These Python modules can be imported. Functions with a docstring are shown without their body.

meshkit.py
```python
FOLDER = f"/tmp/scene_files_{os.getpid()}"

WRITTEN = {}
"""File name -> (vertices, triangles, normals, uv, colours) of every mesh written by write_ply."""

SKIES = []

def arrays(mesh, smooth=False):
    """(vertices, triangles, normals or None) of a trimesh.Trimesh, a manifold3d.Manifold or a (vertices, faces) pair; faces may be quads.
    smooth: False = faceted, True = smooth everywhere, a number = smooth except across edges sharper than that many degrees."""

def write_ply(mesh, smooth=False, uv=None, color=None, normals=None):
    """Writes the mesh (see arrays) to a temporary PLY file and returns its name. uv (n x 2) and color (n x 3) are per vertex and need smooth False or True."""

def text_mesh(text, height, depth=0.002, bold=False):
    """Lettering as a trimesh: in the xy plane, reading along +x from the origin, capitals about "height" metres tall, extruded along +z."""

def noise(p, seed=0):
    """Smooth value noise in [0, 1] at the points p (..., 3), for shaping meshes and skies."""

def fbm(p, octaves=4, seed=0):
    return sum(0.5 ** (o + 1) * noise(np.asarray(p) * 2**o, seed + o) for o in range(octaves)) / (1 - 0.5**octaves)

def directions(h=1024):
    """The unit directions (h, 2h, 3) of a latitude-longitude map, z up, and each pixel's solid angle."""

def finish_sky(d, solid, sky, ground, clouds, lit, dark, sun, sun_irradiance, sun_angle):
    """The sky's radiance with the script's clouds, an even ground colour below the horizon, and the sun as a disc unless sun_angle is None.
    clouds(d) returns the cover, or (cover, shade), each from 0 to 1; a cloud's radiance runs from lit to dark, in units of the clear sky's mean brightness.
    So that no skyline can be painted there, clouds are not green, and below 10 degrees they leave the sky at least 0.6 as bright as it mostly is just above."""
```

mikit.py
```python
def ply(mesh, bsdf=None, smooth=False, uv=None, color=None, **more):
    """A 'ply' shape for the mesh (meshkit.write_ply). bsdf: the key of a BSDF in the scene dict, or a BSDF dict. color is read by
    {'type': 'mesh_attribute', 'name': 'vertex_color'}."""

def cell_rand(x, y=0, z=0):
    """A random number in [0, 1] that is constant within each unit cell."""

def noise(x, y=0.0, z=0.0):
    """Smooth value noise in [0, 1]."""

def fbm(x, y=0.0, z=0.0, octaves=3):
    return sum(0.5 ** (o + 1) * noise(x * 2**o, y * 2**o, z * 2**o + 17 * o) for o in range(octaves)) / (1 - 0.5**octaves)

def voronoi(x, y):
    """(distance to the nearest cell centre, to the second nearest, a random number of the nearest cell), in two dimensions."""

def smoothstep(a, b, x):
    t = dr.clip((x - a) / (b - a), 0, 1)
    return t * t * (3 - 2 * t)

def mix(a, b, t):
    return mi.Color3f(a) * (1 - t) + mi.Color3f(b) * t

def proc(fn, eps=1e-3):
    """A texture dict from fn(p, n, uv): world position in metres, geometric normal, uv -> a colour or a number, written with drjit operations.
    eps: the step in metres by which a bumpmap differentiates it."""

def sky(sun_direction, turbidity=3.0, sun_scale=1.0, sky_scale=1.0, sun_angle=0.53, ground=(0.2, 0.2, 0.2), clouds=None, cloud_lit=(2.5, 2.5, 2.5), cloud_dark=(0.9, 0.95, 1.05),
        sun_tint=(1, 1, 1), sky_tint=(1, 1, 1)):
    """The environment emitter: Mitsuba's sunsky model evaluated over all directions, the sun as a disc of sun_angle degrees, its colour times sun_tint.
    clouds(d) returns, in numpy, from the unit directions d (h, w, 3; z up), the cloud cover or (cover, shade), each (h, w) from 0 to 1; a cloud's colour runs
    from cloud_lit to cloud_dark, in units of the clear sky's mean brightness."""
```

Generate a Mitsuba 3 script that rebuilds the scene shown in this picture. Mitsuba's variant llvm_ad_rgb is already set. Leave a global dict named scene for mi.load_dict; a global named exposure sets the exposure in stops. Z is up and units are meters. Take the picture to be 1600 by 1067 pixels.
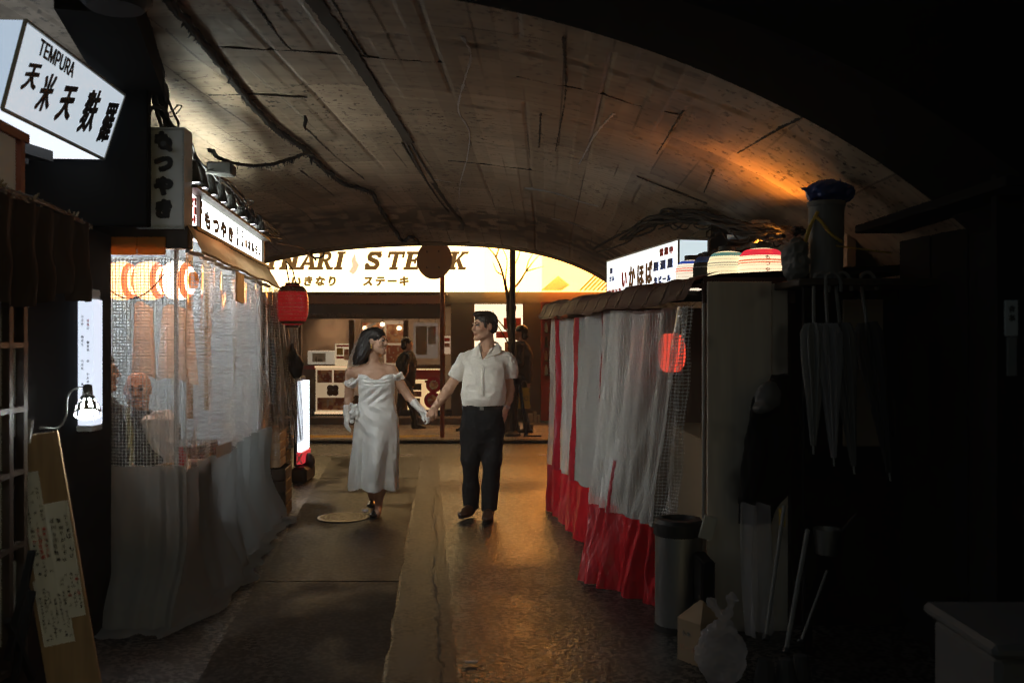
import math, json, random
import numpy as np, trimesh, mitsuba as mi, drjit as dr
import mikit, meshkit
from shapely.geometry import Polygon, box as sbox, Point
from shapely import affinity
from shapely.ops import unary_union

T = mi.ScalarTransform4f
scene, labels = {'type': 'scene'}, {}
RS = np.random.RandomState(7)
random.seed(7)

# ---------------------------------------------------------------- camera, sky, exposure
F, CX, CY, EYE = 1500.0, 800.0, 533.5, 1.5          # focal length and centre in the photograph's pixels, eye height
scene['camera'] = {'type': 'thinlens', 'fov': math.degrees(2 * math.atan(800 / F)), 'fov_axis': 'x', 'aperture_radius': 0.006,
                   'focus_distance': 8.2, 'near_clip': 0.05, 'far_clip': 300.0,
                   'to_world': T().look_at([0, 0, EYE], [0, 1, EYE], [0, 0, 1])}
scene['sky'] = {**mikit.sky((0.3, -0.6, 0.12), turbidity=4, sun_scale=0.0, sky_scale=0.2, ground=(0.03, 0.03, 0.03), sky_tint=(0.9, 0.97, 1.0)), 'sampling_weight': 8.0}
exposure = 2.0
HAZE = 0.004
LAMP = 0.25                                          # every lamp's radiance below is in display units at this exposure

WARM, COOL = np.array([1.0, 0.62, 0.30]), np.array([0.80, 0.93, 1.0])

# ---------------------------------------------------------------- helpers
def P(px, py, y):
    "the point at depth y that stands at a pixel of the photograph (a measurement)"
    return np.array([(px - CX) * y / F, y, EYE - (py - CY) * y / F])

def GY(py, z=0.0): return (EYE - z) * F / (py - CY)

used = {}
def newkey(name, parent=None):
    k = name if parent is None else parent + '__' + name
    n = used.get(k, 0); used[k] = n + 1
    return k if n == 0 else '%s_%03d' % (k, n)

def tag(k, label=None, cat=None, group=None, kind=None):
    d = labels.setdefault(k, {})
    for a, b in (('label', label), ('category', cat), ('group', group), ('kind', kind)):
        if b: d[a] = b
    return k

def thing(name, label, cat, group=None, kind=None):
    return tag(newkey(name), label, cat, group, kind)

def obj(name, mesh, mat, parent=None, smooth=False, emit=None, w=1.0, kind=None, label=None, uv=None, color=None):
    k = newkey(name, parent)
    if isinstance(mesh, MB): mesh = mesh.out()
    more = {}
    if emit is not None:
        more['emitter'] = {'type': 'area', 'radiance': {'type': 'rgb', 'value': [float(x) * LAMP for x in emit]}, 'sampling_weight': float(w)}
    scene[k] = mikit.ply(mesh, mat if isinstance(mat, dict) else 'mat_' + mat, smooth=smooth, uv=uv, color=color, **more)
    if kind or label: tag(k, label, None, None, kind)
    return k

def one(name, mesh, mat, label, cat, group=None, kind=None, **k):
    key = obj(name, mesh, mat, None, **k)
    tag(key, label, cat, group, kind)
    return key

def rotz(a):
    c, s = math.cos(a), math.sin(a); return np.array([[c, -s, 0], [s, c, 0], [0, 0, 1.0]])
def rotx(a):
    c, s = math.cos(a), math.sin(a); return np.array([[1, 0, 0], [0, c, -s], [0, s, c.real]])
def roty(a):
    c, s = math.cos(a), math.sin(a); return np.array([[c, 0, s], [0, 1, 0], [-s, 0, c]])
def unit(v): v = np.asarray(v, float); return v / (np.linalg.norm(v) + 1e-12)

class MB:
    "collects pieces into one mesh"
    def __init__(s): s.v, s.f, s.n = [], [], 0
    def add(s, v, f):
        v, f = np.asarray(v, float), np.asarray(f, int)
        if f.shape[1] == 4: f = np.vstack([f[:, [0, 1, 2]], f[:, [0, 2, 3]]])
        s.v.append(v); s.f.append(f + s.n); s.n += len(v); return s
    def tri(s, m): return s.add(m.vertices, m.faces)
    def box(s, c, size, R=None, ch=0.0):
        h = np.asarray(size, float) / 2
        if ch <= 0:
            v = np.array([[x, y, z] for x in (-1, 1) for y in (-1, 1) for z in (-1, 1)]) * h
            f = [[0, 1, 3, 2], [4, 6, 7, 5], [0, 4, 5, 1], [2, 3, 7, 6], [0, 2, 6, 4], [1, 5, 7, 3]]
            v = np.array(v)
            f = np.array(f)
        else:
            pts = []
            for x in (-1, 1):
                for y in (-1, 1):
                    for z in (-1, 1):
                        q = np.array([x, y, z]) * h
                        for a in range(3):
                            r = q.copy()
                            for b in range(3):
                                if b != a: r[b] -= np.sign(r[b]) * ch
                            pts.append(r)
            m = trimesh.convex.convex_hull(np.array(pts))
            v, f = m.vertices, m.faces
        v = np.asarray(v)
        if R is not None: v = v @ np.asarray(R).T
        return s.add(v + np.asarray(c, float), f)
    def span(s, lo, hi, ch=0.0):
        lo, hi = np.asarray(lo, float), np.asarray(hi, float)
        return s.box((lo + hi) / 2, hi - lo, None, ch)
    def bar(s, a, b, w, t, up=(0, 0, 1), ch=0.0):
        a, b = np.asarray(a, float), np.asarray(b, float)
        d = unit(b - a); u = np.asarray(up, float)
        if abs(d @ u) > 0.99: u = np.array([1.0, 0, 0])
        x = unit(np.cross(u, d)); z = np.cross(d, x)
        return s.box((a + b) / 2, [w, np.linalg.norm(b - a), t], np.stack([x, d, z], 1), ch)
    def tube(s, path, r, n=8, cap=True):
        p = np.asarray(path, float); m = len(p)
        r = np.broadcast_to(np.asarray(r, float), (m,))
        t = np.gradient(p, axis=0); t /= np.linalg.norm(t, axis=1, keepdims=True) + 1e-12
        u = np.cross(t[0], [0, 0, 1.0] if abs(t[0][2]) < 0.9 else [1.0, 0, 0]); u = unit(u)
        a = np.arange(n) * 2 * np.pi / n; vs = []
        for i in range(m):
            u = unit(u - t[i] * (u @ t[i])); w = np.cross(t[i], u)
            vs.append(p[i] + r[i] * (np.cos(a)[:, None] * u + np.sin(a)[:, None] * w))
        v = np.vstack(vs); f = []
        for i in range(m - 1):
            for j in range(n):
                k = (j + 1) % n
                f.append([i * n + j, i * n + k, (i + 1) * n + k, (i + 1) * n + j])
        f = np.array(f); f = np.vstack([f[:, [0, 1, 2]], f[:, [0, 2, 3]]])
        if cap:
            v = np.vstack([v, p[:1], p[-1:]]); c0, c1 = m * n, m * n + 1
            e = [[c0, (j + 1) % n, j] for j in range(n)] + [[c1, (m - 1) * n + j, (m - 1) * n + (j + 1) % n] for j in range(n)]
            f = np.vstack([f, e])
        return s.add(v, f)
    def lathe(s, prof, n=24, c=(0, 0, 0), R=None, sq=(1, 1)):
        prof = np.asarray(prof, float); a = np.arange(n) * 2 * np.pi / n
        v = np.array([[q[0] * math.cos(x) * sq[0], q[0] * math.sin(x) * sq[1], q[1]] for q in prof for x in a])
        f = [[i * n + j, i * n + (j + 1) % n, (i + 1) * n + (j + 1) % n, (i + 1) * n + j] for i in range(len(prof) - 1) for j in range(n)]
        if R is not None: v = v @ np.asarray(R).T
        return s.add(v + np.asarray(c, float), f)
    def grid(s, fn, us, vs):
        g = np.array([[fn(u, v) for v in vs] for u in us]); return s.gridpts(g)
    def gridpts(s, g, wrap=False):
        a, b = g.shape[:2]; i = np.arange(a * b).reshape(a, b)
        if wrap: i = np.vstack([i, i[:1]])
        f = np.stack([i[:-1, :-1], i[1:, :-1], i[1:, 1:], i[:-1, 1:]], -1).reshape(-1, 4)
        return s.add(g.reshape(-1, 3), f)
    def quad(s, a, b, c, d): return s.add([a, b, c, d], [[0, 1, 2, 3]])
    def poly(s, shape, depth, O, ex, ey):
        "shapely shape in the plane O, ex, ey, extruded by depth along ex x ey"
        ex, ey = np.asarray(ex, float), np.asarray(ey, float); ez = unit(np.cross(ex, ey))
        for g in getattr(shape, 'geoms', [shape]):
            if g.is_empty or g.area < 1e-9 or g.geom_type != 'Polygon': continue
            m = trimesh.creation.extrude_polygon(g, depth, engine='earcut')
            v = m.vertices
            s.add(np.asarray(O) + v[:, :1] * ex + v[:, 1:2] * ey + v[:, 2:] * ez, m.faces)
        return s
    def sphere(s, c, r, R=None, sub=2):
        m = trimesh.creation.icosphere(subdivisions=sub); v = m.vertices * np.asarray(r, float)
        if R is not None: v = v @ np.asarray(R).T
        return s.add(v + np.asarray(c, float), m.faces)
    def out(s): return (np.vstack(s.v), np.vstack(s.f))

def spline(pts, n):
    "Catmull-Rom through the points"
    p = np.asarray(pts, float); p = np.vstack([2 * p[0] - p[1], p, 2 * p[-1] - p[-2]]); o = []
    k = len(p) - 3
    for x in np.linspace(0, k, n):
        i = min(int(x), k - 1); t = x - i; a, b, c, d = p[i:i + 4]
        o.append(0.5 * (2 * b + (c - a) * t + (2 * a - 5 * b + 4 * c - d) * t ** 2 + (3 * b - a - 3 * c + d) * t ** 3))
    return np.array(o)

def sag(a, b, drop, n=20):
    t = np.linspace(0, 1, n)[:, None]
    p = np.asarray(a) * (1 - t) + np.asarray(b) * t; p[:, 2] -= drop * 4 * (t * (1 - t))[:, 0]; return p

# glyph outlines on a 100 x 100 field
GL = json.loads(r'''{"も": "174617543351355635642764186719743571377337854685457160726064436342526052604441434132432750245824672771317240704664526454665573557750804381347927722061164616391934253343", "つ": "185515644773687373718065845483448037722958233920362435295732653571407550726162665466", "や": "17471456296226702274237829803766527142814283478760765973737382668461845380457040594052425250684873507658726561664159415646465520551749154615442534533154", "き": "2252226054605168246924774876478552865685587774807472627060686361686176647963805667527044744170345137524462445752;2427243626423044354232313625442359236925691637163118", "い": "62726775717578628535803176317156;2048207829772945343039284331474450445439543550264319381832202430", "な": "626763726574687484658561825779577263;352435324139474158415961666066398328812378216829641955154117|44264823542358255932553446334330;1734173727503263186417723672388646864782457456765768416438542531", "り": "264126612985388536763771437751816280697474617443693160224115381635213523422455296441664965626368597251734064355235382837|357037703671", "ス": "1723172529303937525062676170246924787079757561478324812076175540402725182218", "ー": "1756835683471747", "テ": "175217608460845256525539512943203515301828223726443447444752;2681758175732673", "天": "131714212626363543484250145014574559457517751783838282755475535986588650564963367128882084137118632450424330322019131613", "米": "1221142523303542394938501450145846584689548954588658865061497235882488228317712555435442541346134543342921181617;63636366707574858283797471626860;1881228426843669376429612572", "麩": "11512561226517591261126415652076147715842884298937893884518452774777467246705068517563756389718971758475846871687157875686487347763581258720871783138113722468346223521349134518573062436247474838553750334933474547484544344029452445224018352327171513121922232828223316291233123521422651245217461546|41634956625663675268526349604365|3771397041773777|27393334353437383640|2670296828772676|285428522953", "羅": "141816211832163314391840254724481747145226651866188683858367736672647558865886517450754684468339743875358434842875287424872387165816571350134933433147234719411836303633413440362034203225312217201418141515|7578647963747473|5724662367275828|5736663567385839|57476646674965515851|5959665864666165|4474547355784579|2956335538624460445638504249495653653666|4642473748364942|3042374236473447|2574357336782679;29162732333236193516", "生": "13161423462446422242235046504666286625582052145614591964247528883687347446744689548954748374836654665450805080425442542487238615", "ビ": "72847387788885757973;2482338233593658586569706383688570847673716973623349333035274026602676287619341829202524", "ル": "518260826031713781498449874485397832571855185122;152215252230263629453167308139823957353529252218", "三": "1419142786268619;1981818181731973;2455755575472447", "さ": "22725271498554865885627279767967646476437339524152486349576254642264;242925422747304836463236333035274424602471267222701742162921", "ホ": "654966537255863278287339;1863187147714785568556718371836355635520511735183526452547274763;163116342645305433553753384925302128", "モ": "18471855415641702470247877787770507050568355844850475030582681278119481942244147", "ン": "20252127302852376850796782668559805166365629422228182518;2373237627802980456849644961455742573664", "小": "66646668696973697567854789358831832980307645;3313312146224688548854174813;12331236215225693468315422341930", "串": "175046524556215621804580468954895580798079565556545283518323752374265526541346134526272625231723|55435533733375357443|5464716371735473|296444634665467144733073|4534454326422733", "ぷ": "68737278817987748764815972606865|7369756579658267827079737673;7434654971527351853086247821;36763780428361736367525948635269;341732264824532853325039375337554159435958426136622660215216;112511282335304333433640373731311620", "ら": "23362871367033505157635774527943793476276619531635163325502466297036704267476249504938443135;3477358336853885468267796978697667706470", "御": "1147115120602672347339894688468063806483868386288225742573307130711364136322311730253426355141504127462846543255346530642859281321132148194816431443|7133773279347974777673767174|5329643064405340|5363646364735373|6347645553555347|3764466346734173;1172228325893287267617671467", "食": "126213651966387749905687568361787769896585597461744381376928782281177713751367205526531926132417262326601658|5436613267365537|3457655666593560|3549354466456549|48765273556763675178|342452265327443246373537|3968456746684372", "事": "133613434644444720482153465345572357237345734676157615834583468954895583868286765475557378737857555754547953794387438736793579227122702555255418511435133320452046252025203245324636|5444704371465547|5536553271337036|5464696370665567|3164456346663267", "中": "1775467546895489557583758335763474395439541346134639263924341734|5448754775675467|2548464746672567", "酒": "1584188831813385878586776976697070688468841377137517441743133513356849684976337728731780|4325762477314432|4441443976397743654462476261576154484943|6952775177616961|5669626862775677|43494448475050614361;1318264528463342334022161814;126014651866296031572651", "名": "16361343154428474052385730623065226019601566307538834189508848817581787976727064535079487913711370173817371329132939|3841382571267041|34685058606565723973|3166336534683268", "物": "1156146417842484237427732789348934744273446848755289598858768676864781187614641462196222722275267846796876647042643052154815441844205125603866536968656856444531413339374440515056625768526749594454444634433413271327401337124113452749276521651853|3452415438563859416141653464", "と": "253125382846385627802882368437794661667170757375766849543846343934333927502578287819651739182923", "ば": "37263732423950426143606040603968596860836983728576858076807275717082686982708262686069408430842580217626702968226418591649164020|46275024562461276133583551354532;8374788684888975;1635208227832982297825592440263928453342272427161916", "し": "282928843884373039264424592566287640784083358333752463175515431536173023", "居": "1216121917282042218582848163606261568656864962496047614180418013721371164216401333133341514151492949252620141613|297172707472747672783078|4133412372247134|3063305652575163", "屋": "1216172920452185828582652965286284618454725384427937813581306029592386228615251523211913|7341604259377736|2873737274772978|46496248635060545254|23225122502930303136513750413539314030463649395428542736", "営": "167626762679218526883185377647764286468950895776647671887688808574778576855977597669256924591659;23132339793979137113701632163013|3024702371313132;2864726573452844|3758375165526458", "業": "1614122114222525363135321432143946404543224322504550465318541861346230681469157526762184218728883675397639894689477554755489618962756776728880878084757686758668706866628361835454535550795079445543544086398632643172268821841466205528542754134613452837222215|4167446156616067", "定": "1217233328523551334034373929442646274656265626647664757224722360166016804580438849905190568084808460766174565456544578457838543754245822882285145614461639193029241819131613", "丼": "133713453046306615661573307431893889397462746289708970748573856670657045874587377037701362136137363735303021231418131417141924272836|466559525949564562456266|38465346505140594061446443663865", "海": "151826463143325040514161365931623164377144895288518086808572477244684567826782518850884381418133863286258025781875155915582169217123702536253842324223161915|625968536850745075587460|6141673273327442|4960495060515360|4641463259335142;178420882288328336803678317324791881;13581362186527603155275025501956", "老": "12361339364940533954135414624163407021702078417841894989507869777686838379756763866287545654434444387248774376414331432348217121752276327833843083207915421437163519353918311631|5070506256636169", "円": "168384848417811464136219622176217646254624131613|5576545476547676|4675247624544654", "百": "14771585868486775577527153677866781370136918321831132313236643674476|3127692670383239|3148694770583259", "五": "13181425322534263849235023583958416840731973198181818173507348597358712686258617|46504325622564396450", "キ": "193519444647446119581862196741694175398040844885517171757574756652625549815483488345564161216017521648392435", "か": "667167747276757486538848874480427655;16581667356837854684436857686364655963315719521742173719362437274825543156385755565952614361416034352517162024343359", "の": "164017552163317342785879717479668357844580327425601852174825572666307236754575537360646957715570504444313724282324252029|2447263629333333373643514663467036672859", "お": "647066766977856787638258;17301938264535503563206319713571358644864372577559756073606743644353535568547352804379297322641852174925602670317240694564475147434543234220381726191925|272932263526354028372633", "ほ": "40344439484162436153425342616161617243724379828082736972696284628455695369418729842381227727713069236519561749184123|47295225582562296233593553354732;1834185022833183276026412840304635433541292529172117"}''')
def glyph(c):
    out = []
    for poly in GL[c].split(';'):
        rings = [[(int(r[i:i + 2]), int(r[i + 2:i + 4])) for i in range(0, len(r), 4)] for r in poly.split('|')]
        out.append(Polygon(rings[0], rings[1:]).buffer(0))
    return affinity.scale(unary_union(out), 0.01, 0.01, origin=(0, 0))

def slab(c):
    "slab-serif capitals, one unit high"
    st, sf = 0.29, 0.14
    def b(x0, y0, x1, y1): return sbox(x0, y0, x1, y1)
    def stem(x): return [b(x, 0, x + st, 1), b(x - .1, 0, x + st + .1, sf), b(x - .1, 1 - sf, x + st + .1, 1)]
    if c == 'I': return unary_union(stem(.1)), .5
    if c == 'N': return unary_union(stem(.08) + stem(.68) + [Polygon([(.0, 1), (.3, 1), (.92, 0), (.68, 0)])]), 1.05
    if c == 'A': return unary_union([Polygon([(.02, 0), (.26, 0), (.5, .8), (.45, 1)]), Polygon([(.4, 1), (.62, 1), (1, 0), (.7, 0)]), b(.2, .25, .8, .4), b(-.06, 0, .34, sf), b(.6, 0, 1.06, sf)]), 1.05
    if c == 'R':
        bowl = Point(.52, .72).buffer(.29).union(b(.2, .44, .52, 1.0)).difference(Point(.5, .72).buffer(.12).union(b(.3, .61, .5, .83)))
        return unary_union(stem(.1) + [bowl, Polygon([(.4, .5), (.62, .5), (1.0, 0), (.72, 0)]), b(.7, 0, 1.06, sf)]), 1.08
    if c == 'T': return unary_union([b(.36, 0, .62, 1), b(.24, 0, .74, sf), b(0, .84, .98, 1), b(0, .66, .13, 1), b(.85, .66, .98, 1)]), 1.0
    if c == 'E': return unary_union(stem(.1) + [b(.1, 0, .88, .16), b(.1, .84, .88, 1), b(.2, .43, .66, .57), b(.75, 0, .88, .34), b(.75, .68, .88, 1), b(.56, .33, .68, .67)]), .97
    if c == 'K': return unary_union(stem(.1) + [Polygon([(.3, .4), (.72, 1), (.95, 1), (.3, .25)]), Polygon([(.42, .5), (.6, .62), (1.02, 0), (.72, 0)]), b(.62, 1 - sf, 1.05, 1), b(.64, 0, 1.1, sf)]), 1.08
    if c == 'S':
        from shapely.geometry import LineString
        pts = [(.78, .78), (.66, .9), (.48, .92), (.25, .88), (.18, .74), (.24, .6), (.45, .52), (.68, .43), (.77, .28), (.7, .13), (.5, .08), (.27, .1), (.14, .24)]
        return unary_union([LineString(pts).buffer(.125), b(.74, .66, .86, 1), b(.06, 0, .18, .36)]).intersection(b(0, 0, 1, 1)), .92

def text_jp(s, size, vertical=False, pitch=1.0):
    out = []
    for i, c in enumerate(s):
        if c == ' ': continue
        g = affinity.translate(glyph(c), 0 if vertical else i * pitch, -i * pitch if vertical else 0)
        out.append(g)
    return affinity.scale(unary_union(out), size, size, origin=(0, 0))
def brush(shape, fat=0.0, sh=0.0): 
    g = shape.buffer(fat) if fat else shape
    return affinity.skew(g, sh, 0, origin=(0, 0)) if sh else g

# ---------------------------------------------------------------- materials
def col(c): return c if isinstance(c, dict) else {'type': 'rgb', 'value': [float(x) for x in c]}
def mat(name, c, rough=0.6, metal=0.0, spec=0.5, bump=None, **k):
    b = {'type': 'principled', 'base_color': col(c), 'roughness': rough if isinstance(rough, dict) else float(rough), 'metallic': float(metal), 'specular': float(spec), **k}
    if bump: b = {'type': 'bumpmap', 'arbitrary': bump[0], 'scale': float(bump[1]), 'bsdf': b}
    scene['mat_' + name] = {'type': 'twosided', 'bsdf': b}
def film(name, c, opacity, rough=0.25, trans=1.0):
    scene['mat_' + name] = {'type': 'mask', 'opacity': float(opacity), 'bsdf': {'type': 'principledthin', 'base_color': col(c), 'roughness': float(rough), 'diff_trans': float(trans), 'eta': 1.5}}
nz, fb, ss, mx = mikit.noise, mikit.fbm, mikit.smoothstep, mikit.mix

def vault_col(p, n, uv):
    streak = nz(p.x * 1.6 + 3, p.y * 26.0, p.z * 2.0)
    blot = fb(p.x * 1.1, p.y * 0.9, p.z * 1.5, 4)
    fine = fb(p.x * 22, p.y * 22, p.z * 22, 2)
    c = mx((0.36, 0.275, 0.195), (0.18, 0.135, 0.095), ss(0.3, 0.75, streak) * 0.25)
    pit = ss(0.60, 0.80, fb(p.x * 38, p.y * 30, p.z * 38, 2)) * ss(0.45, 0.65, fb(p.x * 1.7, p.y * 1.4, 11, 3))
    c = mx(c, (0.05, 0.042, 0.035), pit * 0.8)
    c = mx(c, (0.055, 0.048, 0.042), ss(0.55, 0.74, blot) * 0.75)
    pan = mikit.cell_rand((p.x + 1.38 - 0.035 * p.y) / 0.42 + 40, p.y / 1.17 + 0.3, 3)
    dd = (p.x + 1.38 - 0.035 * p.y) / 0.21; e = dr.abs(dd - dr.floor(dd + 0.5)) * 0.21
    c = c * (0.68 + 0.5 * pan) * (0.86 + 0.28 * mikit.cell_rand(dd + 40.5, p.y / 1.83 + 0.4, 5))
    line = (1 - ss(0.002, 0.009, e)) * ss(0.5, 0.72, nz(dr.floor(dd + 0.5) * 5.3, p.y * 1.3, 4)); ye = dr.abs(p.y / 1.17 + 0.3 - dr.floor(p.y / 1.17 + 0.8)) * 1.17
    line = dr.maximum(line, (1 - ss(0.002, 0.012, ye)) * ss(0.55, 0.75, nz(p.x * 1.5, p.y * 1.0, 6)))
    c = mx(c, (0.04, 0.033, 0.026), line * 0.6)
    soot = ss(10.1, 10.8, p.y + 0.5 * (nz(p.x * 3, p.y * 3, 1) - 0.5)) * (1 - ss(11.1, 11.7, p.y))
    c = mx(c, (0.035, 0.03, 0.026), soot * 0.8 * ss(0.25, 0.6, nz(p.x * 9, p.y * 12, 2)))
    return mx(c, c * 0.45, ss(0.6, 0.85, fine) * 0.6)
mat('vault', mikit.proc(vault_col), 0.55, spec=0.4)
mat('tar', (0.02, 0.018, 0.017), 0.8)
mat('seam', (0.05, 0.04, 0.03), 0.8)
mat('lime', (0.46, 0.43, 0.40), 0.8)

def asph_col(p, n, uv):
    g = fb(p.x * 62, p.y * 62, 0, 2); b = fb(p.x * 1.6, p.y * 1.1, 4, 4)
    c = mx((0.003, 0.003, 0.003), (0.050, 0.045, 0.039), ss(0.38, 0.72, g))
    return mx(c, c * 1.7, ss(0.45, 0.75, b))
def asph_rough(p, n, uv): return 0.26 + 0.18 * ss(0.35, 0.7, fb(p.x * 1.3 + 7, p.y * 1.0, 2, 3)) + 0.22 * nz(p.x * 62, p.y * 62, 1)
def asph_bump(p, n, uv): return fb(p.x * 48, p.y * 48, 0, 3) + 0.35 * fb(p.x * 5, p.y * 5, 3, 2)
mat('asphalt', mikit.proc(asph_col), mikit.proc(asph_rough), spec=0.5, bump=(mikit.proc(asph_bump, 0.003), 0.007))
mat('asphalt_dry', mikit.proc(lambda p, n, uv: asph_col(p, n, uv) * 0.25), mikit.proc(lambda p, n, uv: 0.52 + 0.25 * ss(0.4, 0.62, fb(p.x * 1.7 + 3, p.y * 1.2, 8, 3))), spec=0.2, bump=(mikit.proc(asph_bump, 0.003), 0.004))
def conc_col(p, n, uv):
    g = fb(p.x * 60, p.y * 60, 5, 2); b = fb(p.x * 6, p.y * 2.2, 9, 3)
    c = mx((0.007, 0.006, 0.005), (0.034, 0.029, 0.023), ss(0.2, 0.8, g))
    return mx(c, (0.03, 0.027, 0.023), ss(0.52, 0.75, b))
mat('gutter', mikit.proc(conc_col), 0.5, spec=0.25, bump=(mikit.proc(asph_bump, 0.003), 0.002))
def paver_col(p, n, uv):
    r = mikit.cell_rand(p.x * 5, p.y * 10, 0); return mx((0.20, 0.17, 0.14), (0.34, 0.29, 0.23), r) * (0.8 + 0.4 * fb(p.x * 50, p.y * 50, 0, 2))
mat('paver', mikit.proc(paver_col), 0.5)
def ply_col(p, n, uv):
    g = fb(p.x * 34, p.y * 34, p.z * 2.2, 3); d = fb(p.x * 5, p.y * 5, p.z * 4, 3)
    c = mx((0.52, 0.45, 0.37), (0.66, 0.58, 0.48), g)
    return mx(c, (0.10, 0.08, 0.06), ss(0.55, 0.8, d) * 0.8)
mat('plywood', mikit.proc(ply_col), 0.6)
def board_col(p, n, uv):
    g = fb(p.x * 46, p.y * 46, p.z * 2.5, 3); return mx((0.26, 0.165, 0.09), (0.43, 0.30, 0.18), g)
mat('ribwire', (0.5, 0.36, 0.2), 0.6)
mat('board', mikit.proc(board_col), 0.5)
def wood_col(p, n, uv):
    g = fb(p.x * 30, p.y * 30, p.z * 2.5, 3); return mx((0.018, 0.011, 0.007), (0.05, 0.03, 0.018), g)
mat('darkwood', mikit.proc(wood_col), 0.5)
def skin_col(p, n, uv):
    return mx((0.44, 0.25, 0.16), (0.54, 0.33, 0.225), fb(p.x * 35, p.y * 35, p.z * 35, 2))
mat('skin', mikit.proc(skin_col), 0.5, spec=0.35)
def skinw_col(p, n, uv):
    return mx((0.44, 0.26, 0.17), (0.53, 0.33, 0.23), fb(p.x * 35, p.y * 35, p.z * 35, 2))
mat('skin_woman', mikit.proc(skinw_col), 0.45, spec=0.4)
def linen_col(p, n, uv):
    w = nz(p.x * 420, p.y * 420, p.z * 90) * 0.5 + nz(p.x * 90, p.y * 90, p.z * 420) * 0.5
    return mx((0.62, 0.60, 0.54), (0.78, 0.76, 0.70), w)
mat('linen', mikit.proc(linen_col), 0.8, spec=0.2)
def stripe_col(p, n, uv):
    return mx((0.45, 0.44, 0.42), (0.045, 0.05, 0.06), ss(0.42, 0.58, dr.abs(dr.sin(p.z * 110.0 + 8 * p.x))))
mat('striped', mikit.proc(stripe_col), 0.85)
def photo_col(p, n, uv):
    a = mikit.fbm(p.x * 9, p.z * 9, p.y * 3, 3); b = nz(p.x * 24, p.z * 24, 3)
    c = mx((0.72, 0.42, 0.22), (0.42, 0.12, 0.06), ss(0.35, 0.6, a))
    return mx(c, (0.68, 0.55, 0.42), ss(0.62, 0.8, b) * 0.7)
mat('food_photo', mikit.proc(photo_col), 0.4)
def cloth_dark(p, n, uv): return mx((0.009, 0.009, 0.010), (0.020, 0.020, 0.021), fb(p.x * 70, p.y * 70, p.z * 70, 2))
mat('trousers', mikit.proc(cloth_dark), 0.85, spec=0.15)

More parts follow.
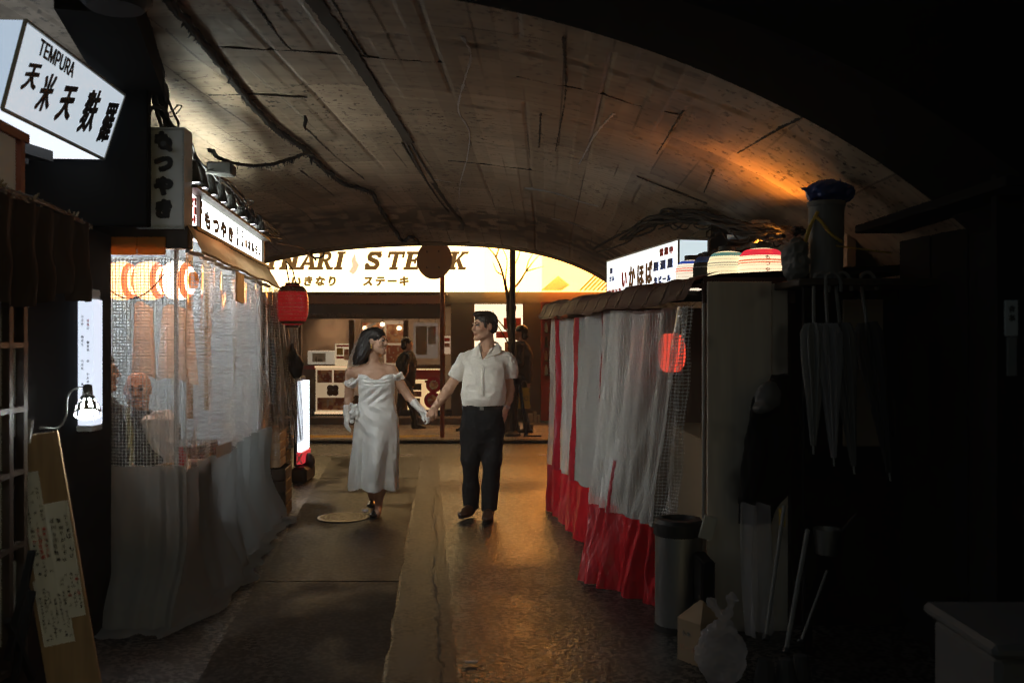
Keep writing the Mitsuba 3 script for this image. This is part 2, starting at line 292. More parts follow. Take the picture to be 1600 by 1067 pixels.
mat('satin', (0.72, 0.74, 0.73), 0.36, spec=0.45, sheen=0.2)
mat('glove', (0.74, 0.75, 0.73), 0.5)
mat('hair', (0.010, 0.008, 0.007), 0.45, spec=0.35)
mat('hair_brown', (0.03, 0.02, 0.014), 0.5, spec=0.4)
mat('eyewhite', (0.24, 0.21, 0.19), 0.45)
mat('iris', (0.01, 0.007, 0.005), 0.2)
mat('brow', (0.03, 0.02, 0.015), 0.8)
mat('lips', (0.38, 0.15, 0.12), 0.45)
mat('leather', (0.05, 0.025, 0.015), 0.3, spec=0.6)
mat('blackleather', (0.01, 0.01, 0.01), 0.25, spec=0.6)
mat('gold', (0.8, 0.55, 0.2), 0.25, metal=1)
mat('steel', (0.55, 0.55, 0.55), 0.28, metal=1)
mat('steel_dull', (0.35, 0.35, 0.34), 0.45, metal=1)
mat('black', (0.012, 0.012, 0.012), 0.55)
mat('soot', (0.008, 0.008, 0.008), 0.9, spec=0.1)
mat('charcoal', (0.03, 0.03, 0.03), 0.7)
mat('grey', (0.16, 0.16, 0.155), 0.6)
mat('dimgrey', (0.10, 0.10, 0.10), 0.5)
mat('lightgrey', (0.42, 0.43, 0.42), 0.5)
mat('white', (0.75, 0.75, 0.73), 0.5)
mat('signwhite', (0.6, 0.62, 0.62), 0.4)
mat('paper', (0.78, 0.80, 0.79), 0.7)
mat('ink', (0.015, 0.015, 0.017), 0.6)
mat('inkred', (0.55, 0.05, 0.04), 0.6)
mat('inkblue', (0.05, 0.12, 0.42), 0.6)
mat('inkbrown', (0.30, 0.13, 0.05), 0.6)
mat('bronze', (0.36, 0.21, 0.075), 0.5)
mat('kana', (0.36, 0.22, 0.05), 0.5)
mat('red', (0.50, 0.012, 0.02), 0.3, spec=0.6)
mat('redstripe', (0.34, 0.012, 0.025), 0.35, spec=0.6)
mat('redmetal', (0.32, 0.035, 0.025), 0.4)
mat('redpaint', (0.26, 0.065, 0.025), 0.4)
mat('rust', (0.12, 0.06, 0.03), 0.6)
mat('discback', (0.55, 0.35, 0.19), 0.5)
scene['mat_orangefilm'] = {'type': 'principledthin', 'base_color': col((0.75, 0.36, 0.10)), 'roughness': 0.35, 'diff_trans': 1.3}
scene['mat_awning_gold'] = {'type': 'principledthin', 'base_color': col((0.80, 0.52, 0.25)), 'roughness': 0.18, 'diff_trans': 1.0, 'eta': 1.6}
mat('awning_brown', (0.07, 0.03, 0.025), 0.55)
mat('cardboard', (0.36, 0.25, 0.15), 0.8)
mat('yellow', (0.55, 0.36, 0.05), 0.6)
mat('bluebag', (0.02, 0.05, 0.22), 0.25, spec=0.6)
mat('noren', (0.045, 0.027, 0.017), 0.9)
mat('tan', (0.30, 0.235, 0.16), 0.7)
mat('brownwall', (0.085, 0.062, 0.045), 0.65)
mat('brownlight', (0.20, 0.14, 0.10), 0.6)
mat('salmon', (0.50, 0.26, 0.16), 0.6)
mat('bark', (0.07, 0.05, 0.035), 0.85)
mat('gravebrass', (0.17, 0.13, 0.075), 0.42, metal=0.5)
mat('jacket', (0.022, 0.021, 0.02), 0.8)
mat('jacket_brown', (0.05, 0.04, 0.03), 0.8)
mat('offwhite', (0.55, 0.52, 0.44), 0.7)
mat('interior', (0.50, 0.52, 0.52), 0.6)
scene['mat_film_clear'] = {'type': 'thindielectric', 'int_ior': 1.55}
film('film_frost', (0.92, 0.92, 0.90), 0.36, 0.08, 1.0)
film('film_grey', (0.20, 0.21, 0.20), 0.85, 0.12, 1.0)
film('film_greyside', (0.27, 0.285, 0.27), 0.88, 0.10, 1.0)
film('film_bag', (0.52, 0.52, 0.55), 0.42, 0.25, 1.0)
film('veil', (0.88, 0.90, 0.90), 0.75, 0.5, 0.8)
scene['mat_thread'] = {'type': 'twosided', 'bsdf': {'type': 'principled', 'base_color': col((0.80, 0.81, 0.79)), 'roughness': 0.25, 'specular': 0.7}}
scene['mat_glass'] = {'type': 'thindielectric', 'int_ior': 1.5}
# ---------------------------------------------------------------- the setting: tunnel vault, ground, street
def axis(y): return -1.38 + 0.035 * y
def sst(a, b, x):
    t = np.clip((x - a) / (b - a), 0, 1); return t * t * (3 - 2 * t)
def vdz(d, y=12.0):
    k = sst(6.0, 12.0, y); return np.where(d < 0, -.036 * d ** 2 - .002 * d ** 4, -(.05 + .005 * k) * d ** 2 - (.004 + .0055 * k) * d ** 4)
def vault_z(x, y): return 2.97 - 0.226 * sst(10.3, 12.0, y) + vdz(x - axis(y), y)
YN, YFAR = 3.9, 12.0
def near_edge(d): return YN + .30 * sst(.4, 2.6, d)
def vault_hit(px, py):
    "where the line of sight through a pixel meets the vault"
    ys = np.linspace(3.0, 13, 4000); z = EYE - (py - CY) * ys / F; x = (px - CX) * ys / F
    i = np.argmax(z > vault_z(x, ys)); return np.array([x[i], ys[i], z[i]])

def make_vault():
    d = np.concatenate([np.linspace(-3.4, -2.2, 18), np.linspace(-2.18, 2.4, 440), np.linspace(2.45, 3.4, 18)])
    y = np.linspace(YN, YFAR, 230)
    D, Y = np.meshgrid(d, y, indexing='ij'); Y = near_edge(D) + (Y - YN) / (YFAR - YN) * (YFAR - near_edge(D)); X = axis(Y) + D
    Z = vault_z(X, Y)
    # board marks: shallow steps of the formwork boards that run along the vault, open joints across it, rough patches
    bw = 0.105; bi = np.floor(D / bw); hsh = meshkit.noise(np.stack([bi * 7.3, np.floor(Y / 1.83 + bi * .37) * 3.1, bi * 0], -1), 3)
    Z += (hsh - .5) * 0.010
    Z += 0.012 * np.exp(-((D / .42 - np.round(D / .42)) * .42 / .011) ** 2) * (meshkit.noise(np.stack([np.round(D / .42) * 9.1, Y * .8, D * 0], -1), 5) > .52)
    for yj in (4.55, 5.75, 6.9, 8.1, 9.3, 10.3):
        wob = 0.03 * np.sin(D * 2 + yj); Z += 0.016 * np.exp(-((Y - yj - wob) / .012) ** 2)
    Z += 0.02 * (meshkit.fbm(np.stack([X * 1.5, Y * 1.2, Z * 0], -1), 4, 2) - .5) + .006 * (meshkit.fbm(np.stack([X * 9, Y * 7, Z * 0], -1), 3, 4) - .5)
    m = MB(); m.gridpts(np.stack([X, Y, Z], -1)[:, ::-1]); return m
vault = tag(obj('tunnel_vault', make_vault(), 'vault', smooth=40), 'soot-stained board-marked concrete vault of the railway underpass', None, None, 'structure')

def strip_on_vault(px, w0, w1, off=0.006, n=60, jit=0.25, seed=0):
    pts = np.array([vault_hit(*p) for p in spline(np.array([(a, b, 0) for a, b in px], float), n)[:, :2]])
    r = np.random.RandomState(seed); t = np.gradient(pts, axis=0); s = np.cross(t, [0, 0, 1.0]); s /= np.linalg.norm(s, axis=1, keepdims=True)
    w = np.linspace(w0, w1, n)[:, None] * (1 + jit * (r.rand(n, 1) - .5) * 2)
    pts = pts - np.array([0, 0, off]); 
    top = np.stack([pts - s * w, pts + s * w * (1 + jit * (r.rand(n, 1) - .5)), pts + s * w + [0, 0, .05], pts - s * w + [0, 0, .05]], 1)
    m = MB(); m.gridpts(np.concatenate([top, top[:, :1]], 1)); return m
for i, (px, w0, w1) in enumerate([([(478, -20), (545, 75), (600, 160), (640, 222)], .042, .050), ([(640, 222), (660, 254), (684, 290)], .010, .012), ([(628, 222), (648, 255), (672, 292)], .007, .006), ([(676, 284), (700, 318), (726, 352)], .022, .03),
                                  ([(630, 215), (655, 262), (678, 300), (700, 330)], .012, .008)]):
    obj('joint_strip', strip_on_vault(px, w0 * .85, w1 * .6, .012, n=110, jit=.16, seed=i), 'seam', vault)
for i, px in enumerate([[(722, 55), (736, 85), (724, 130), (716, 170), (733, 205), (730, 245), (719, 285), (717, 315)], [(820, 294), (862, 300), (905, 314), (935, 322)], [(676, 279), (705, 284)], [(862, 341), (890, 347), (915, 357)], [(960, 175), (930, 210), (905, 255)]]):
    obj('lime_crack', strip_on_vault(px, .0048, .003, .009, n=70, jit=.8, seed=20 + i), 'lime', vault)
for i, px in enumerate([[(395, 0), (440, 62), (456, 77)], [(340, 72), (395, 76), (456, 78), (530, 84), (620, 92), (700, 97)], [(807, 118), (847, 127), (930, 143), (991, 162), (1060, 178)],
                        [(325, 148), (392, 147), (430, 149), (480, 152)], [(1068, 172), (1048, 205), (1026, 240)], [(1258, 180), (1205, 208), (1153, 238)], [(1115, 265), (1100, 300)], [(478, 200), (520, 240), (570, 280)],
                        [(470, 267), (500, 288), (522, 306)], [(880, 55), (884, 140), (868, 235)], [(845, 175), (842, 230)], [(520, 0), (560, 70), (575, 90)], [(995, 275), (1050, 297), (1105, 318)], [(700, 250), (775, 258), (850, 268)]]):
    obj('board_seam', strip_on_vault(px, .0045, .002, .007, n=90, jit=1.0, seed=40 + i), 'seam', vault)

def side_walls():
    m = MB(); y0, y1 = 5.2, YFAR
    for sd in (-3.4, 3.4):
        a, b = axis(y0) + sd, axis(y1) + sd; s = np.sign(sd) * .4
        for (ya, xa, yb, xb) in ((y0, a, y1, b),):
            m.add([[xa, ya, -.1], [xb, yb, -.1], [xb, yb, 3.2], [xa, ya, 3.2], [xa + s, ya, -.1], [xb + s, yb, -.1], [xb + s, yb, 3.2], [xa + s, ya, 3.2]],
                  [[0, 1, 2, 3], [4, 7, 6, 5], [0, 3, 7, 4], [1, 5, 6, 2]])
    return m
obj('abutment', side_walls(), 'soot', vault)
def spandrel(y, dy, zt):
    d = np.linspace(-4.2, 4.2, 90); x = axis(y) + d; z = vault_z(x, np.full_like(x, y)) - .004; z = np.where(np.abs(d) > 3.45, -.1, z)
    a = np.stack([x, np.full_like(x, y), z], -1); b = a.copy(); b[:, 2] = zt
    dv = np.stack([d * 0, (dy(d) if callable(dy) else d * 0 + dy), d * 0], -1); c, e = a + dv, b + dv; c[:, 2] = np.where(np.abs(d) > 3.45, -.1, vault_z(axis(c[:, 1]) + d, c[:, 1]) - .004); m = MB(); m.gridpts(np.stack([b, a, c, e, b], 1)); return m
obj('far_spandrel', spandrel(YFAR, .45, 5.5), 'brownwall', vault)
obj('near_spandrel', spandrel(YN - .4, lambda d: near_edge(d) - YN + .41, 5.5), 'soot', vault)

def sheet(x0, x1, y0, y1, z, step, amp, seed, sx=None):
    xs, ys = np.arange(x0, x1 + 1e-6, step), np.arange(y0, y1 + 1e-6, step)
    X, Y = np.meshgrid(xs, ys, indexing='ij')
    Z = z + amp * (meshkit.fbm(np.stack([X * 2, Y * 2, X * 0], -1), 3, seed) - .5)
    m = MB(); m.gridpts(np.stack([X, Y, Z], -1)); return m
tag(obj('ground', MB().quad((-60, -30, -.03), (60, -30, -.03), (60, 80, -.03), (-60, 80, -.03)), 'asphalt'), 'dark ground under the alley and street', None, None, 'structure')
road = tag(obj('alley_road', sheet(-4.6, 3.6, 1.0, 12.5, 0.0, 0.06, .008, 1), 'asphalt', smooth=True), 'wet worn asphalt of the alley, shining amber', None, None, 'structure')
def sl(y): return -.255 - .0727 * y        # left edge of the gutter strip
def sr(y): return .137 - .0885 * y
def slabmesh(lf, rf, y0, y1, z, seed, n=40, k=8):
    r = np.random.RandomState(seed); ys = np.linspace(y0, y1, n); g = []
    jl, jr = np.convolve(r.randn(n + 4), np.ones(5) / 5, 'valid') * .012, np.convolve(r.randn(n + 4), np.ones(5) / 5, 'valid') * .012
    for i, y in enumerate(ys):
        xs = np.linspace(lf(y) + jl[i], rf(y) + jr[i], k)
        zz = z + .006 * (meshkit.fbm(np.stack([xs * 3, xs * 0 + y * 3, xs * 0], -1), 3, seed) - .5)
        row = np.stack([xs, xs * 0 + y, zz], -1); g.append(np.vstack([[xs[0] - .002, y, -.03], row, [xs[-1] + .002, y, -.03]]))
    g = np.array(g); e0, e1 = g[:1].copy(), g[-1:].copy(); e0[..., 2] = -.03; e1[..., 2] = -.03
    m = MB(); m.gridpts(np.concatenate([e0, g, e1], 0).transpose(1, 0, 2)); return m
obj('gutter_strip', slabmesh(lambda y: sl(y), lambda y: sr(y), 2.0, 12.35, .0055, 5, 160, 12), 'gutter', road, smooth=40, label='pale cracked concrete gutter strip along the alley')
def lg(y): return -.90 - .115 * y
for i, (a, b) in enumerate([(2.0, 5.985), (6.0, 10.49), (10.505, 12.35)]):
    obj('slab', slabmesh(lambda y: lg(y), lambda y: sl(y) - .014, a, b, .005, 11 + i, 60, 14), 'asphalt_dry', road, smooth=40)
crk = np.array([[(690 + 0, 1075), (688, 1000), (684, 950), (676, 900), (683, 850), (676, 800), (682, 770), (672, 740), (670, 718)]], float)[0]
pts = spline(np.c_[crk, crk[:, :1] * 0], 120)[:, :2]; r_ = np.random.RandomState(3); g_ = []
for (a, b) in pts:
    y = GY(b); x = (a - CX) * y / F + r_.randn() * .010; w = (.0015 + .008 * r_.rand() ** 2) * (1.4 if b > 900 else 1)
    g_.append([[x - w, y, .0085], [x + w, y, .0085]])
mm = MB(); mm.gridpts(np.array(g_)[:, ::-1]); obj('crack', mm, 'tar', road)
# manhole cover
mc = thing('manhole_cover', 'round brass-toned manhole cover with a raised ring pattern near the woman\'s foot', 'manhole cover')
mcx = P(536, 810, GY(810)); mcx[2] = .008
R0 = .215
obj('frame', MB().lathe([(R0, 0), (R0, .006), (R0 - .02, .008), (R0 - .022, .001), (0, .001)], 48, mcx), 'gravebrass', mc, smooth=30)
m = MB()
for q in range(5): m.lathe([(.03 + q * .035, .001), (.032 + q * .035, .007), (.045 + q * .035, .007), (.047 + q * .035, .001)], 40, mcx)
for q in range(24):
    a = q * math.pi / 12; m.bar(mcx + [math.cos(a) * .05, math.sin(a) * .05, .005], mcx + [math.cos(a) * .19, math.sin(a) * .19, .005], .006, .006)
obj('relief', m, 'gravebrass', mc, kind='stuff')
one('crumpled_tissue', MB().sphere(P(571, 803, GY(803)) * [1, 1, 0] + [0, 0, .03], (.03, .02, .018), None, 1), 'white', 'small crumpled white tissue on the asphalt beside the woman\'s shoe', 'tissue')
pl_ = P(736, 1038, GY(1038)); one('road_stud_plate', MB().box([pl_[0], pl_[1], .014], (.062, .022, .006)), 'lightgrey', 'tiny pale plate set in the dark asphalt at the bottom of the photo', 'plate')

# the street beyond
street = tag(obj('street', sheet(-14, 14, 12.5, 14.1, .0, .1, .006, 8), 'asphalt', smooth=True), 'wet street crossing the far end of the alley', None, None, 'structure')
m = MB()
for (a, b) in ((-6, -3.6), (-2.6, -1.3), (.35, 1.4), (1.5, 3.2)): m.span((a, 12.62, .002), (b, 12.69, .0075))
obj('edge_line', m, 'lightgrey', street)
one('kerb', MB().span((-14, 14.1, -.02), (14, 14.26, .05), .008), 'gutter', 'low concrete kerb in front of the restaurant pavement', None, kind='structure')
pave = tag(obj('pavement', MB().span((-14, 14.262, -.02), (14, 17.3, .035)), 'charcoal'), 'brown brick pavement before the restaurant', None, None, 'structure')
m = MB(); r_ = np.random.RandomState(4)
for j in range(26):
    y = 14.33 + j * .113
    for i in range(56):
        x = -5.2 + i * .208 + (.104 if j % 2 else 0)
        if 14.5 < y < 14.85 and x < -1.9: continue
        m.box((x, y, .040 + r_.rand() * .004), (.2, .105, .02), ch=.004) if j < 0 else m.box((x, y, .040 + r_.rand() * .004), (.2, .105, .02))
obj('paver', m, 'paver', pave, kind='stuff')
m = MB()
for i in range(14):
    x = -5.2 + i * .3; m.box((x, 14.68, .042), (.294, .33, .02))
    for q in range(4): m.box((x - .11 + q * .072, 14.68, .054), (.03, .26, .006), rotz(-.5))
obj('tactile_tile', m, 'yellow', pave, kind='stuff')
# ---------------------------------------------------------------- the restaurant across the street (front at y = 17.2)
FY = 17.2
def fx(px): return (px - CX) * FY / F
def fz(py): return EYE - (py - CY) * FY / F
def frect(m, px0, py0, px1, py1, y0, y1, ch=0.0):
    m.span((fx(px0), y0, fz(py1)), (fx(px1), y1, fz(py0)), ch); return m
rest = thing('restaurant_building', 'steak restaurant across the street under its glowing white sign board', 'building')
# walls: plinth, piers, beam, upper wall, back of the room
m = MB()
frect(m, 250, 457, 1200, 474, FY - .05, FY + .3); frect(m, 705, 474, 738, 655, FY - .04, FY + .3); frect(m, 820, 474, 845, 655, FY - .04, FY + .3)
frect(m, 250, 474, 452, 655, FY, FY + .3); frect(m, 870, 474, 1200, 655, FY, FY + .3)
frect(m, 250, 250, 1200, 330, FY, FY + .4)
obj('wall', m, 'brownwall', rest)
m = MB(); frect(m, 440, 640, 706, 656, FY - .05, FY + .25); frect(m, 738, 640, 820, 656, FY - .02, FY + .25); obj('plinth', m, 'charcoal', rest)
obj('step', MB().span((fx(440), 16.75, .03), (fx(735), FY - .04, .17), .01), 'brownlight', rest)
m = MB(); m.span((fx(250), 19.4, 0), (fx(1200), 19.5, 3.0)); m.span((fx(250), FY + .3, 2.31), (fx(1200), 19.4, 2.4)); obj('room_shell', m, 'brownlight', rest)
m = MB(); frect(m, 452, 474, 470, 572, FY + .01, FY + .12); frect(m, 545, 500, 553, 640, FY + .01, FY + .12); frect(m, 630, 500, 637, 640, FY + .01, FY + .12); frect(m, 690, 476, 695, 655, FY - .045, FY + .1)
frect(m, 636, 570, 692, 575, FY - .03, FY + .08); frect(m, 452, 474, 706, 479, FY - .02, FY + .12); obj('frame', m, 'rust', rest)
# the lit sign board, backlit in three fields, with its print
sb = obj('sign_board', frect(MB(), 300, 325, 756, 456.5, FY - .22, FY - .06), 'signwhite', rest, emit=(4.3, 2.9, 1.2), w=6)
obj('sign_field', frect(MB(), 756.1, 325, 846, 456.5, FY - .22, FY - .06), 'signwhite', rest, emit=(10, 4.6, 1.0), w=5)
obj('sign_field', frect(MB(), 846.1, 325, 1010, 456.5, FY - .22, FY - .06), 'signwhite', rest, emit=(14, 3.9, .55), w=5)
ys = FY - .221
def lettering(word, starts, top, bottom, skew=13):
    H = (bottom - top) * FY / F
    for c, p in zip(word, starts):
        g, adv = slab(c); g = affinity.skew(affinity.scale(g, H * .92, H, origin=(0, 0)), skew, 0, origin=(0, 0))
        obj('letter', MB().poly(g, .012, (fx(p), ys, fz(bottom)), (1, 0, 0), (0, 0, 1)), 'bronze', sb, emit=(.14, .07, .02), w=.02)
lettering('IKINARI', [376, 393, 421, 441, 470, 496, 525], 395, 423)
lettering('STEAK', [571, 604, 632, 664, 700], 395, 423)
for w, x0 in (('いきなり', 456), ('ステーキ', 567)):
    for i, c in enumerate(w):
        obj('kana', MB().poly(brush(affinity.skew(affinity.scale(glyph(c), .225, .225, origin=(0, 0)), 8, 0, origin=(0, 0)), .008), .008, (fx(x0 + i * 18.5), ys, fz(450.5)), (1, 0, 0), (0, 0, 1)), 'kana', sb, emit=(.17, .10, .024), w=.02)
# the flame-like dish drawn between the words
fl = Polygon([(0, 0), (.06, .1), (.04, .2), (.1, .32), (.12, .2), (.17, .12), (.13, .02), (.07, -.05)]); obj('emblem', MB().poly(fl, .006, (fx(549), ys, fz(426)), (1, 0, 0), (0, 0, 1)), 'salmon', sb, emit=(1.2, .75, .45), w=.02)
# printed grill of the steak picture
m = MB()
for i in range(8):
    a = fx(846 + i * 4); m.bar((a, ys - .004, fz(456) + .01), (a + .30 - .02 * i, ys - .004, fz(456) + .26 - .02 * i), .024, .006, up=(0, 1, 0))
for i in range(7):
    a = fx(905 + i * 6.5); m.bar((a, ys - .004, fz(456) + .01), (a + .40, ys - .004, fz(456) + .42), .03, .006, up=(0, 1, 0))
obj('grill_print', m, 'salmon', rest, emit=(.75, .28, .08), w=.1)
# awning band, dark valance with its faint words
m = MB(); m.add([[fx(300), FY - .5, fz(464)], [fx(700), FY - .5, fz(464)], [fx(702), FY - .52, fz(477)], [fx(300), FY - .52, fz(477)], [fx(300), FY - .1, fz(457.5)], [fx(700), FY - .1, fz(457.5)]], [[0, 1, 2, 3], [4, 5, 1, 0]])
m2 = MB(); m2.span((fx(300), FY - .5, fz(476)), (fx(698), FY - .46, fz(463.5)), .004); obj('awning', m2, 'salmon', rest)
m2 = MB(); m2.span((fx(300), FY - .51, fz(462.6)), (fx(700), FY - .05, fz(459)), .003); obj('awning_rail', m2, 'brownlight', rest)
obj('valance', MB().span((fx(300), FY - .44, fz(499)), (fx(692), FY - .41, fz(477)), .003), 'brownwall', rest)
tm = meshkit.text_mesh('Best Steak The Big Great Steaks', .062, .004); v = tm.vertices @ np.array([[1, 0, 0], [0, 0, 1], [0, -1, 0.0]]) + [fx(466), FY - .441, fz(496)]
obj('valance_text', (v, tm.faces), 'brownlight', rest)
# windows
for (a, b, c, d) in ((470, 500, 545, 572), (553, 500, 630, 640), (637, 500, 690, 570)):
    obj('window_pane', MB().quad((fx(a), FY + .05, fz(d)), (fx(b) if False else fx(c), FY + .05, fz(d)), (fx(c), FY + .05, fz(b)), (fx(a), FY + .05, fz(b))), 'glass', rest)
# kitchen hood, counter, posters inside
m = MB(); m.span((fx(440), 18.25, 1.18), (fx(548), 18.3, 2.3)); obj('hood_wall', m, 'brownlight', rest)
obj('counter', MB().span((fx(440), FY + .1, .2), (fx(552), 17.9, fz(574)), .01), 'brownwall', rest)
lampk = newkey('downlight', rest)
scene[lampk] = mikit.ply(MB().lathe([(.0, .0), (.06, .0), (.06, .05), (.0, .05)], 16, (fx(500), 17.98, 2.25)).out(), 'mat_steel')
scene['light_hood'] = {'type': 'spot', 'origin': [fx(500), 17.95, 2.2], 'to_world': T().look_at([fx(500), 17.95, 2.2], [fx(500), 18.05, 1.0], [0, 1, 0]), 'intensity': {'type': 'rgb', 'value': [3 * LAMP, 2.0 * LAMP, 1.1 * LAMP]}, 'cutoff_angle': 50.0, 'beam_width': 20.0}
del scene['light_hood']['origin']
obj('shop_lamp', MB().span((fx(500), 18.0, 2.24), (fx(690), 18.5, 2.28)), 'white', rest, emit=(7, 4.8, 2.8), w=2)
obj('display_case', frect(MB(), 475, 548, 517, 570, 17.5, 17.7, .01), 'white', rest, emit=(.20, .18, .14), w=.3)
m = MB(); frect(m, 483, 552, 504, 566, 17.478, 17.482); obj('case_picture', m, 'lightgrey', rest)
m = MB(); frect(m, 488, 558, 490, 566, 17.47, 17.475); frect(m, 492, 561, 499, 565, 17.47, 17.475); obj('case_print', m, 'grey', rest)
def poster(px0, py0, px1, py1, y, bm, pieces, label=None, emit=None):
    k = obj('poster', frect(MB(), px0, py0, px1, py1, y, y + .012), bm, rest, emit=emit, w=.7, label=label)
    for nm, mt, (a, b, c, d) in pieces:
        w, h = px1 - px0, py1 - py0
        obj(nm, frect(MB(), px0 + a * w, py0 + b * h, px0 + c * w, py0 + d * h, y - .004, y - .0005), mt, k)
    return k
def disc(px, py, r, y, mt, k):
    obj('dish', MB().poly(Point(0, 0).buffer(r), .006, (fx(px), y - .006, fz(py)), (1, 0, 0), (0, 0, 1)), mt, k)
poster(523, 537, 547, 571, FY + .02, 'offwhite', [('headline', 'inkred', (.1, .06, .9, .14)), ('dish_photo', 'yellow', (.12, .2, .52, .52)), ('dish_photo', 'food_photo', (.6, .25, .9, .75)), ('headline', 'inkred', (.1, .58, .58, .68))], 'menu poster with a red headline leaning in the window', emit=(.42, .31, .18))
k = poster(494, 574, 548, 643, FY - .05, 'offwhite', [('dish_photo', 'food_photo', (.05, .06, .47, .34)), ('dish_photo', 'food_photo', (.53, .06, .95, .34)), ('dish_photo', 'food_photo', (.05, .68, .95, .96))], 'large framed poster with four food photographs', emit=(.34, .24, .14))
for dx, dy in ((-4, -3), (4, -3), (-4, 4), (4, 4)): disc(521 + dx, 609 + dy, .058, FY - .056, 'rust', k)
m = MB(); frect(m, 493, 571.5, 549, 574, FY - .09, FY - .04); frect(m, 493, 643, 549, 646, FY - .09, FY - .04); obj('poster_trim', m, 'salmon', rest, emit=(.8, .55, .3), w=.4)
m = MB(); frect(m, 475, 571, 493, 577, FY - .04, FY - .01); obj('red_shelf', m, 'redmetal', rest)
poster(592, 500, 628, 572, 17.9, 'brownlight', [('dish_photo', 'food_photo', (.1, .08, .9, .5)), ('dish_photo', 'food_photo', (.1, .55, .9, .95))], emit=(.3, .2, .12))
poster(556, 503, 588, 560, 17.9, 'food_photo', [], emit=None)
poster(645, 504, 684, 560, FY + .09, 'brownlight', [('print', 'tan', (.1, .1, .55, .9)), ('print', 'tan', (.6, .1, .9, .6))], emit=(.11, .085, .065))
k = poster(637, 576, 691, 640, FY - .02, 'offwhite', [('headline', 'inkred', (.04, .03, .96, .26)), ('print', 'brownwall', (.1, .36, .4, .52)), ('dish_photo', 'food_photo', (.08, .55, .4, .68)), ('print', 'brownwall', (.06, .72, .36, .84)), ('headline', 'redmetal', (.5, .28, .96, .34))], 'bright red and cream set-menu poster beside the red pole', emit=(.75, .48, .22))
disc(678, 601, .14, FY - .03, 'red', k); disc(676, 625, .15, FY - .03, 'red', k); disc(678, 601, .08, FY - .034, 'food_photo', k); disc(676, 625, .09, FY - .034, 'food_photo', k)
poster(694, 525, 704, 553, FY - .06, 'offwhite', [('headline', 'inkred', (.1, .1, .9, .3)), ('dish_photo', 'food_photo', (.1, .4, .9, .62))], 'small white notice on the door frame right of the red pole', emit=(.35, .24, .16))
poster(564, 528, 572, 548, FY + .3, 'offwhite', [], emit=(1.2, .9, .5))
# bright poster case behind the man, and the red drinks cabinet
k = poster(739, 475, 819, 640, FY + .1, 'signwhite', [('headline', 'inkred', (.60, .13, .94, .24)), ('headline', 'inkred', (.45, .26, .94, .32)), ('dish_photo', 'food_photo', (.62, .36, .93, .5)), ('headline', 'redmetal', (.45, .52, .94, .56)), ('dish_photo', 'food_photo', (.1, .6, .9, .9))], 'brightly lit poster case behind the man\'s head', emit=(1.5, 1.15, .72))
m = MB(); frect(m, 738, 474, 741, 655, FY - .03, FY + .12); frect(m, 817, 474, 820, 655, FY - .03, FY + .12); obj('case_frame', m, 'rust', rest)
cab = thing('drinks_cabinet', 'red cabinet with lit shelves at the right end of the restaurant front', 'cabinet')
m = MB(); frect(m, 845, 473, 850, 655, FY - .3, FY - .05); frect(m, 900, 473, 905, 655, FY - .3, FY - .05); frect(m, 850, 473, 900, 478, FY - .3, FY - .05); frect(m, 850, 592, 900, 655, FY - .3, FY - .05); frect(m, 850, 478, 900, 592, FY - .09, FY - .05); obj('body', m, 'redmetal', cab)
for q in range(5):
    z = 497 + q * 22; obj('shelf', frect(MB(), 850, z, 900, z + 1.5, FY - .28, FY - .09), 'rust', cab)
    for j in range(5):
        x = fx(852.5 + j * 9.5); obj('bottle', MB().lathe([(0, 0), (.032, 0), (.034, .11), (.012, .15), (.012, .175), (0, .175)], 10, (x, FY - .19, fz(z))), ('salmon', 'offwhite', 'rust')[(q + j) % 3], cab, smooth=30)
obj('cabinet_lamp', frect(MB(), 851, 479, 899, 481, FY - .25, FY - .12), 'white', cab, emit=(1.3, .8, .45), w=.5)
for i, (a, b, t) in enumerate(((825, 832, 12), (833, 838, 15), (839, 843, 10))):
    one('carton', frect(MB(), a, 656 - t, b, 657, 16.8, 16.95, .004), 'tan', ('short tan carton leftmost of the three by the dark pier', 'tall tan carton in the middle of the three by the dark pier', 'narrow tan carton rightmost of the three by the dark pier')[i], 'carton', 'cartons on the pavement by the pier')

# pole with the round sign seen from behind
rs = thing('round_road_sign', 'round traffic sign seen from behind on a rusty red pole', 'road sign')
py_ = 14.55; b = P(691, 688, py_)
obj('pole', MB().tube([(b[0], py_, .03), (b[0], py_, 2.98)], .034, 14), 'redpaint', rs, smooth=30)
c = P(679, 406, py_); Rr = rotz(-.38)
m = MB(); m.lathe([(0, -.004), (.29, -.004), (.298, 0), (.29, .004), (0, .004)], 40, c + [0, -.05, 0], Rr @ rotx(math.pi / 2)); obj('disc', m, 'discback', rs, smooth=30)
m = MB(); m.box(c + [0, -.02, .12], (.36, .03, .05), Rr); m.box(c + [0, -.02, -.12], (.36, .03, .05), Rr); obj('bracket', m, 'bronze', rs)
m = MB()
for q in ((-.1, .12), (.1, .12), (-.1, -.12), (.1, -.12)): m.sphere(c + Rr @ np.array([q[0], -.058, q[1]]), (.014, .01, .014), None, 1)
obj('bolt', m, 'brownlight', rs)
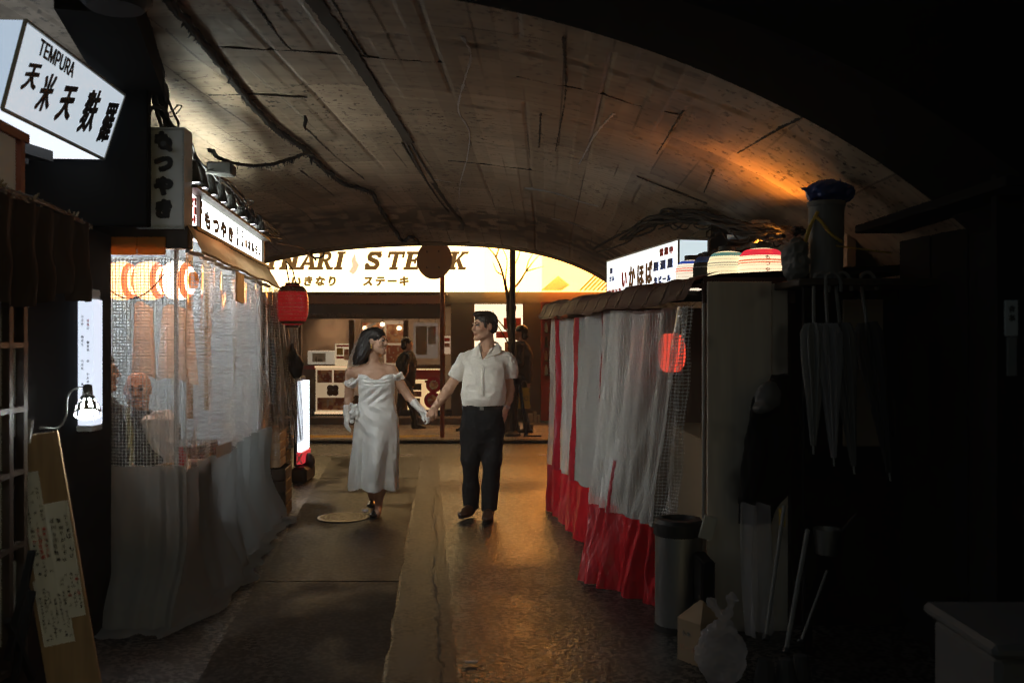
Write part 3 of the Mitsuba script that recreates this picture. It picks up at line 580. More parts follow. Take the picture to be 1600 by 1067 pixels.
# bare young street tree tied to a post
tr = thing('street_tree', 'thin bare street tree behind the man, its twigs against the lit sign', 'tree')
ty = 14.9; tb = P(795, 680, ty)
trunk = spline([P(797, 690, ty), P(795, 610, ty), P(798, 540, ty), P(794, 480, ty), P(799, 450, ty)], 30)
obj('trunk', MB().tube(trunk, np.linspace(.05, .03, 30), 10), 'bark', tr, smooth=30)
br = [[(795, 480), (786, 430), (775, 402), (762, 386), (752, 372)], [(799, 455), (812, 440), (822, 424), (834, 408), (845, 396)], [(822, 424), (836, 420), (850, 416)], [(795, 520), (782, 505), (774, 494), (770, 486)], [(796, 540), (786, 522), (776, 508), (765, 505)], [(798, 470), (790, 440), (792, 405), (780, 380)], [(797, 500), (806, 482), (803, 470), (812, 452)],
      [(775, 402), (780, 385), (778, 372)], [(822, 424), (826, 408), (836, 392)], [(786, 430), (776, 424), (770, 410)], [(797, 530), (806, 510), (804, 492)], [(799, 450), (802, 420), (812, 395), (810, 370)]]
r_ = np.random.RandomState(9)
for i, q in enumerate(br):
    pts = spline([P(a, b, ty + r_.randn() * .1 * (j > 0)) for j, (a, b) in enumerate(q)], 16)
    obj('branch', MB().tube(pts, np.linspace(.019 if i < 2 else .012, .004, 16), 7), 'bark', tr, smooth=30)
sp = thing('support_post', 'slim dark lamp post rising past the arch beside the bare tree', 'post')
b = P(801, 690, 14.75); obj('shaft', MB().tube([(b[0], 14.75, .03), (b[0], 14.75, 5.2)], .043, 12), 'charcoal', sp, smooth=30); obj('base', MB().lathe([(.0, 0), (.13, 0), (.12, .05), (.06, .09), (0, .09)], 16, (b[0], 14.75, .038)), 'charcoal', sp, smooth=30)
# sandwich frame sign at the kerb right of the man
es = thing('easel_stand', 'dark folding stand on the pavement right of the man', 'stand')
m = MB(); a, b_ = P(812, 600, 14.7), P(822, 680, 14.6); m.bar(a, b_, .05, .03); a2, b2 = P(806, 600, 14.9), P(806, 680, 15.1); m.bar(a2, b2, .05, .03); obj('leg', m, 'black', es); obj('foot_bar', MB().bar(P(818, 681, 14.62), P(846, 681, 14.62), .04, .02), 'black', es)

for i, (px, py) in enumerate(((563, 512), (591, 506), (618, 512), (650, 508), (676, 512))):
    c = np.array([fx(px), 17.75, fz(py)]); k = obj('pendant_lamp', MB().sphere(c, (.045, .045, .04), None, 2), 'white', rest, smooth=True, emit=(5, 3.4, 1.8), w=.4); obj('cord', MB().tube([c + [0, 0, .04], c + [0, 0, .3]], .004, 5), 'black', k)
for i, px in enumerate((460, 466, 553, 600, 612, 624)):
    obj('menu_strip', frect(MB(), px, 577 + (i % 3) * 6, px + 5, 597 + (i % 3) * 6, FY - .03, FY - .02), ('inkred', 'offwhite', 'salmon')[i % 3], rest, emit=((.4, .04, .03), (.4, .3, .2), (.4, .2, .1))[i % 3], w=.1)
# ---------------------------------------------------------------- bodies: signed distances, smooth unions, surface nets
class SDF:
    def __init__(s, lo, hi, h):
        s.h = h; s.lo = np.asarray(lo, float); s.n = np.ceil((np.asarray(hi, float) - s.lo) / h).astype(int) + 1
        s.D = np.full(s.n, 9.0, np.float32); s.ax = [s.lo[i] + h * np.arange(s.n[i]) for i in range(3)]
    def _do(s, lo, hi, fn, k, op):
        m = k + 3 * s.h
        i0 = np.clip(np.floor((np.asarray(lo) - m - s.lo) / s.h).astype(int), 0, s.n - 1); i1 = np.clip(np.ceil((np.asarray(hi) + m - s.lo) / s.h).astype(int) + 1, 1, s.n)
        if (i1 <= i0).any(): return s
        sl = tuple(slice(a, b) for a, b in zip(i0, i1))
        X, Y, Z = np.meshgrid(*[s.ax[i][i0[i]:i1[i]].astype(np.float32) for i in range(3)], indexing='ij')
        d = fn(X, Y, Z).astype(np.float32); o = s.D[sl]
        if op == 'u':
            if k > 0:
                h = np.clip(.5 + .5 * (o - d) / k, 0, 1); s.D[sl] = o * (1 - h) + d * h - k * h * (1 - h)
            else: s.D[sl] = np.minimum(o, d)
        else:
            if k > 0:
                d = -d; h = np.clip(.5 - .5 * (o - d) / k, 0, 1); s.D[sl] = o * (1 - h) + d * h + k * h * (1 - h)
            else: s.D[sl] = np.maximum(o, -d)
        return s
    def cap(s, a, b, ra, rb, k=.015, op='u'):
        a, b = np.asarray(a, float), np.asarray(b, float); R = max(ra, rb); ab = b - a; L = ab @ ab + 1e-12
        def fn(X, Y, Z):
            t = np.clip(((X - a[0]) * ab[0] + (Y - a[1]) * ab[1] + (Z - a[2]) * ab[2]) / L, 0, 1)
            return np.sqrt((X - a[0] - t * ab[0]) ** 2 + (Y - a[1] - t * ab[1]) ** 2 + (Z - a[2] - t * ab[2]) ** 2) - (ra + t * (rb - ra))
        return s._do(np.minimum(a, b) - R, np.maximum(a, b) + R, fn, k, op)
    def chain(s, pts, rs, k=.015):
        for i in range(len(pts) - 1): s.cap(pts[i], pts[i + 1], rs[i], rs[i + 1], k)
        return s
    def ell(s, c, r, R=None, k=.015, op='u'):
        c, r = np.asarray(c, float), np.asarray(r, float); M = np.eye(3) if R is None else np.asarray(R).T; e = r.max()
        def fn(X, Y, Z):
            x, y, z = X - c[0], Y - c[1], Z - c[2]
            q = [M[i, 0] * x + M[i, 1] * y + M[i, 2] * z for i in range(3)]
            k0 = np.sqrt(sum((q[i] / r[i]) ** 2 for i in range(3))) + 1e-6; k1 = np.sqrt(sum((q[i] / r[i] ** 2) ** 2 for i in range(3))) + 1e-6
            return k0 * (k0 - 1) / k1
        return s._do(c - e, c + e, fn, k, op)
    def loft(s, rows, k=.02, op='u', p=2.3):
        "rows of (z, cx, cy, rx, ry), rising"
        q = np.array(sorted(rows), float); lo = [(q[:, 1] - q[:, 3]).min(), (q[:, 2] - q[:, 4]).min(), q[0, 0]]; hi = [(q[:, 1] + q[:, 3]).max(), (q[:, 2] + q[:, 4]).max(), q[-1, 0]]
        def fn(X, Y, Z):
            z = np.clip(Z[0, 0], q[0, 0], q[-1, 0]); cx, cy, rx, ry = [np.interp(z, q[:, 0], q[:, i]) for i in (1, 2, 3, 4)]
            e = (np.abs((X - cx) / rx) ** p + np.abs((Y - cy) / ry) ** p) ** (1 / p)
            return np.maximum((e - 1) * np.minimum(rx, ry), np.maximum(q[0, 0] - Z, Z - q[-1, 0]))
        return s._do(lo, hi, fn, k, op)
    def half(s, o, n, lo, hi, k=0.0):
        "cuts away the side that n points to, inside the box lo..hi"
        o, n = np.asarray(o, float), unit(n); lo, hi = np.asarray(lo, float), np.asarray(hi, float)
        def fn(X, Y, Z):
            d = -((X - o[0]) * n[0] + (Y - o[1]) * n[1] + (Z - o[2]) * n[2])
            b = np.maximum.reduce([lo[0] - X, X - hi[0], lo[1] - Y, Y - hi[1], lo[2] - Z, Z - hi[2]])
            return np.maximum(d, b)
        return s._do(lo, hi, fn, k, 's')
    def mesh(s, smooth=2, fn=None):
        D, h = s.D, s.h; S = D < 0
        c = [S[i:D.shape[0] - 1 + i, j:D.shape[1] - 1 + j, k:D.shape[2] - 1 + k] for i in (0, 1) for j in (0, 1) for k in (0, 1)]
        any_, all_ = np.logical_or.reduce(c), np.logical_and.reduce(c)
        cells = np.argwhere(any_ & ~all_); idx = np.full(np.array(D.shape) - 1, -1); idx[tuple(cells.T)] = np.arange(len(cells))
        acc, cnt = np.zeros((len(cells), 3)), np.zeros((len(cells), 1))
        C = np.array([[i, j, k] for i in (0, 1) for j in (0, 1) for k in (0, 1)])
        vals = np.stack([D[tuple((cells + q).T)] for q in C], 1)
        for a in range(8):
            for b in range(a + 1, 8):
                if np.abs(C[a] - C[b]).sum() != 1: continue
                va, vb = vals[:, a], vals[:, b]; m = (va < 0) != (vb < 0); t = va[m] / (va[m] - vb[m])
                acc[m] += C[a] + t[:, None] * (C[b] - C[a]); cnt[m] += 1
        V = s.lo + (cells + acc / cnt) * h; faces = []
        for ax in range(3):
            e = np.zeros(3, int); e[ax] = 1; o = [i for i in range(3) if i != ax]
            A = S[tuple(slice(0, -1) if i == ax else slice(1, -1) for i in range(3))]; B = S[tuple(slice(1, None) if i == ax else slice(1, -1) for i in range(3))]
            for (mask, fl) in ((A & ~B, False), (~A & B, True)):
                g = np.argwhere(mask); g[:, o] += 1
                if not len(g): continue
                u, w = np.zeros(3, int), np.zeros(3, int); u[o[0]] = 1; w[o[1]] = 1
                q = np.stack([idx[tuple((g - u - w).T)], idx[tuple((g - w).T)], idx[tuple(g.T)], idx[tuple((g - u).T)]], 1)
                if fl != (ax == 1): q = q[:, ::-1]
                faces.append(q)
        Fq = np.vstack(faces); Fq = Fq[(Fq >= 0).all(1)]
        if smooth:
            e = np.vstack([Fq[:, [0, 1]], Fq[:, [1, 2]], Fq[:, [2, 3]], Fq[:, [3, 0]]]); e = np.vstack([e, e[:, ::-1]])
            from scipy.sparse import coo_matrix
            A = coo_matrix((np.ones(len(e)), (e[:, 0], e[:, 1])), shape=(len(V), len(V))).tocsr(); dg = np.maximum(np.asarray(A.sum(1)), 1)
            for lam in (.5, -.52) * smooth: V = V + lam * (A @ V / dg - V)
        return V, np.vstack([Fq[:, [0, 1, 2]], Fq[:, [0, 2, 3]]])

def wrinkle(m, amp, fr, seed=0, stretch=(1, 1, 1), ridged=False):
    "pushes a mesh in and out along its normals"
    V, Fc = m; n = np.zeros_like(V); fn = np.cross(V[Fc[:, 1]] - V[Fc[:, 0]], V[Fc[:, 2]] - V[Fc[:, 0]])
    for k in range(3): np.add.at(n, Fc[:, k], fn)
    n /= np.linalg.norm(n, axis=1, keepdims=True) + 1e-12
    q = meshkit.fbm(V * fr * np.array(stretch), 3, seed) - .5
    if ridged: q = .25 - np.abs(q) * 2
    return V + n * (amp * q)[:, None], Fc

def head_sdf(S, c, yaw, sc=1.0, man=True, pitch=0.0):
    "a head with face; yaw turns it from facing -y towards -x"
    R = rotz(-yaw) @ rotx(pitch) @ np.diag([1, -1, 1.0])     # local: x across, y forward, z up
    p = lambda *a: np.asarray(c) + sc * (R @ np.array(a, float))
    E = lambda a, r, k=.012, op='u', RR=None: S.ell(p(*a), np.array(r) * sc, R if RR is None else R @ RR, k * sc, op)
    Cc = lambda a, b, ra, rb, k=.01: S.cap(p(*a), p(*b), ra * sc, rb * sc, k * sc)
    E((0, -.02, .03), (.074, .095, .083)); E((0, .022, -.03), (.062 if man else .058, .066, .078), .03)
    w = 1.0 if man else .86
    for sx in (-1, 1):
        Cc((sx * .052 * w, .0, -.062), (sx * .018, .066, -.1), .017, .016, .03); E((sx * .038, .062, -.028), (.024, .024, .022), .02)
        E((sx * .075, -.012, -.004), (.009, .019, .031), .006)
        E((sx * .031, .094, .006), (.017, .012, .009), .008, 's')
    E((0, .074, -.103), (.022, .018, .016), .015); Cc((-.034, .082, .021), (.034, .082, .021), .0085, .0085, .015)
    Cc((0, .088, .012), (0, .108 if man else .104, -.026), .007, .0105, .01); Cc((-.013, .092, -.03), (.013, .092, -.03), .0075, .0075, .008)
    E((0, .087, -.058), (.021, .012, .0055), .006); E((0, .085, -.069), (.018, .012, .006), .006); E((0, .086, -.0635), (.02, .02, .0016), .002, 's')
    return p, R

def face_parts(root, p, R, sc, man=True):
    for sx in (-1, 1):
        k = obj('eye', MB().sphere(p(sx * .031, .077, .005), np.array([.0115, .0115, .0078]) * sc, R, 2), 'eyewhite', root, smooth=True)
        obj('iris', MB().sphere(p(sx * .031 + .0, .0872, .005), np.array([.0072, .0045, .0066]) * sc, R, 2), 'iris', k, smooth=True)
        obj('eyelid', MB().tube(spline([p(sx * .018, .086, .0095), p(sx * .031, .0915, .0135), p(sx * .044, .081, .0095)], 8), np.array([.0012, .002, .0012])[np.array([0, 0, 1, 1, 1, 1, 2, 2])] * sc * 1.3, 6), 'brow', k)
        obj('eyebrow', MB().tube(spline([p(sx * .014, .0925, .024), p(sx * .03, .0915, .031 if man else .030), p(sx * .048, .076, .0255)], 10), np.linspace(.0042, .0018, 10) * sc * (1 if man else .7), 6), 'brow', root)
    m = MB(); m.sphere(p(0, .0905, -.0585), np.array([.0195, .0085, .0042]) * sc, R, 2); m.sphere(p(0, .0885, -.0685), np.array([.0165, .0085, .0048]) * sc, R, 2); obj('lips', m, 'lips', root, smooth=True)

def hand_sdf(S, w, d, back, side, L=.185, curl=(.25, .3, .35, .45), spread=.06, r=.0088, thumb=.6, k=.006):
    "a hand: wrist w, pointing along d, its back towards 'back', the thumb on the side 'side' (+1 or -1 of d x back)"
    d, back = unit(d), np.asarray(back, float); back = unit(back - d * (back @ d)); s = np.cross(d, back) * side
    pl = L * .5; tips = []
    for i, (o, fl) in enumerate(zip((.027, .009, -.009, -.026), (.9, 1.0, .94, .74))):
        kn = w + d * (pl * (1 - .07 * abs(i - 1.2))) + s * o * L / .185; S.cap(w + s * o * .6, kn, r * 1.5, r * 1.25, k * 2)
        q, ang, ln = kn, curl[i] * .5, L * .5 * fl; dd = unit(d + s * spread * (1.5 - i) * .8)
        for j, fr in enumerate((.45, .3, .25)):
            v = dd * math.cos(ang) - back * math.sin(ang); e = q + v * ln * fr; S.cap(q, e, r * (1.08 - .1 * j), r * (.98 - .1 * j), k * .5); q = e; ang += curl[i] * (1.0 if j == 0 else .7)
        tips.append(q)
    b = w + d * pl * .2 + s * .022; t1 = b + unit(d * .75 + s * thumb - back * .25) * L * .24; t2 = t1 + unit(d * .95 + s * thumb * .25 - back * .25) * L * .19
    S.cap(b, t1, r * 1.5, r * 1.15, k * 1.5); S.cap(t1, t2, r * 1.12, r * .9, k)
    return tips

def shoe(root, heel, d, mt, L=.28, wd=.047, lift=0.0, name='shoe', heelh=.028):
    d = unit(d); s = np.cross(d, [0, 0, 1.0]); S = SDF(heel - .36, heel + np.array([.36, .36, .2]), .006)
    at = lambda a, b, z: heel + d * a + s * b + np.array([0, 0, z])
    R = np.stack([d, s, [0, 0, 1]], 1)
    S.ell(at(L * .68, 0, .028 + lift), (L * .32, wd, .034), R, .02); S.ell(at(L * .15, 0, .035 + lift), (L * .2, wd * .85, .04), R, .02); S.cap(at(L * .15, 0, .05 + lift), at(L * .62, 0, .04 + lift), wd * .86, wd * .8, .02)
    S.cap(at(L * .14, 0, .05 + lift), at(L * .12, 0, .11 + lift), wd * .9, wd * .95, .02)
    S.half(at(0, 0, .006 + lift), (0, 0, -1), heel - .36, heel + np.array([.36, .36, lift + .01]))
    k = obj(name, S.mesh(1), mt, root, smooth=True)
    m = MB(); n = 24; a = np.arange(n) * 2 * np.pi / n
    o = Polygon([(L * .5 + L * .5 * math.cos(x), wd * (.92 + .1 * math.cos(x)) * math.sin(x)) for x in a]); m.poly(o, .012, heel + np.array([0, 0, lift]), d, s * -1 if np.cross(d, s)[2] < 0 else s); obj('sole', m, 'black', k)
    return k

def passerby(root, x, y, H, yaw, mats, step=.25, bag=False, lean=0.0, bald=False, hair='hair'):
    "a plain walking figure, H tall, walking towards yaw (0 = +x)"
    u = H / 1.72; d = np.array([math.cos(yaw), math.sin(yaw), 0]); s = np.array([-d[1], d[0], 0.0]); o = np.array([x, y, .04])
    at = lambda f, l, z: o + (d * (f + lean * z / 1.7) + s * l + np.array([0, 0, z])) * u
    lo, hi = np.array([x - .65, y - .65, .05]), np.array([x + .65, y + .65, H + .25])
    S = SDF(lo, hi, .012); hc = at(.0, 0, 1.6); yw = math.atan2(-d[0], -d[1]); p, R = head_sdf(S, hc, yw, .98 * u)
    S.cap(at(-.02, 0, 1.4), at(0, 0, 1.55), .058 * u, .055 * u, .02)
    hands = []
    for q in (-1, 1):
        w = at(.10 * q, .25 * q, .86); S.chain([at(-.01, 0, 1.36), at(.0, .16 * q, 1.34), at(-.01, .22 * q, 1.1), w], [.05, .045, .04, .028], .02); hand_sdf(S, w, (0, 0, -1), s * q, 1, .17, k=.01, r=.011); hands.append(w)
    obj('body', S.mesh(1), 'skin', root, smooth=True)
    if not bald:
        S = SDF(hc - .17, hc + .17, .008); S.ell(p(0, -.024, .042), (.083 * u, .1 * u, .083 * u), R); S.ell(p(0, .105, -.04), (.078 * u, .08 * u, .085 * u), R, .01, 's'); S.cap(p(0, -.06, -.05), p(0, -.04, .03), .07 * u, .07 * u, .02); obj('hair', wrinkle(S.mesh(1), .012, 40), hair, root, smooth=True)
    S = SDF(lo, hi, .012)
    S.loft([(o[2] + .80 * u, *at(0, 0, .8)[:2], .19 * u, .15 * u), (o[2] + 1.0 * u, *at(0, 0, 1.0)[:2], .18 * u, .15 * u), (o[2] + 1.25 * u, *at(0, 0, 1.25)[:2], .2 * u, .155 * u), (o[2] + 1.4 * u, *at(0, 0, 1.4)[:2], .14 * u, .11 * u), (o[2] + 1.46 * u, *at(0, 0, 1.46)[:2], .08 * u, .08 * u)])
    for q in (-1, 1): S.chain([at(0, .17 * q, 1.37), at(-.03 + .02 * q, .23 * q, 1.12), at(.09 * q, .25 * q, .9)], [.075 * u, .06 * u, .05 * u], .03)
    obj('jacket', wrinkle(S.mesh(1), .03, 9, 2), mats[0], root, smooth=True)
    S = SDF(lo, hi, .012)
    for q in (-1, 1): S.chain([at(0, .08 * q, .86), at(.10 * step / .25 * q + .05, .085 * q, .47), at(step * q - .02, .08 * q, .07)], [.11 * u, .075 * u, .06 * u], .03)
    obj('trousers', wrinkle(S.mesh(1), .03, 9, 5), mats[1], root, smooth=True)
    for q in (-1, 1):
        h = at(step * q - .09, .08 * q, 0); h[2] = .044; shoe(root, h, d, 'blackleather', .26 * u, .045)
    return hands
# ---------------------------------------------------------------- left side: stall with clear curtains, signs, lamps
def sx_(y): return -1.76 - .104 * (y - 5.21)
NS = unit([1, .104, 0])
def sheet_mesh(fn, s0, s1, t0, t1, ns, nt):
    m = MB(); m.grid(fn, np.linspace(s0, s1, ns), np.linspace(t0, t1, nt)); return m
def thread_mesh(fn, s0, s1, t0, t1, ps, pt, wd, off, ds, dt):
    "woven threads on a sheet: ribbons of width wd, ps and pt apart in s and t"
    from scipy.ndimage import map_coordinates
    m = MB(); A, B = 300, 90; G = np.array([[fn(s, t) for t in np.linspace(t0, t1, B)] for s in np.linspace(s0, s1, A)])
    ga, gb = np.gradient(G, axis=0), np.gradient(G, axis=1); ga /= np.linalg.norm(ga, axis=2, keepdims=True) + 1e-9; gb /= np.linalg.norm(gb, axis=2, keepdims=True) + 1e-9
    N = np.cross(ga, gb); N /= np.linalg.norm(N, axis=2, keepdims=True) + 1e-9
    at = lambda Q, s, t: np.stack([map_coordinates(Q[..., i], [(s - s0) / (s1 - s0) * (A - 1), (t - t0) / (t1 - t0) * (B - 1)], order=1, mode='nearest') for i in range(3)], -1)
    def ribbon(s, t, W):
        p = at(G + N * off, s, t); w = at(W, s, t) * wd; m.gridpts(np.stack([p - w, p + w], 1))
    for s in np.arange(s0 + ps / 2, s1, ps): t = np.linspace(t0, t1, dt); ribbon(t * 0 + s, t, ga)
    for t in np.arange(t0 + pt / 2, t1, pt): s = np.linspace(s0, s1, ds); ribbon(s, s * 0 + t, gb)
    return m
def n2(a, b, seed):
    "cheap smooth noise, about -0.4 to 0.4"
    sn = math.sin
    return .2 * (sn(2.3 * a + 1.1 * b + seed * 12.9) + .6 * sn(4.1 * a - 2.7 * b + seed * 7.7 + 1.3 * sn(1.9 * b + seed)) + .4 * sn(7.3 * a + 5.9 * b + seed * 3.3 + sn(3.1 * a)))

ZT = 1.97
def front_fn(s, t):
    # s from the corner (0) to the left (1); t from the rail (0) down to the ground (1)
    x = -1.755 - .93 * s; z = ZT * (1 - t) + .01
    f = .028 * math.sin(46 * s + 2 * math.sin(5 * s) + .8 * t) * (1 - sst(.12, .5, s)) * (1 - .45 * t)
    f += .006 * n2(s * 26, t * 22, 5) + .05 * n2(s * 5 + .6 * t, t * 2.2, 3) + .10 * n2(s * 2.5 - 1.2 * t, t * 1.4, 4) * t
    y = 5.19 - f - .26 * sst(.72, 1, t) ** 2 * (1 - .3 * s)
    if t > .955: z = .012 + .09 * (1 - t) + .02 * (n2(s * 9, t * 30, 6) + .5); y -= (t - .955) * 2.6 * (1 + n2(s * 7, 0, 8))
    return np.array([x + .04 * t * math.sin(7 * s), y, z])
def side_fn(s, t):
    y = 5.19 + 2.86 * s; z = (ZT - .03 * s) * (1 - t) + .012
    f = .034 * math.sin(58 * s + 3 * math.sin(6 * s) + .9 * t) * (.45 + .55 * math.sin(9 * s + 1) ** 2) * (1 - .4 * t)
    f += .005 * n2(s * 60, t * 16, 15) + .06 * n2(s * 10 + .7 * t, t * 1.8, 13) + .16 * n2(s * 4.5 - 1.5 * t, t * 1.5, 14) * t
    f += .14 * sst(.70, 1, t) ** 2 * (.75 + .25 * math.sin(9 * s))
    if t > .965: z = .015 + .12 * (1 - t) + .02 * (n2(s * 20, t * 30, 16) + .5); f += (t - .965) * 3.0 * (1 + .7 * n2(s * 7, 0, 18))
    p = np.array([sx_(y), y, z]) + NS * f; w = 1 - sst(0, .14, s)
    return p if w == 0 else p * (1 - w) + front_fn(0, t) * w
cf = thing('clear_curtain', 'clear mesh-reinforced plastic curtain on the stall\'s near end, in front of the seated diners', 'curtain')
obj('film', sheet_mesh(front_fn, 0, 1, 0, .585, 90, 60), 'film_clear', cf, smooth=True)
obj('lower_band', sheet_mesh(front_fn, 0, 1, .585, 1, 90, 70), 'film_greyside', cf, smooth=True, label='plain grey translucent lower part of the curtain')
obj('thread_grid', thread_mesh(front_fn, 0, .78, .015, .585, .0185, .0088, .0018, .0016, 60, 40), 'thread', cf, kind='stuff')
cs = thing('clear_curtain', 'long clear pleated plastic curtain along the stall\'s alley side, below the golden valance', 'curtain')
obj('film', sheet_mesh(side_fn, 0, 1, 0, .60, 240, 50), 'film_clear', cs, smooth=True)
obj('lower_band', sheet_mesh(side_fn, 0, 1, .60, 1, 240, 60), 'film_greyside', cs, smooth=True, label='plain grey translucent lower part with a torn trailing hem')
obj('thread_grid', thread_mesh(side_fn, 0, 1, .015, .60, .0064, .0105, .0017, .0016, 240, 30), 'thread', cs, kind='stuff')
m = MB()
for a, b in ((.02, 1.0),):
    m.tube([side_fn(s, 0) + [0, 0, .01] for s in np.linspace(0, 1, 30)], .012, 8)
obj('rail', m, 'steel_dull', cs)

stall = thing('grill_stall', 'narrow grill stall behind the clear curtains on the left of the alley', 'stall')
for (x, y) in ((-1.86, 5.32), (-2.12, 7.98), (-2.72, 5.28), (-3.1, 7.98)): obj('post', MB().tube([(x, y, 0), (x, y, 2.1)], .013, 10), 'lightgrey', stall, smooth=30)
obj('roof', MB().add([[x, y, z] for z in (2.33, 2.36) for x, y in ((-3.2, 5.18), (sx_(5.18) - .15, 5.18), (sx_(8.1) - .15, 8.1), (-3.2, 8.1))], [[0, 3, 2, 1], [4, 5, 6, 7], [0, 1, 5, 4], [1, 2, 6, 5], [2, 3, 7, 6], [3, 0, 4, 7]]), 'charcoal', stall)
obj('back_wall', MB().span((-3.25, 5.2, 0), (-3.18, 8.1, 2.36)), 'interior', stall)
obj('end_wall', MB().span((-3.18, 8.03, 0), (-2.1, 8.08, 2.36)), 'interior', stall)
obj('front_beam', MB().span((-2.75, 5.16, 2.00), (-1.74, 5.24, 2.12), .006), 'darkwood', stall)
m = MB(); m.add([[sx_(5.14) + .02, 5.14, 2.12], [sx_(8.08) + .02, 8.08, 2.10], [sx_(8.08) + .12, 8.1, 1.95], [sx_(5.14) + .12, 5.12, 1.965]], [[0, 1, 2, 3]])
def val(s, t):
    y = 5.12 + 2.98 * s; return np.array([sx_(y) + .02 + .085 * t + .010 * n2(s * 14, t * 2, 31) + .02 * n2(s * 5, t, 32), y, 2.125 - .02 * s - .155 * t + .014 * n2(s * 8, 2, 33) * t])
obj('valance', sheet_mesh(val, 0, 1, 0, 1, 90, 10), 'awning_gold', stall, smooth=True, label='golden brown vinyl valance above the curtain')
obj('valance_hem', MB().tube([val(s, 1) for s in np.linspace(0, 1, 60)], .007, 6), 'bronze', stall)
for i in range(3):
    x0 = -2.12 + i * .155; obj('wood_panel', MB().span((x0 - .2, 5.145, 1.965), (x0 - .05, 5.16, 2.06), .003), 'orangefilm', stall)
obj('counter', MB().span((-2.75, 6.25, .0), (-2.05, 6.7, .82), .01), 'darkwood', stall)
obj('table', MB().span((-2.25, 5.48, .74), (-1.86, 5.95, .775), .006), 'board', stall)
for x, y in ((-2.2, 5.53), (-1.9, 5.53), (-2.2, 5.9), (-1.9, 5.9)): obj('table_leg', MB().span((x - .02, y - .02, 0), (x + .02, y + .02, .74)), 'darkwood', stall)
for (x, y) in ((-2.10, 6.25), (-2.22, 7.0)): obj('inner_post', MB().span((x - .018, y - .018, 1.0), (x + .018, y + .018, 2.3)), 'board', stall)
tl = thing('tube_lamp', 'cool white tube lamp under the stall roof', 'lamp')
obj('tube', MB().tube([(-2.7, 6.1, 2.28), (-2.35, 7.6, 2.28)], .018, 10), 'white', tl, emit=(70, 77, 82), w=6)
obj('housing', MB().bar((-2.71, 6.05, 2.325), (-2.34, 7.65, 2.325), .08, .035), 'white', tl)
# hanging shirts and towels
for i, (x, y, z, w, h) in enumerate(((-2.62, 6.1, 1.78, .10, .5), (-2.36, 6.15, 1.74, .12, .46), (-2.16, 6.2, 1.72, .20, .48))):
    fn = lambda s, t, x=x, y=y, z=z, w=w, h=h, i=i: np.array([x + (s - .5) * w * (1 + .5 * t), y + .03 * math.sin(9 * s + i) * (0.3 + t), z - h * t + .02 * math.sin(5 * s)])
    one('hanging_towel', sheet_mesh(fn, 0, 1, 0, 1, 20, 12), 'white', ('narrow white towel leftmost of those hanging in the stall', 'white towel in the middle of those hanging in the stall', 'wide pale cloth hanging at the right behind the bald diner')[i], 'towel', 'cloths hanging in the stall', smooth=True)

def lantern(name, label, c, r, h, emit, group=None, glow=None, axis_=(0, 0, 1), caps='black', bands=(), ribs=9, w=1.0, text=None, sq=1.0, paper='offwhite', facing=(0, -1, 0), textmat='inkred'):
    k = thing(name, label, 'lantern', group); z = unit(axis_); x = unit(np.cross(z, [0, 1, 0.001])); R = np.stack([x, np.cross(z, x), z], 1)
    pr = []
    for i in range(ribs * 4 + 1):
        t = i / (ribs * 4); q = (1 - abs(2 * t - 1) ** 2.6) ** .5 if 0 < t < 1 else 0
        pr.append((r * (.42 + .58 * q) - r * .022 * (1 - abs(math.sin(math.pi * t * ribs))), (t - .5) * h))
    pr = np.array(pr); obj('shade', MB().lathe(pr, 36, c, R), paper, k, smooth=60, emit=emit, w=w)
    if emit is not None and ribs < 20:
        m = MB()
        for i in range(1, ribs):
            q = pr[i * 4]; a = np.arange(37) * 2 * np.pi / 36; ring = np.stack([(q[0] + .001) * np.cos(a), (q[0] + .001) * np.sin(a), a * 0 + q[1]], 1) @ R.T + np.asarray(c); m.tube(ring, .0008, 4, False)
        obj('rib', m, 'ribwire', k, kind='stuff')
    if glow is not None:
        obj('bulb_opening', MB().lathe([(r * .36, h / 2 + .002), (0, h / 2 + .002)], 20, c, R), 'white', k, emit=glow, w=3); obj('top_ring', MB().lathe([(r * .37, h / 2), (r * .44, h / 2), (r * .44, h / 2 + .03), (r * .37, h / 2 + .03), (r * .37, h / 2)], 24, c, R), caps, k, smooth=30)
    for nm, t in (('top_cap', 1), ('bottom_cap', -1)):
        if glow is not None and t > 0: continue
        z0 = h / 2 * t; rr = r * .44; obj(nm, MB().lathe([(0, z0 + .022 * t), (rr, z0 + .022 * t), (rr, z0 - .006 * t), (rr * .8, z0 - .006 * t)] if t > 0 else [(rr * .8, z0 + .006), (rr, z0 + .006), (rr, z0 - .022), (0, z0 - .022)], 24, c, R), caps, k, smooth=30)
    for (t0, t1, mt, em) in bands:
        sel = [(np.interp(t, np.linspace(0, 1, len(pr)), pr[:, 0]) + .0025, (t - .5) * h) for t in np.linspace(t0, t1, 14)]
        obj('painted_band', MB().lathe(sel, 36, c, R), mt, k, smooth=60, emit=em, w=.4)
    if text:
        f = unit(facing); ex = unit(np.cross(f * -1, [0, 0, 1])); sz = h * .62 / len(text); sh = text_jp(text, sz, True, 1.0)
        obj('lettering', MB().poly(sh, .004, np.asarray(c) + f * (r + .004) - ex * sz * .5 + np.array([0, 0, sz * (len(text) / 2 - 1) + .0]), ex, (0, 0, 1)), textmat, k)
    return k
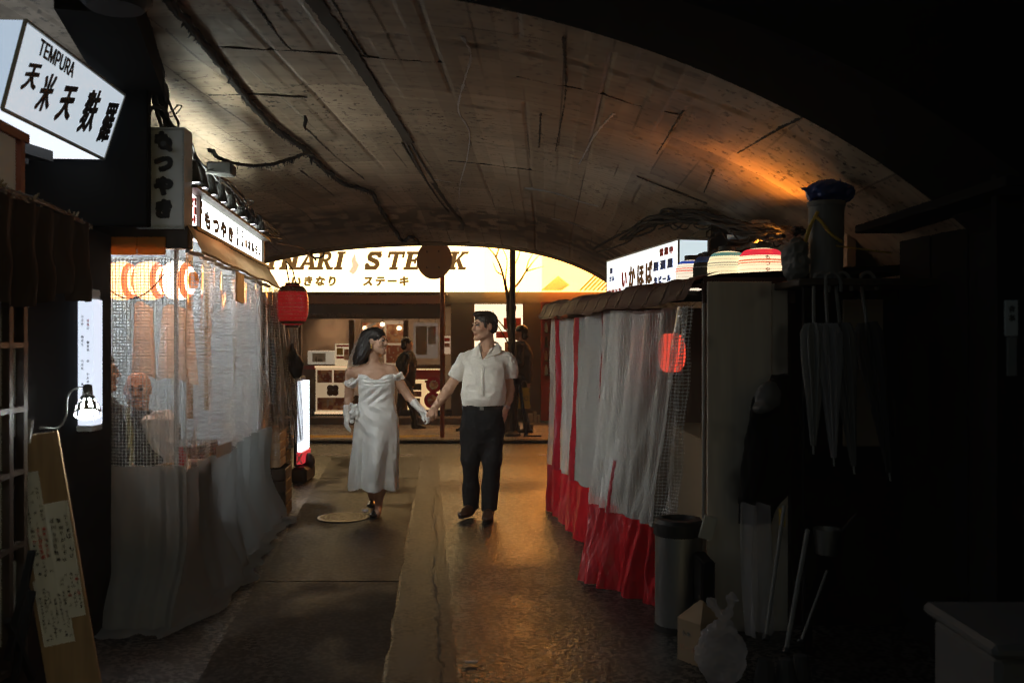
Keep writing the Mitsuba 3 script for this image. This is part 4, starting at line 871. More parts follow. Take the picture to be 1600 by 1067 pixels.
for i, (x, y) in enumerate(((-2.50, 5.75), (-2.325, 5.72), (-2.15, 5.70), (-1.975, 5.68))):
    lantern('paper_lantern', ('glowing orange lantern far left behind the clear curtain', 'second glowing lantern from the left behind the clear curtain', 'third glowing lantern from the left behind the clear curtain', 'whitest glowing lantern at the right end of the row behind the curtain')[i], np.array([x, y, 1.86]), .115, .165, (6, 2.5, 1.0) if i < 3 else (7, 5.2, 3.6), 'lit lanterns behind the clear curtain', axis_=(1, -.1, 0), caps='orangefilm', ribs=6, bands=((.05, .20, 'red', (2.2, .42, .12)), (.80, .95, 'red', (2.2, .42, .12))), w=1.5)
m = MB(); m.tube(sag((-2.26, 5.13, 1.92), (-1.86, 5.13, 1.86), .16), .0035, 5); one('sagging_wire', m, 'black', 'thin wire sagging across the clear curtain before the lanterns', 'wire')

# the people and things inside
dn = thing('person', 'bald older diner in a dark jacket sitting behind the clear curtain', 'person')
S = SDF((-2.75, 5.35, .5), (-1.95, 6.3, 1.5), .008); hc = np.array([-2.285, 5.86, 1.205]); p, R = head_sdf(S, hc, -.25, .98)
S.cap((-2.29, 5.9, .92), (-2.285, 5.88, 1.12), .06, .055, .02)
for q in (-1, 1): S.chain([(-2.29, 5.92, .95), (-2.29 + .16 * q, 5.92, .95), (-2.29 + .22 * q, 5.82, .78), (-2.27 + .1 * q, 5.66, .80)], [.05, .045, .04, .028], .02)
for q in (-1, 1): hand_sdf(S, np.array([-2.27 + .1 * q, 5.66, .80]), (.1 - .5 * q, -1, -.1), (0, 0, 1), -q, .17, curl=(.5, .55, .6, .7))
obj('body', S.mesh(1), 'skin', dn, smooth=True); face_parts(dn, p, R, .98)
S = SDF((-2.75, 5.35, .3), (-1.8, 6.3, 1.3), .01); S.loft([(.35, -2.29, 5.95, .19, .14), (.7, -2.29, 5.95, .18, .14), (.92, -2.29, 5.93, .2, .13), (1.02, -2.29, 5.91, .14, .1), (1.08, -2.29, 5.9, .07, .07)])
for q in (-1, 1): S.chain([(-2.29 + .17 * q, 5.92, .98), (-2.29 + .23 * q, 5.82, .78), (-2.27 + .11 * q, 5.68, .80)], [.07, .06, .045], .03)
for q in (-1, 1): S.chain([(-2.29 + .09 * q, 5.92, .46), (-2.29 + .1 * q, 5.58, .47)], [.09, .07], .03)
obj('jacket', wrinkle(S.mesh(1), .03, 10), 'jacket', dn, smooth=True); m = MB(); m.poly(Polygon([(-.022, .0), (.022, 0), (0, -.13)]), .006, (-2.285, 5.795, 1.03), (1, 0, 0), (0, 0, 1)); obj('shirt_front', m, 'offwhite', dn)
dn2 = thing('person', 'dark-haired diner in dark clothes half hidden at the left edge of the clear curtain', 'person')
hc = np.array([-2.36, 5.50, 1.33]); S = SDF(hc - [.3, .3, .35], hc + [.3, .3, .2], .008); p, R = head_sdf(S, hc, -1.9, .98); S.cap(hc + [0, .0, -.25], hc + [0, 0, -.08], .06, .055, .02); obj('body', S.mesh(1), 'skin', dn2, smooth=True); face_parts(dn2, p, R, .98)
S = SDF(hc - .2, hc + .2, .008); S.ell(p(0, -.026, .035), (.088, .108, .092), R); S.ell(p(0, .1, -.035), (.085, .085, .09), R, .01, 's'); obj('hair', wrinkle(S.mesh(1), .015, 35), 'hair', dn2, smooth=True)
S = SDF((-2.75, 5.2, .3), (-2.0, 5.9, 1.3), .01); S.loft([(.35, -2.4, 5.52, .19, .15), (.8, -2.39, 5.51, .19, .14), (1.05, -2.37, 5.5, .19, .12), (1.13, -2.36, 5.5, .12, .1), (1.18, -2.36, 5.5, .07, .07)])
S.chain([(-2.2, 5.5, 1.06), (-2.12, 5.5, .85), (-2.08, 5.6, .80)], [.065, .055, .045], .03); obj('jacket', wrinkle(S.mesh(1), .03, 10, 4), 'jacket', dn2, smooth=True)
S = SDF((-2.4, 5.3, .45), (-1.85, 6.1, 1.25), .01); S.loft([(.5, -2.085, 5.72, .075, .05), (.8, -2.09, 5.72, .085, .055), (1.0, -2.09, 5.72, .085, .05), (1.09, -2.09, 5.72, .05, .04)]); S.chain([(-2.155, 5.70, 1.02), (-2.17, 5.67, .74)], [.04, .038], .03); S.chain([(-2.03, 5.70, 1.02), (-2.015, 5.67, .76)], [.04, .038], .03)
wc = thing('white_coat', 'puffy white coat hung over a chair back beside the bald diner', 'coat'); obj('fabric', wrinkle(S.mesh(1), .05, 11, 3, (1, 1, 2.2)), 'white', wc, smooth=True)
ch = thing('chair', 'dark chair carrying the white coat inside the stall', 'chair'); m = MB()
for q in (-.08, .08): m.span((-2.09 + q - .015, 5.76, 0), (-2.09 + q + .015, 5.79, 1.0))
obj('back_frame', m, 'darkwood', ch); obj('seat', MB().span((-2.2, 5.75, .43), (-1.98, 6.02, .46), .008), 'darkwood', ch); m = MB()
for q in (-.08, .08): m.span((-2.09 + q - .015, 5.98, 0), (-2.09 + q + .015, 6.01, .43))
obj('leg', m, 'darkwood', ch)
sb_ = thing('sauce_bottle', 'red sauce bottle on the table behind the curtain', 'bottle'); c = np.array([-1.93, 5.60, .776]); obj('body', MB().lathe([(0, 0), (.024, 0), (.025, .07), (.012, .095), (.011, .11), (0, .11)], 16, c), 'red', sb_, smooth=40); obj('cap', MB().lathe([(.013, .11), (.013, .125), (.004, .15), (0, .15)], 12, c), 'white', sb_, smooth=40)
one('tray', MB().span((-2.12, 5.56, .776), (-1.97, 5.74, .79), .004), 'tan', 'small wooden tray on the table beside the red bottle', 'tray')
one('price_plaque', MB().bar(np.array([sx_(6.05) + .11, 6.05, 1.85]), np.array([sx_(6.30) + .11, 6.30, 1.84]), .012, .19, ch=.003), 'board', 'small wooden plaque hung on the side curtain under the golden valance', 'plaque')
one('white_label', MB().bar(np.array([sx_(5.6) + .09, 5.55, .86]), np.array([sx_(5.6) + .09, 5.85, .86]), .004, .07), 'lightgrey', 'pale strip of tape on the side curtain above its grey band', 'tape')

# vertical white sign with four brushed letters
vs = thing('vertical_sign', 'tall white box sign with four brushed letters above the stall corner', 'sign')
x0, x1, z0, z1, y0 = -2.005, -1.765, 2.115, 2.635, 5.15
obj('box', MB().span((x0, y0, z0), (x1, y0 + .12, z1), .006), 'signwhite', vs)
m = MB()
for (a, b) in (((x0 - .006, z0 - .012), (x1 + .006, z0)), ((x0 - .006, z1), (x1 + .006, z1 + .012))): m.span((a[0], y0 - .006, a[1]), (b[0], y0 + .126, b[1]))
m.span((x1, y0 - .006, z0), (x1 + .008, y0 + .126, z1)); obj('frame', m, 'lightgrey', vs)
for i, c in enumerate('もつやき'):
    g = affinity.skew(affinity.scale(glyph(c), .124, .122, origin=(0, 0)), 0, 5, origin=(0, 0)).buffer(.0085); obj('letter', MB().poly(g, .005, (x0 + .075, y0 - .001, z1 - .125 - i * .122), (1, 0, 0), (0, 0, 1)), 'ink', vs)
one('junction_box', MB().span((-2.13, 5.02, 2.42), (-1.93, 5.13, 2.56), .008), 'soot', 'black box clamped to the left edge of the tall white sign', 'box')
# lit sign row along the alley
rs_ = thing('sign_row', 'long lit sign row with black and red letters above the golden valance', 'sign')
def rowp(y, z, o=0.0): return np.array([sx_(y) - .03 + o, y, z])
def rowpanel(ya, yb, za, zb, emit, w):
    m = MB(); a, b = rowp(ya, 0), rowp(yb, 0); q = np.array([-.09, -.01, 0])
    v = [a + [0, 0, za], b + [0, 0, za - .01], b + [0, 0, zb - .012], a + [0, 0, zb]]; v += [x + q for x in v]
    m.add(v, [[0, 1, 2, 3], [4, 7, 6, 5], [0, 4, 5, 1], [3, 2, 6, 7], [0, 3, 7, 4], [1, 5, 6, 2]]); return obj('panel', m, 'signwhite', rs_, emit=emit, w=w)
ex = unit(rowp(7, 0) - rowp(5.3, 0)); 
pa = rowpanel(5.30, 5.55, 2.14, 2.345, (3.2, 3.0, 3.0), 2); pb = rowpanel(5.60, 7.95, 2.13, 2.345, (3.6, 3.85, 3.6), 7)
m = MB()
for z in (2.352, 2.125): m.bar(rowp(5.26, z, .004), rowp(8.0, z - .012, .004), .13, .018)
for y in (5.275, 5.575, 7.975): m.bar(rowp(y, 2.12, -.03), rowp(y, 2.36, -.03), .1, .03, up=(0, 1, 0))
obj('frame', m, 'darkwood', rs_)
tq = [rowp(5.3, 2.362, -.01), rowp(7.95, 2.35, -.01), rowp(7.95, 2.35, -.09), rowp(5.3, 2.362, -.09)]
obj('top_opening', MB().add(tq, [[0, 1, 2, 3]]), 'signwhite', rs_, emit=(44, 47, 41), w=9)
m = MB(); m.bar(rowp(5.26, 2.376, .0), rowp(8.0, 2.364, .0), .008, .03); m.bar(rowp(5.26, 2.385, -.10), rowp(8.0, 2.373, -.10), .008, .05); obj('light_baffle', m, 'charcoal', rs_)
def rowtext(s, y, z, size, mt, par, vert=False, ax=1.0, fat=.003):
    for i, c in enumerate(s):
        if c == ' ': continue
        o = rowp(y + (0 if vert else i * size * ax * 1.08), z - (i * size * 1.05 if vert else 0), .003)
        obj('letter', MB().poly(affinity.scale(glyph(c), size * ax, size, origin=(0, 0)).buffer(fat), .004, o + np.array([.001, 0, 0]), ex, (0, 0, 1)), mt, par)
rowtext('生ビ', 5.32, 2.25, .07, 'inkred', pa); rowtext('ール中', 5.32, 2.165, .06, 'inkred', pa); rowtext('営業', 5.47, 2.275, .05, 'inkred', pa, True)
rowtext('酒小', 5.64, 2.29, .04, 'ink', pb, True); rowtext('もつやき', 5.72, 2.165, .135, 'ink', pb, False, 1.7, .006); rowtext('とば', 6.80, 2.25, .075, 'ink', pb, True); rowtext('三小', 6.98, 2.25, .07, 'ink', pb, True)
rowtext('串', 7.14, 2.19, .08, 'inkbrown', pb); rowtext('ホルモン', 7.25, 2.18, .10, 'ink', pb, False, 1.5)
# can spotlights above it
for i, y in enumerate((5.32, 5.52, 5.78, 6.08, 6.42, 6.8, 7.22, 7.64)):
    c = rowp(y, 2.43, .03); d = unit([.22, -.10, -1.0]); k = thing('spotlight', 'black can spotlight, %s from the near end of the row above the lit sign' % ('first', 'second', 'third', 'fourth', 'fifth', 'sixth', 'seventh', 'eighth')[i], 'spotlight', 'can spotlights above the left sign row')
    Rm = np.stack([unit(np.cross([0, 1, 0], d)), np.cross(d, unit(np.cross([0, 1, 0], d))), d], 1)
    obj('can', MB().lathe([(0, -.075), (.028, -.07), (.036, -.05), (.040, .06), (.037, .06), (.034, .045)], 18, c, Rm), 'charcoal', k, smooth=40)
    obj('lens', MB().lathe([(0, .046), (.034, .046)], 18, c, Rm @ np.diag([1, -1, 1.0])), 'white', k, emit=(9, 9.5, 9.5), w=.4)
    obj('bracket', MB().bar(c + [0, 0, .03], c + [-.08, 0, .06], .015, .015), 'charcoal', k)
one('conduit_pipe', MB().tube([rowp(5.0, 2.53, -.05), rowp(6.5, 2.515, -.05), rowp(8.1, 2.5, -.05)], .014, 8), 'charcoal', 'straight pipe carrying the can spotlights', 'pipe')
one('sensor_box', MB().box(P(346, 265, 5.9), (.15, .16, .07), rotz(.1), .01), 'charcoal', 'dark flat box under the vault among the left cables', 'box')
# cables along the left of the vault
def cable(name, label, pts, r, mt='black', n=60, hang=0.0, fuzz=0.0, seed=0, cat='cable', smooth=True):
    q = spline(np.array(pts, float), n)
    if fuzz:
        rr = np.random.RandomState(seed); q = q + np.convolve(rr.randn(n + 2), [.25, .5, .25], 'valid')[:, None] * fuzz * np.array([.6, .3, 1]); 
    rad = r * (1 + .25 * (np.random.RandomState(seed + 5).rand(n) - .5)) if fuzz else r
    return MB().tube(q, rad, 8)
def vp(px, py, off=.03): return vault_hit(px, py) - np.array([0, 0, off])
mc_ = thing('main_cable', 'thick dusty cable running diagonally across the vault from the top left', 'cable')
mp = [vp(*q) for q in [(258, -18), (300, 35), (340, 85), (372, 130), (405, 170), (440, 202), (470, 222), (492, 244), (520, 270), (545, 285), (580, 296), (592, 318), (607, 342), (628, 372), (642, 366), (655, 376)]]
obj('sleeve', cable('', '', mp, .02, n=200, fuzz=.006, seed=2), 'tar', mc_, smooth=True)
m = MB(); r_ = np.random.RandomState(6); sp_ = spline(np.array(mp), 400)
for i in range(260):
    c = sp_[r_.randint(0, 399)]; e = c + r_.randn(3) * [.012, .012, .008] - [0, 0, .012 + .02 * r_.rand()]; m.tube([c, (c + e) / 2 + r_.randn(3) * .004, e], [.006, .005, .002], 5)
obj('dust_fringe', m, 'tar', mc_, kind='stuff')
bc = thing('branch_cable', 'dusty cable sagging from the left cable bundle to the thick vault cable', 'cable')
bp = [P(326, 232, 5.9), P(345, 248, 5.95), P(380, 258, 6.1), P(415, 258, 6.3), P(450, 250, 6.5), P(478, 240, 6.7), vp(490, 236)]
obj('sleeve', cable('', '', bp, .011, n=90, fuzz=.004, seed=8), 'tar', bc, smooth=True)
m = MB(); sp_ = spline(np.array(bp), 200)
for i in range(110):
    c = sp_[r_.randint(0, 199)]; e = c + r_.randn(3) * .008 - [0, 0, .01 + .018 * r_.rand()]; m.tube([c, e], [.005, .002], 5)
obj('dust_fringe', m, 'tar', bc, kind='stuff')
for i in range(2):
    a = vp(*((476, 180), (486, 238))[i], .0); one('hanging_dust_tuft', MB().tube([a, a + [.008, 0, -.03], a + [0, 0, -.07], a + [.006, 0, -.10]], [.006, .014, .010, .003], 6), 'tar', ('ragged dust tuft above the bend of the thick vault cable', 'ragged dust tuft where the sagging cable meets the thick one')[i], 'dust tuft')
lb = thing('cable_bundle', 'messy bundle of black cables along the left edge of the vault above the signs', 'cable bundle')
base = [(232, 95, 5.0), (250, 150, 5.15), (262, 195, 5.25), (282, 225, 5.4), (305, 250, 5.7), (335, 275, 6.0), (362, 305, 6.6), (385, 332, 7.2), (405, 352, 7.9), (432, 372, 8.6)]
for i in range(9):
    pts = [P(a + r_.randn() * 7, b + r_.randn() * 6, y) for a, b, y in base]; obj('strand', cable('', '', pts, .006 + .007 * r_.rand(), n=110, fuzz=.003, seed=30 + i), 'black' if i % 3 else 'charcoal', lb, smooth=True)
for i in range(9):
    j = r_.randint(1, 8); a, b, y = base[j]; c = P(a, b, y); q = [c, c + [r_.randn() * .05, .05, -.05 - .05 * r_.rand()], c + [r_.randn() * .06, .12, -.03], c + [.02, .2, .0]]
    obj('loose_wire', cable('', '', q, .0035, n=24), 'black', lb, smooth=True)
one('hooked_hose', cable('', '', [P(228, 178, 5.1), P(240, 168, 5.1), P(255, 170, 5.15), P(262, 182, 5.2)], .012, n=24), 'charcoal', 'bent grey hose beside the left cable bundle', 'hose', smooth=True)
one('coiled_wire', cable('', '', [P(430, 380, 8.8) , P(470, 388, 9.6), P(490, 402, 10), P(502, 402, 10), P(506, 394, 10), P(496, 389, 10), P(486, 396, 10), P(494, 407, 10)], .009, n=70), 'rust', 'looped wire hanging at the left foot of the far arch', 'wire', smooth=True)
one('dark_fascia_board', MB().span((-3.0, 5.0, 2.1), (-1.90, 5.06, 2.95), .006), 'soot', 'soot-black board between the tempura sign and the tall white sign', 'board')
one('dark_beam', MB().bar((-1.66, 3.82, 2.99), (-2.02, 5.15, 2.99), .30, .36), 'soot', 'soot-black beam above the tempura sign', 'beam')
one('ceiling_lamp', MB().lathe([(0, .0), (.10, .0), (.13, .03), (.13, .08), (0, .08)], 28, P(180, 14, 3.55) + [0, 0, 0]), 'charcoal', 'unlit round ceiling lamp at the top left of the photo', 'lamp', smooth=40)

# tempura box sign
ts = thing('tempura_sign', 'glowing white box sign with brushed black letters at the upper left', 'sign')
A, B = np.array([-1.875, 3.7, 2.737]), np.array([-1.997, 4.95, 2.768]); C_, D_ = np.array([-1.965, 3.7, 2.395]), np.array([-2.105, 4.95, 2.438])
wd = np.array([-.42, -.03, 0]); face = [A, B, D_, C_]; ba = [A + wd, B + wd, D_ + wd * .75, C_ + wd * .75]
m = MB(); m.add(face, [[0, 3, 2, 1]]); fp = obj('front_panel', m, 'signwhite', ts, emit=(.50, .575, .64), w=2)
obj('end_panel', MB().add([A, C_, ba[3], ba[0]], [[0, 3, 2, 1]]), 'signwhite', ts, emit=(.40, .50, .62), w=1); obj('end_panel', MB().add([B, D_, ba[2], ba[1]], [[0, 1, 2, 3]]), 'signwhite', ts, emit=(.40, .50, .62), w=1)
m = MB(); m.add([C_, D_, ba[2], ba[3]], [[0, 3, 2, 1]]); obj('bottom_panel', m, 'signwhite', ts, emit=(.95, 1.02, 1.1), w=2)
m = MB(); m.add([A, B, ba[1], ba[0]], [[0, 1, 2, 3]]); obj('top_panel', m, 'signwhite', ts, emit=(.30, .35, .4), w=1)
m = MB()
for a, b in ((A, B), (B, D_), (D_, C_), (C_, A)): m.bar(a, b, .012, .012)
obj('edge_trim', m, 'lightgrey', ts)
fx_, fyv = unit(B - A), unit((A - C_) - unit(B - A) * ((A - C_) @ unit(B - A))); fn_ = unit(np.cross(fx_, fyv))
Lf, Hf = np.linalg.norm(B - A), (A - C_) @ fyv
def onface(u, v): return C_ + fx_ * (u * Lf) + fyv * (v * Hf) + fn_ * .001
tm = meshkit.text_mesh('TEMPURA', .062, .003, True); V = tm.vertices * [.95, 1, 1]; obj('lettering', (onface(.13, .76) + V[:, :1] * fx_ + V[:, 1:2] * fyv + V[:, 2:] * fn_, tm.faces), 'ink', fp)
for c, u, v, sw, sh, fat in (('天', .06, .23, .16, .155, .003), ('米', .19, .06, .16, .215, .003), ('天', .36, .08, .19, .22, .005), ('麩', .575, .06, .22, .27, .003), ('羅', .79, .06, .20, .28, .003)):
    g = affinity.skew(affinity.scale(glyph(c), sw, sh, origin=(0, 0)).buffer(fat), 10, 12, origin=(0, 0)); obj('letter', MB().poly(g, .003, onface(u, v), fx_, fyv), 'ink', fp)
m = MB(); m.bar(C_ + wd * .6 + [-.1, -.5, -.045], D_ + wd * .35 + [0, -.3, -.045], .07, .05); m.bar(C_ + wd * .9 + [-.1, -.5, -.07], D_ + wd * .6 + [0, -.3, -.07], .05, .03); obj('bracket_rail', m, 'charcoal', ts)

# shop front under it: lattice, noren, light box
sf = thing('lattice_shopfront', 'dark wooden shopfront with papered lattice at the far left', 'shopfront')
WX = lambda y: -1.93 - .10 * (y - 3.7)
def wallp(y, z, o=0.0): return np.array([WX(y) + o, y, z])
for nm, o, h0, h1 in (('wall', -.06, 0, 2.06), ('upper_wall', -.52, 2.06, 3.0)):
    m = MB(); a, b = wallp(2.6, h0, o), wallp(5.1, h0, o); q = np.array([-.6, 0, 0]); u = np.array([0, 0, h1 - h0])
    m.add([a, b, b + u, a + u, a + q, b + q, b + q + u, a + q + u], [[0, 1, 2, 3], [4, 7, 6, 5], [0, 3, 7, 4], [1, 5, 6, 2], [3, 2, 6, 7]]); obj(nm, m, 'soot', sf)
for (ya, yb, za, zb) in ((3.60, 3.72, 1.50, 1.74), (3.60, 3.72, 1.25, 1.47), (3.745, 3.85, 1.25, 1.47), (3.60, 3.72, 1.0, 1.21), (3.745, 3.85, 1.12, 1.21), (3.62, 3.72, .70, .96), (3.62, 3.72, .32, .68), (3.745, 3.87, .36, .62)):
    obj('paper_pane', MB().bar(wallp(ya, (za + zb) / 2, -.05), wallp(yb, (za + zb) / 2, -.05), .008, zb - za), 'paper', sf)
m = MB()
for y in (3.58, 3.733, 3.87): m.bar(wallp(y, .2, -.03), wallp(y, 1.85, -.03), .035, .03, up=(0, 1, 0))
for z in (.22, .69, .98, 1.23, 1.485, 1.78): m.bar(wallp(3.3, z, -.03), wallp(3.90, z, -.03), .03, .022)
obj('lattice_bar', m, 'darkwood', sf)
m = MB()
for (za, zb) in ((.30, .66), (.10, .50), (.45, .15)): m.bar(wallp(3.62, za, .02), wallp(3.85, zb, .02), .024, .024)
obj('bracing_bar', m, 'soot', sf)
m = MB(); m.bar(wallp(3.55, 2.08, -.02), wallp(3.75, 2.08, -.02), .03, .42); obj('papered_transom', m, 'paper', sf)
m = MB(); m.bar(wallp(3.2, 2.31, -.01), wallp(3.85, 2.31, -.01), .04, .035); m.bar(wallp(3.80, 1.85, -.01), wallp(3.80, 2.31, -.01), .03, .03, up=(0, 1, 0)); obj('red_frame', m, 'redpaint', sf)
one('paper_amulet', MB().bar(wallp(3.52, 1.60, .01), wallp(3.545, 1.60, .01), .01, .12), 'offwhite', 'small green-tinged paper strip hanging on the lattice under the curtain', 'paper strip')
nr = thing('noren_curtain', 'dark brown cloth door curtain hanging under the tempura sign', 'curtain')
def noren(s, t): 
    y = 3.25 + 1.12 * s; return wallp(y, 2.04 - (.36 + .05 * math.sin(5 * s) + .05 * (s > .86)) * t, .06 + .03 * math.sin(34 * s + t) * (.4 + t) + .03 * n2(s * 9, t * 2, 51))
obj('cloth', sheet_mesh(noren, 0, 1, 0, 1, 110, 16), 'noren', nr, smooth=True)
rp = spline([wallp(3.2, 2.07, .06), wallp(3.5, 2.05, .07), wallp(3.9, 2.055, .06), wallp(4.42, 2.03, .06)], 50); obj('rod', MB().tube(rp, .012, 8), 'darkwood', nr)
m = MB()
for i in range(70):
    a = rp[r_.randint(0, 49)]; m.tube([a, a + r_.randn(3) * [.012, .02, .014]], [.007, .004], 5)
obj('rope_wrap', m, 'tan', nr, kind='stuff')
ml = thing('menu_light_box', 'tall lit white menu box covered in small columns of writing', 'sign')
y0 = 4.60; x0, x1, z0, z1 = P(103, 0, y0)[0], P(146, 0, y0)[0], P(0, 664, y0)[2], P(0, 468, y0)[2]
bx_ = obj('panel', MB().span((x0, y0, z0), (x1, y0 + .10, z1)), 'signwhite', ml, emit=(.72, .80, .95), w=1.5)
obj('side_tube', MB().span((x0 - .058, y0 + .01, z0 - .02), (x0 - .035, y0 + .05, z1)), 'white', ml, emit=(1.3, 1.45, 1.7), w=.6)
m = MB(); m.span((x0 - .03, y0 - .004, z0), (x0 - .002, y0 + .1, z1), .003); m.span((x0 - .09, y0 + .02, z0), (x0 - .063, y0 + .1, z1), .003); m.span((x0 - .09, y0 - .02, z0 - .03), (x1, y0 + .1, z0 - .002), .004); obj('frame', m, 'lightgrey', ml)
obj('top_cap', MB().span((x0 + .03, y0 - .005, z1), (x1 - .01, y0 + .1, z1 + .05), .004), 'lightgrey', ml)
words = ['御食事', '天丼', '海老天', '定食', '生ビール', '御酒', '小天丼', '串', '営業中', '丼物', 'ビール']
for j in range(4):
    m = MB(); mr = MB(); z = z1 - .09 - .02 * (j % 2)
    while z > z0 + .07:
        w = words[r_.randint(len(words))]
        for c in w:
            if z < z0 + .03: break
            (mr if (j == 3 and z > z1 - .14) else m).poly(affinity.scale(glyph(c), .0165, .0165, origin=(0, 0)), .002, (x1 - .034 - (3 - j) * .027, y0 - .0005, z), (1, 0, 0), (0, 0, 1)); z -= .0185
        z -= .03 + .04 * r_.rand()
    if m.v: obj('writing', m, 'ink', bx_, kind='stuff')
    if mr.v: obj('writing', mr, 'inkred', bx_, kind='stuff')
# clip lamp
dl = thing('clip_lamp', 'lit clip lamp with a slotted grey shade before the menu box', 'lamp')
lc = P(137, 628, 4.02); ax_ = unit([.22, -.50, -1]); xx = unit(np.cross([0, 1, 0], ax_)); Rl = np.stack([xx, np.cross(ax_, xx), ax_], 1)
n = 96; prof = [(-.062, .016), (-.058, .021), (-.03, .023), (-.024, .026)]
m = MB(); m.lathe([(r, z) for z, r in [(-.075, .0), (-.075, .018), (-.022, .022)]], 24, lc, Rl); obj('socket', m, 'grey', dl, smooth=40)
# shade: a shell whose rows of slots are left open
zs = np.linspace(-.022, .058, 25); ns_ = 60
rad = lambda z: .024 + .026 * sst(-.03, .05, z) + .004
g = np.array([[np.array([rad(z) * math.cos(a), rad(z) * math.sin(a), z]) for z in zs] for a in np.arange(ns_) * 2 * np.pi / ns_])
fs = []
for i in range(ns_):
    for j in range(24):
        u = i % 6; hole = (5 <= j <= 9 and 1 <= u <= 3) or (13 <= j <= 20 and 1 <= u <= 3)
        if not hole: k_ = (i + 1) % ns_; fs.append([i * 25 + j, k_ * 25 + j, k_ * 25 + j + 1, i * 25 + j + 1])
obj('shade', (g.reshape(-1, 3) @ Rl.T + lc, np.array(fs)), 'grey', dl, smooth=60)
obj('bulb', MB().lathe([(0, -.015), (.014, -.012), (.024, .015), (.030, .04), (.03, .05), (0, .054)], 20, lc, Rl), 'white', dl, smooth=60, emit=(105, 115, 115), w=3)
m = MB(); m.tube(spline([P(62, 668, 4.0), P(90, 668, 4.05), P(103, 650, 4.05), P(106, 620, 4.04), P(116, 608, 4.03), lc + Rl @ np.array([0, 0, -.07])], 40), .005, 8); obj('gooseneck', m, 'steel_dull', dl, smooth=True)
m = MB(); m.bar(P(46, 655, 3.93), P(41, 692, 3.92), .03, .018, up=(0, 1, 0)); m.bar(P(36, 656, 3.95), P(28, 690, 3.95), .02, .01, up=(0, 1, 0)); obj('clip', m, 'lightgrey', dl)
# leaning board with paper menus
lbk = thing('menu_board', 'long wooden board with handwritten paper menus leaning at the left foreground', 'board')
t0, b0 = np.array([-1.97, 3.93, 1.118]), np.array([-1.825, 4.02, .012]); dn_ = unit(b0 - t0); xr = unit(np.array([1, .25, 0]) - dn_ * (np.array([1, .25, 0]) @ dn_)); nr_ = unit(np.cross(xr, -dn_)); Lb = np.linalg.norm(b0 - t0)
obj('plank', MB().box((t0 + b0) / 2 - nr_ * .01, (.205, Lb, .02), np.stack([xr, -dn_, nr_], 1), .003), 'board', lbk)
def onb(u, v, o=0.0): return t0 + xr * u + dn_ * v + nr_ * o
def papersheet(u0, u1, v0, v1, lift, seed, tilt=0.0):
    m = MB(); rr = seed
    def fn(a, b): return onb(u0 + (u1 - u0) * a + tilt * b, v0 + (v1 - v0) * b, .002 + lift + .004 * (n2(a * 2, b * 4, seed) + .5) + .004 * abs(2 * a - 1) ** 6)
    m.grid(fn, np.linspace(0, 1, 10), np.linspace(1, 0, 24)); return obj('paper_menu', m, 'paper', lbk, smooth=True)
def scrawl(u0, u1, v0, v1, cols, size, mt, seed, par, dens=.9, lift=.009):
    rr = np.random.RandomState(seed); m = MB(); ks = [k for k in GL if k not in 'ー']
    for c in range(cols):
        u = u1 - size - c * (u1 - u0) / cols; v = v0 + size + rr.rand() * .05
        while v < v1:
            if rr.rand() < dens: m.poly(affinity.skew(affinity.scale(glyph(ks[rr.randint(len(ks))]), size * (.8 + .4 * rr.rand()), size * (.8 + .4 * rr.rand()), origin=(0, 0)), rr.randn() * 8, 0, origin=(0, 0)), .001, onb(u, v, lift), xr, -dn_)
            v += size * 1.12
            if rr.rand() < .12: v += size * 1.5
    if m.v: obj('writing', m, mt, par, kind='stuff')
p1 = papersheet(-.075, .005, .15, .62, .000, 61, .0); p2 = papersheet(.005, .097, .29, .78, .0005, 62, -.005); p3 = papersheet(-.085, .035, .60, .88, .0018, 63, .0)
scrawl(-.07, .0, .19, .60, 3, .017, 'ink', 1, p1, .75); scrawl(-.065, .0, .36, .52, 3, .02, 'inkred', 2, p1, .55, .0095); scrawl(.01, .092, .32, .55, 3, .024, 'ink', 3, p2, .8); scrawl(.01, .09, .55, .76, 4, .015, 'ink', 4, p2, .7); scrawl(.02, .09, .52, .70, 2, .018, 'inkred', 5, p2, .5, .0095)
scrawl(-.08, .03, .63, .86, 6, .014, 'ink', 6, p3, .85, .011)

# second stall further along: red lantern, striped cloth, clutter, standing light sign
lantern('red_paper_lantern', 'red glowing paper lantern hanging past the far corner of the left stall', P(457, 477, 8.7), .145, .36, (.12, .006, .005), paper='red', caps='darkwood', ribs=11, bands=((.84, .985, 'rust', None), (.03, .10, 'rust', None)))
m = MB(); c = P(457, 477, 8.7); m.tube([c + [-.03, 0, .2], c + [-.05, 0, .32], c + [-.06, 0, .40]], .005, 6); m.tube([c + [.03, 0, .2], c + [.0, 0, .33], c + [-.06, 0, .40]], .005, 6); one('lantern_hook', m, 'black', 'bent wire hook above the red lantern', 'hook')
def far_fn(s, t):
    y = 8.15 + 1.5 * s; z = 1.93 * (1 - t) + .05
    return np.array([-2.06 - .10 * (y - 8.1) + .14 * t * (.4 + s) + .03 * math.sin(40 * s) + .06 * n2(s * 5, t * 2, 71), y, z])
cfar = thing('clear_curtain', 'short clear net curtain slanting beside the red lantern', 'curtain')
obj('film', sheet_mesh(far_fn, 0, 1, 0, .75, 60, 30), 'film_clear', cfar, smooth=True); obj('thread_grid', thread_mesh(far_fn, 0, 1, .01, .75, .016, .012, .0011, .0016, 60, 30), 'thread', cfar, kind='stuff')
def str_fn(s, t): return np.array([-2.03 - .09 * s + .02 * math.sin(20 * s), 8.12 + .28 * s, 1.52 - .55 * t]) + np.array([.02 * math.sin(3 * t), 0, 0])
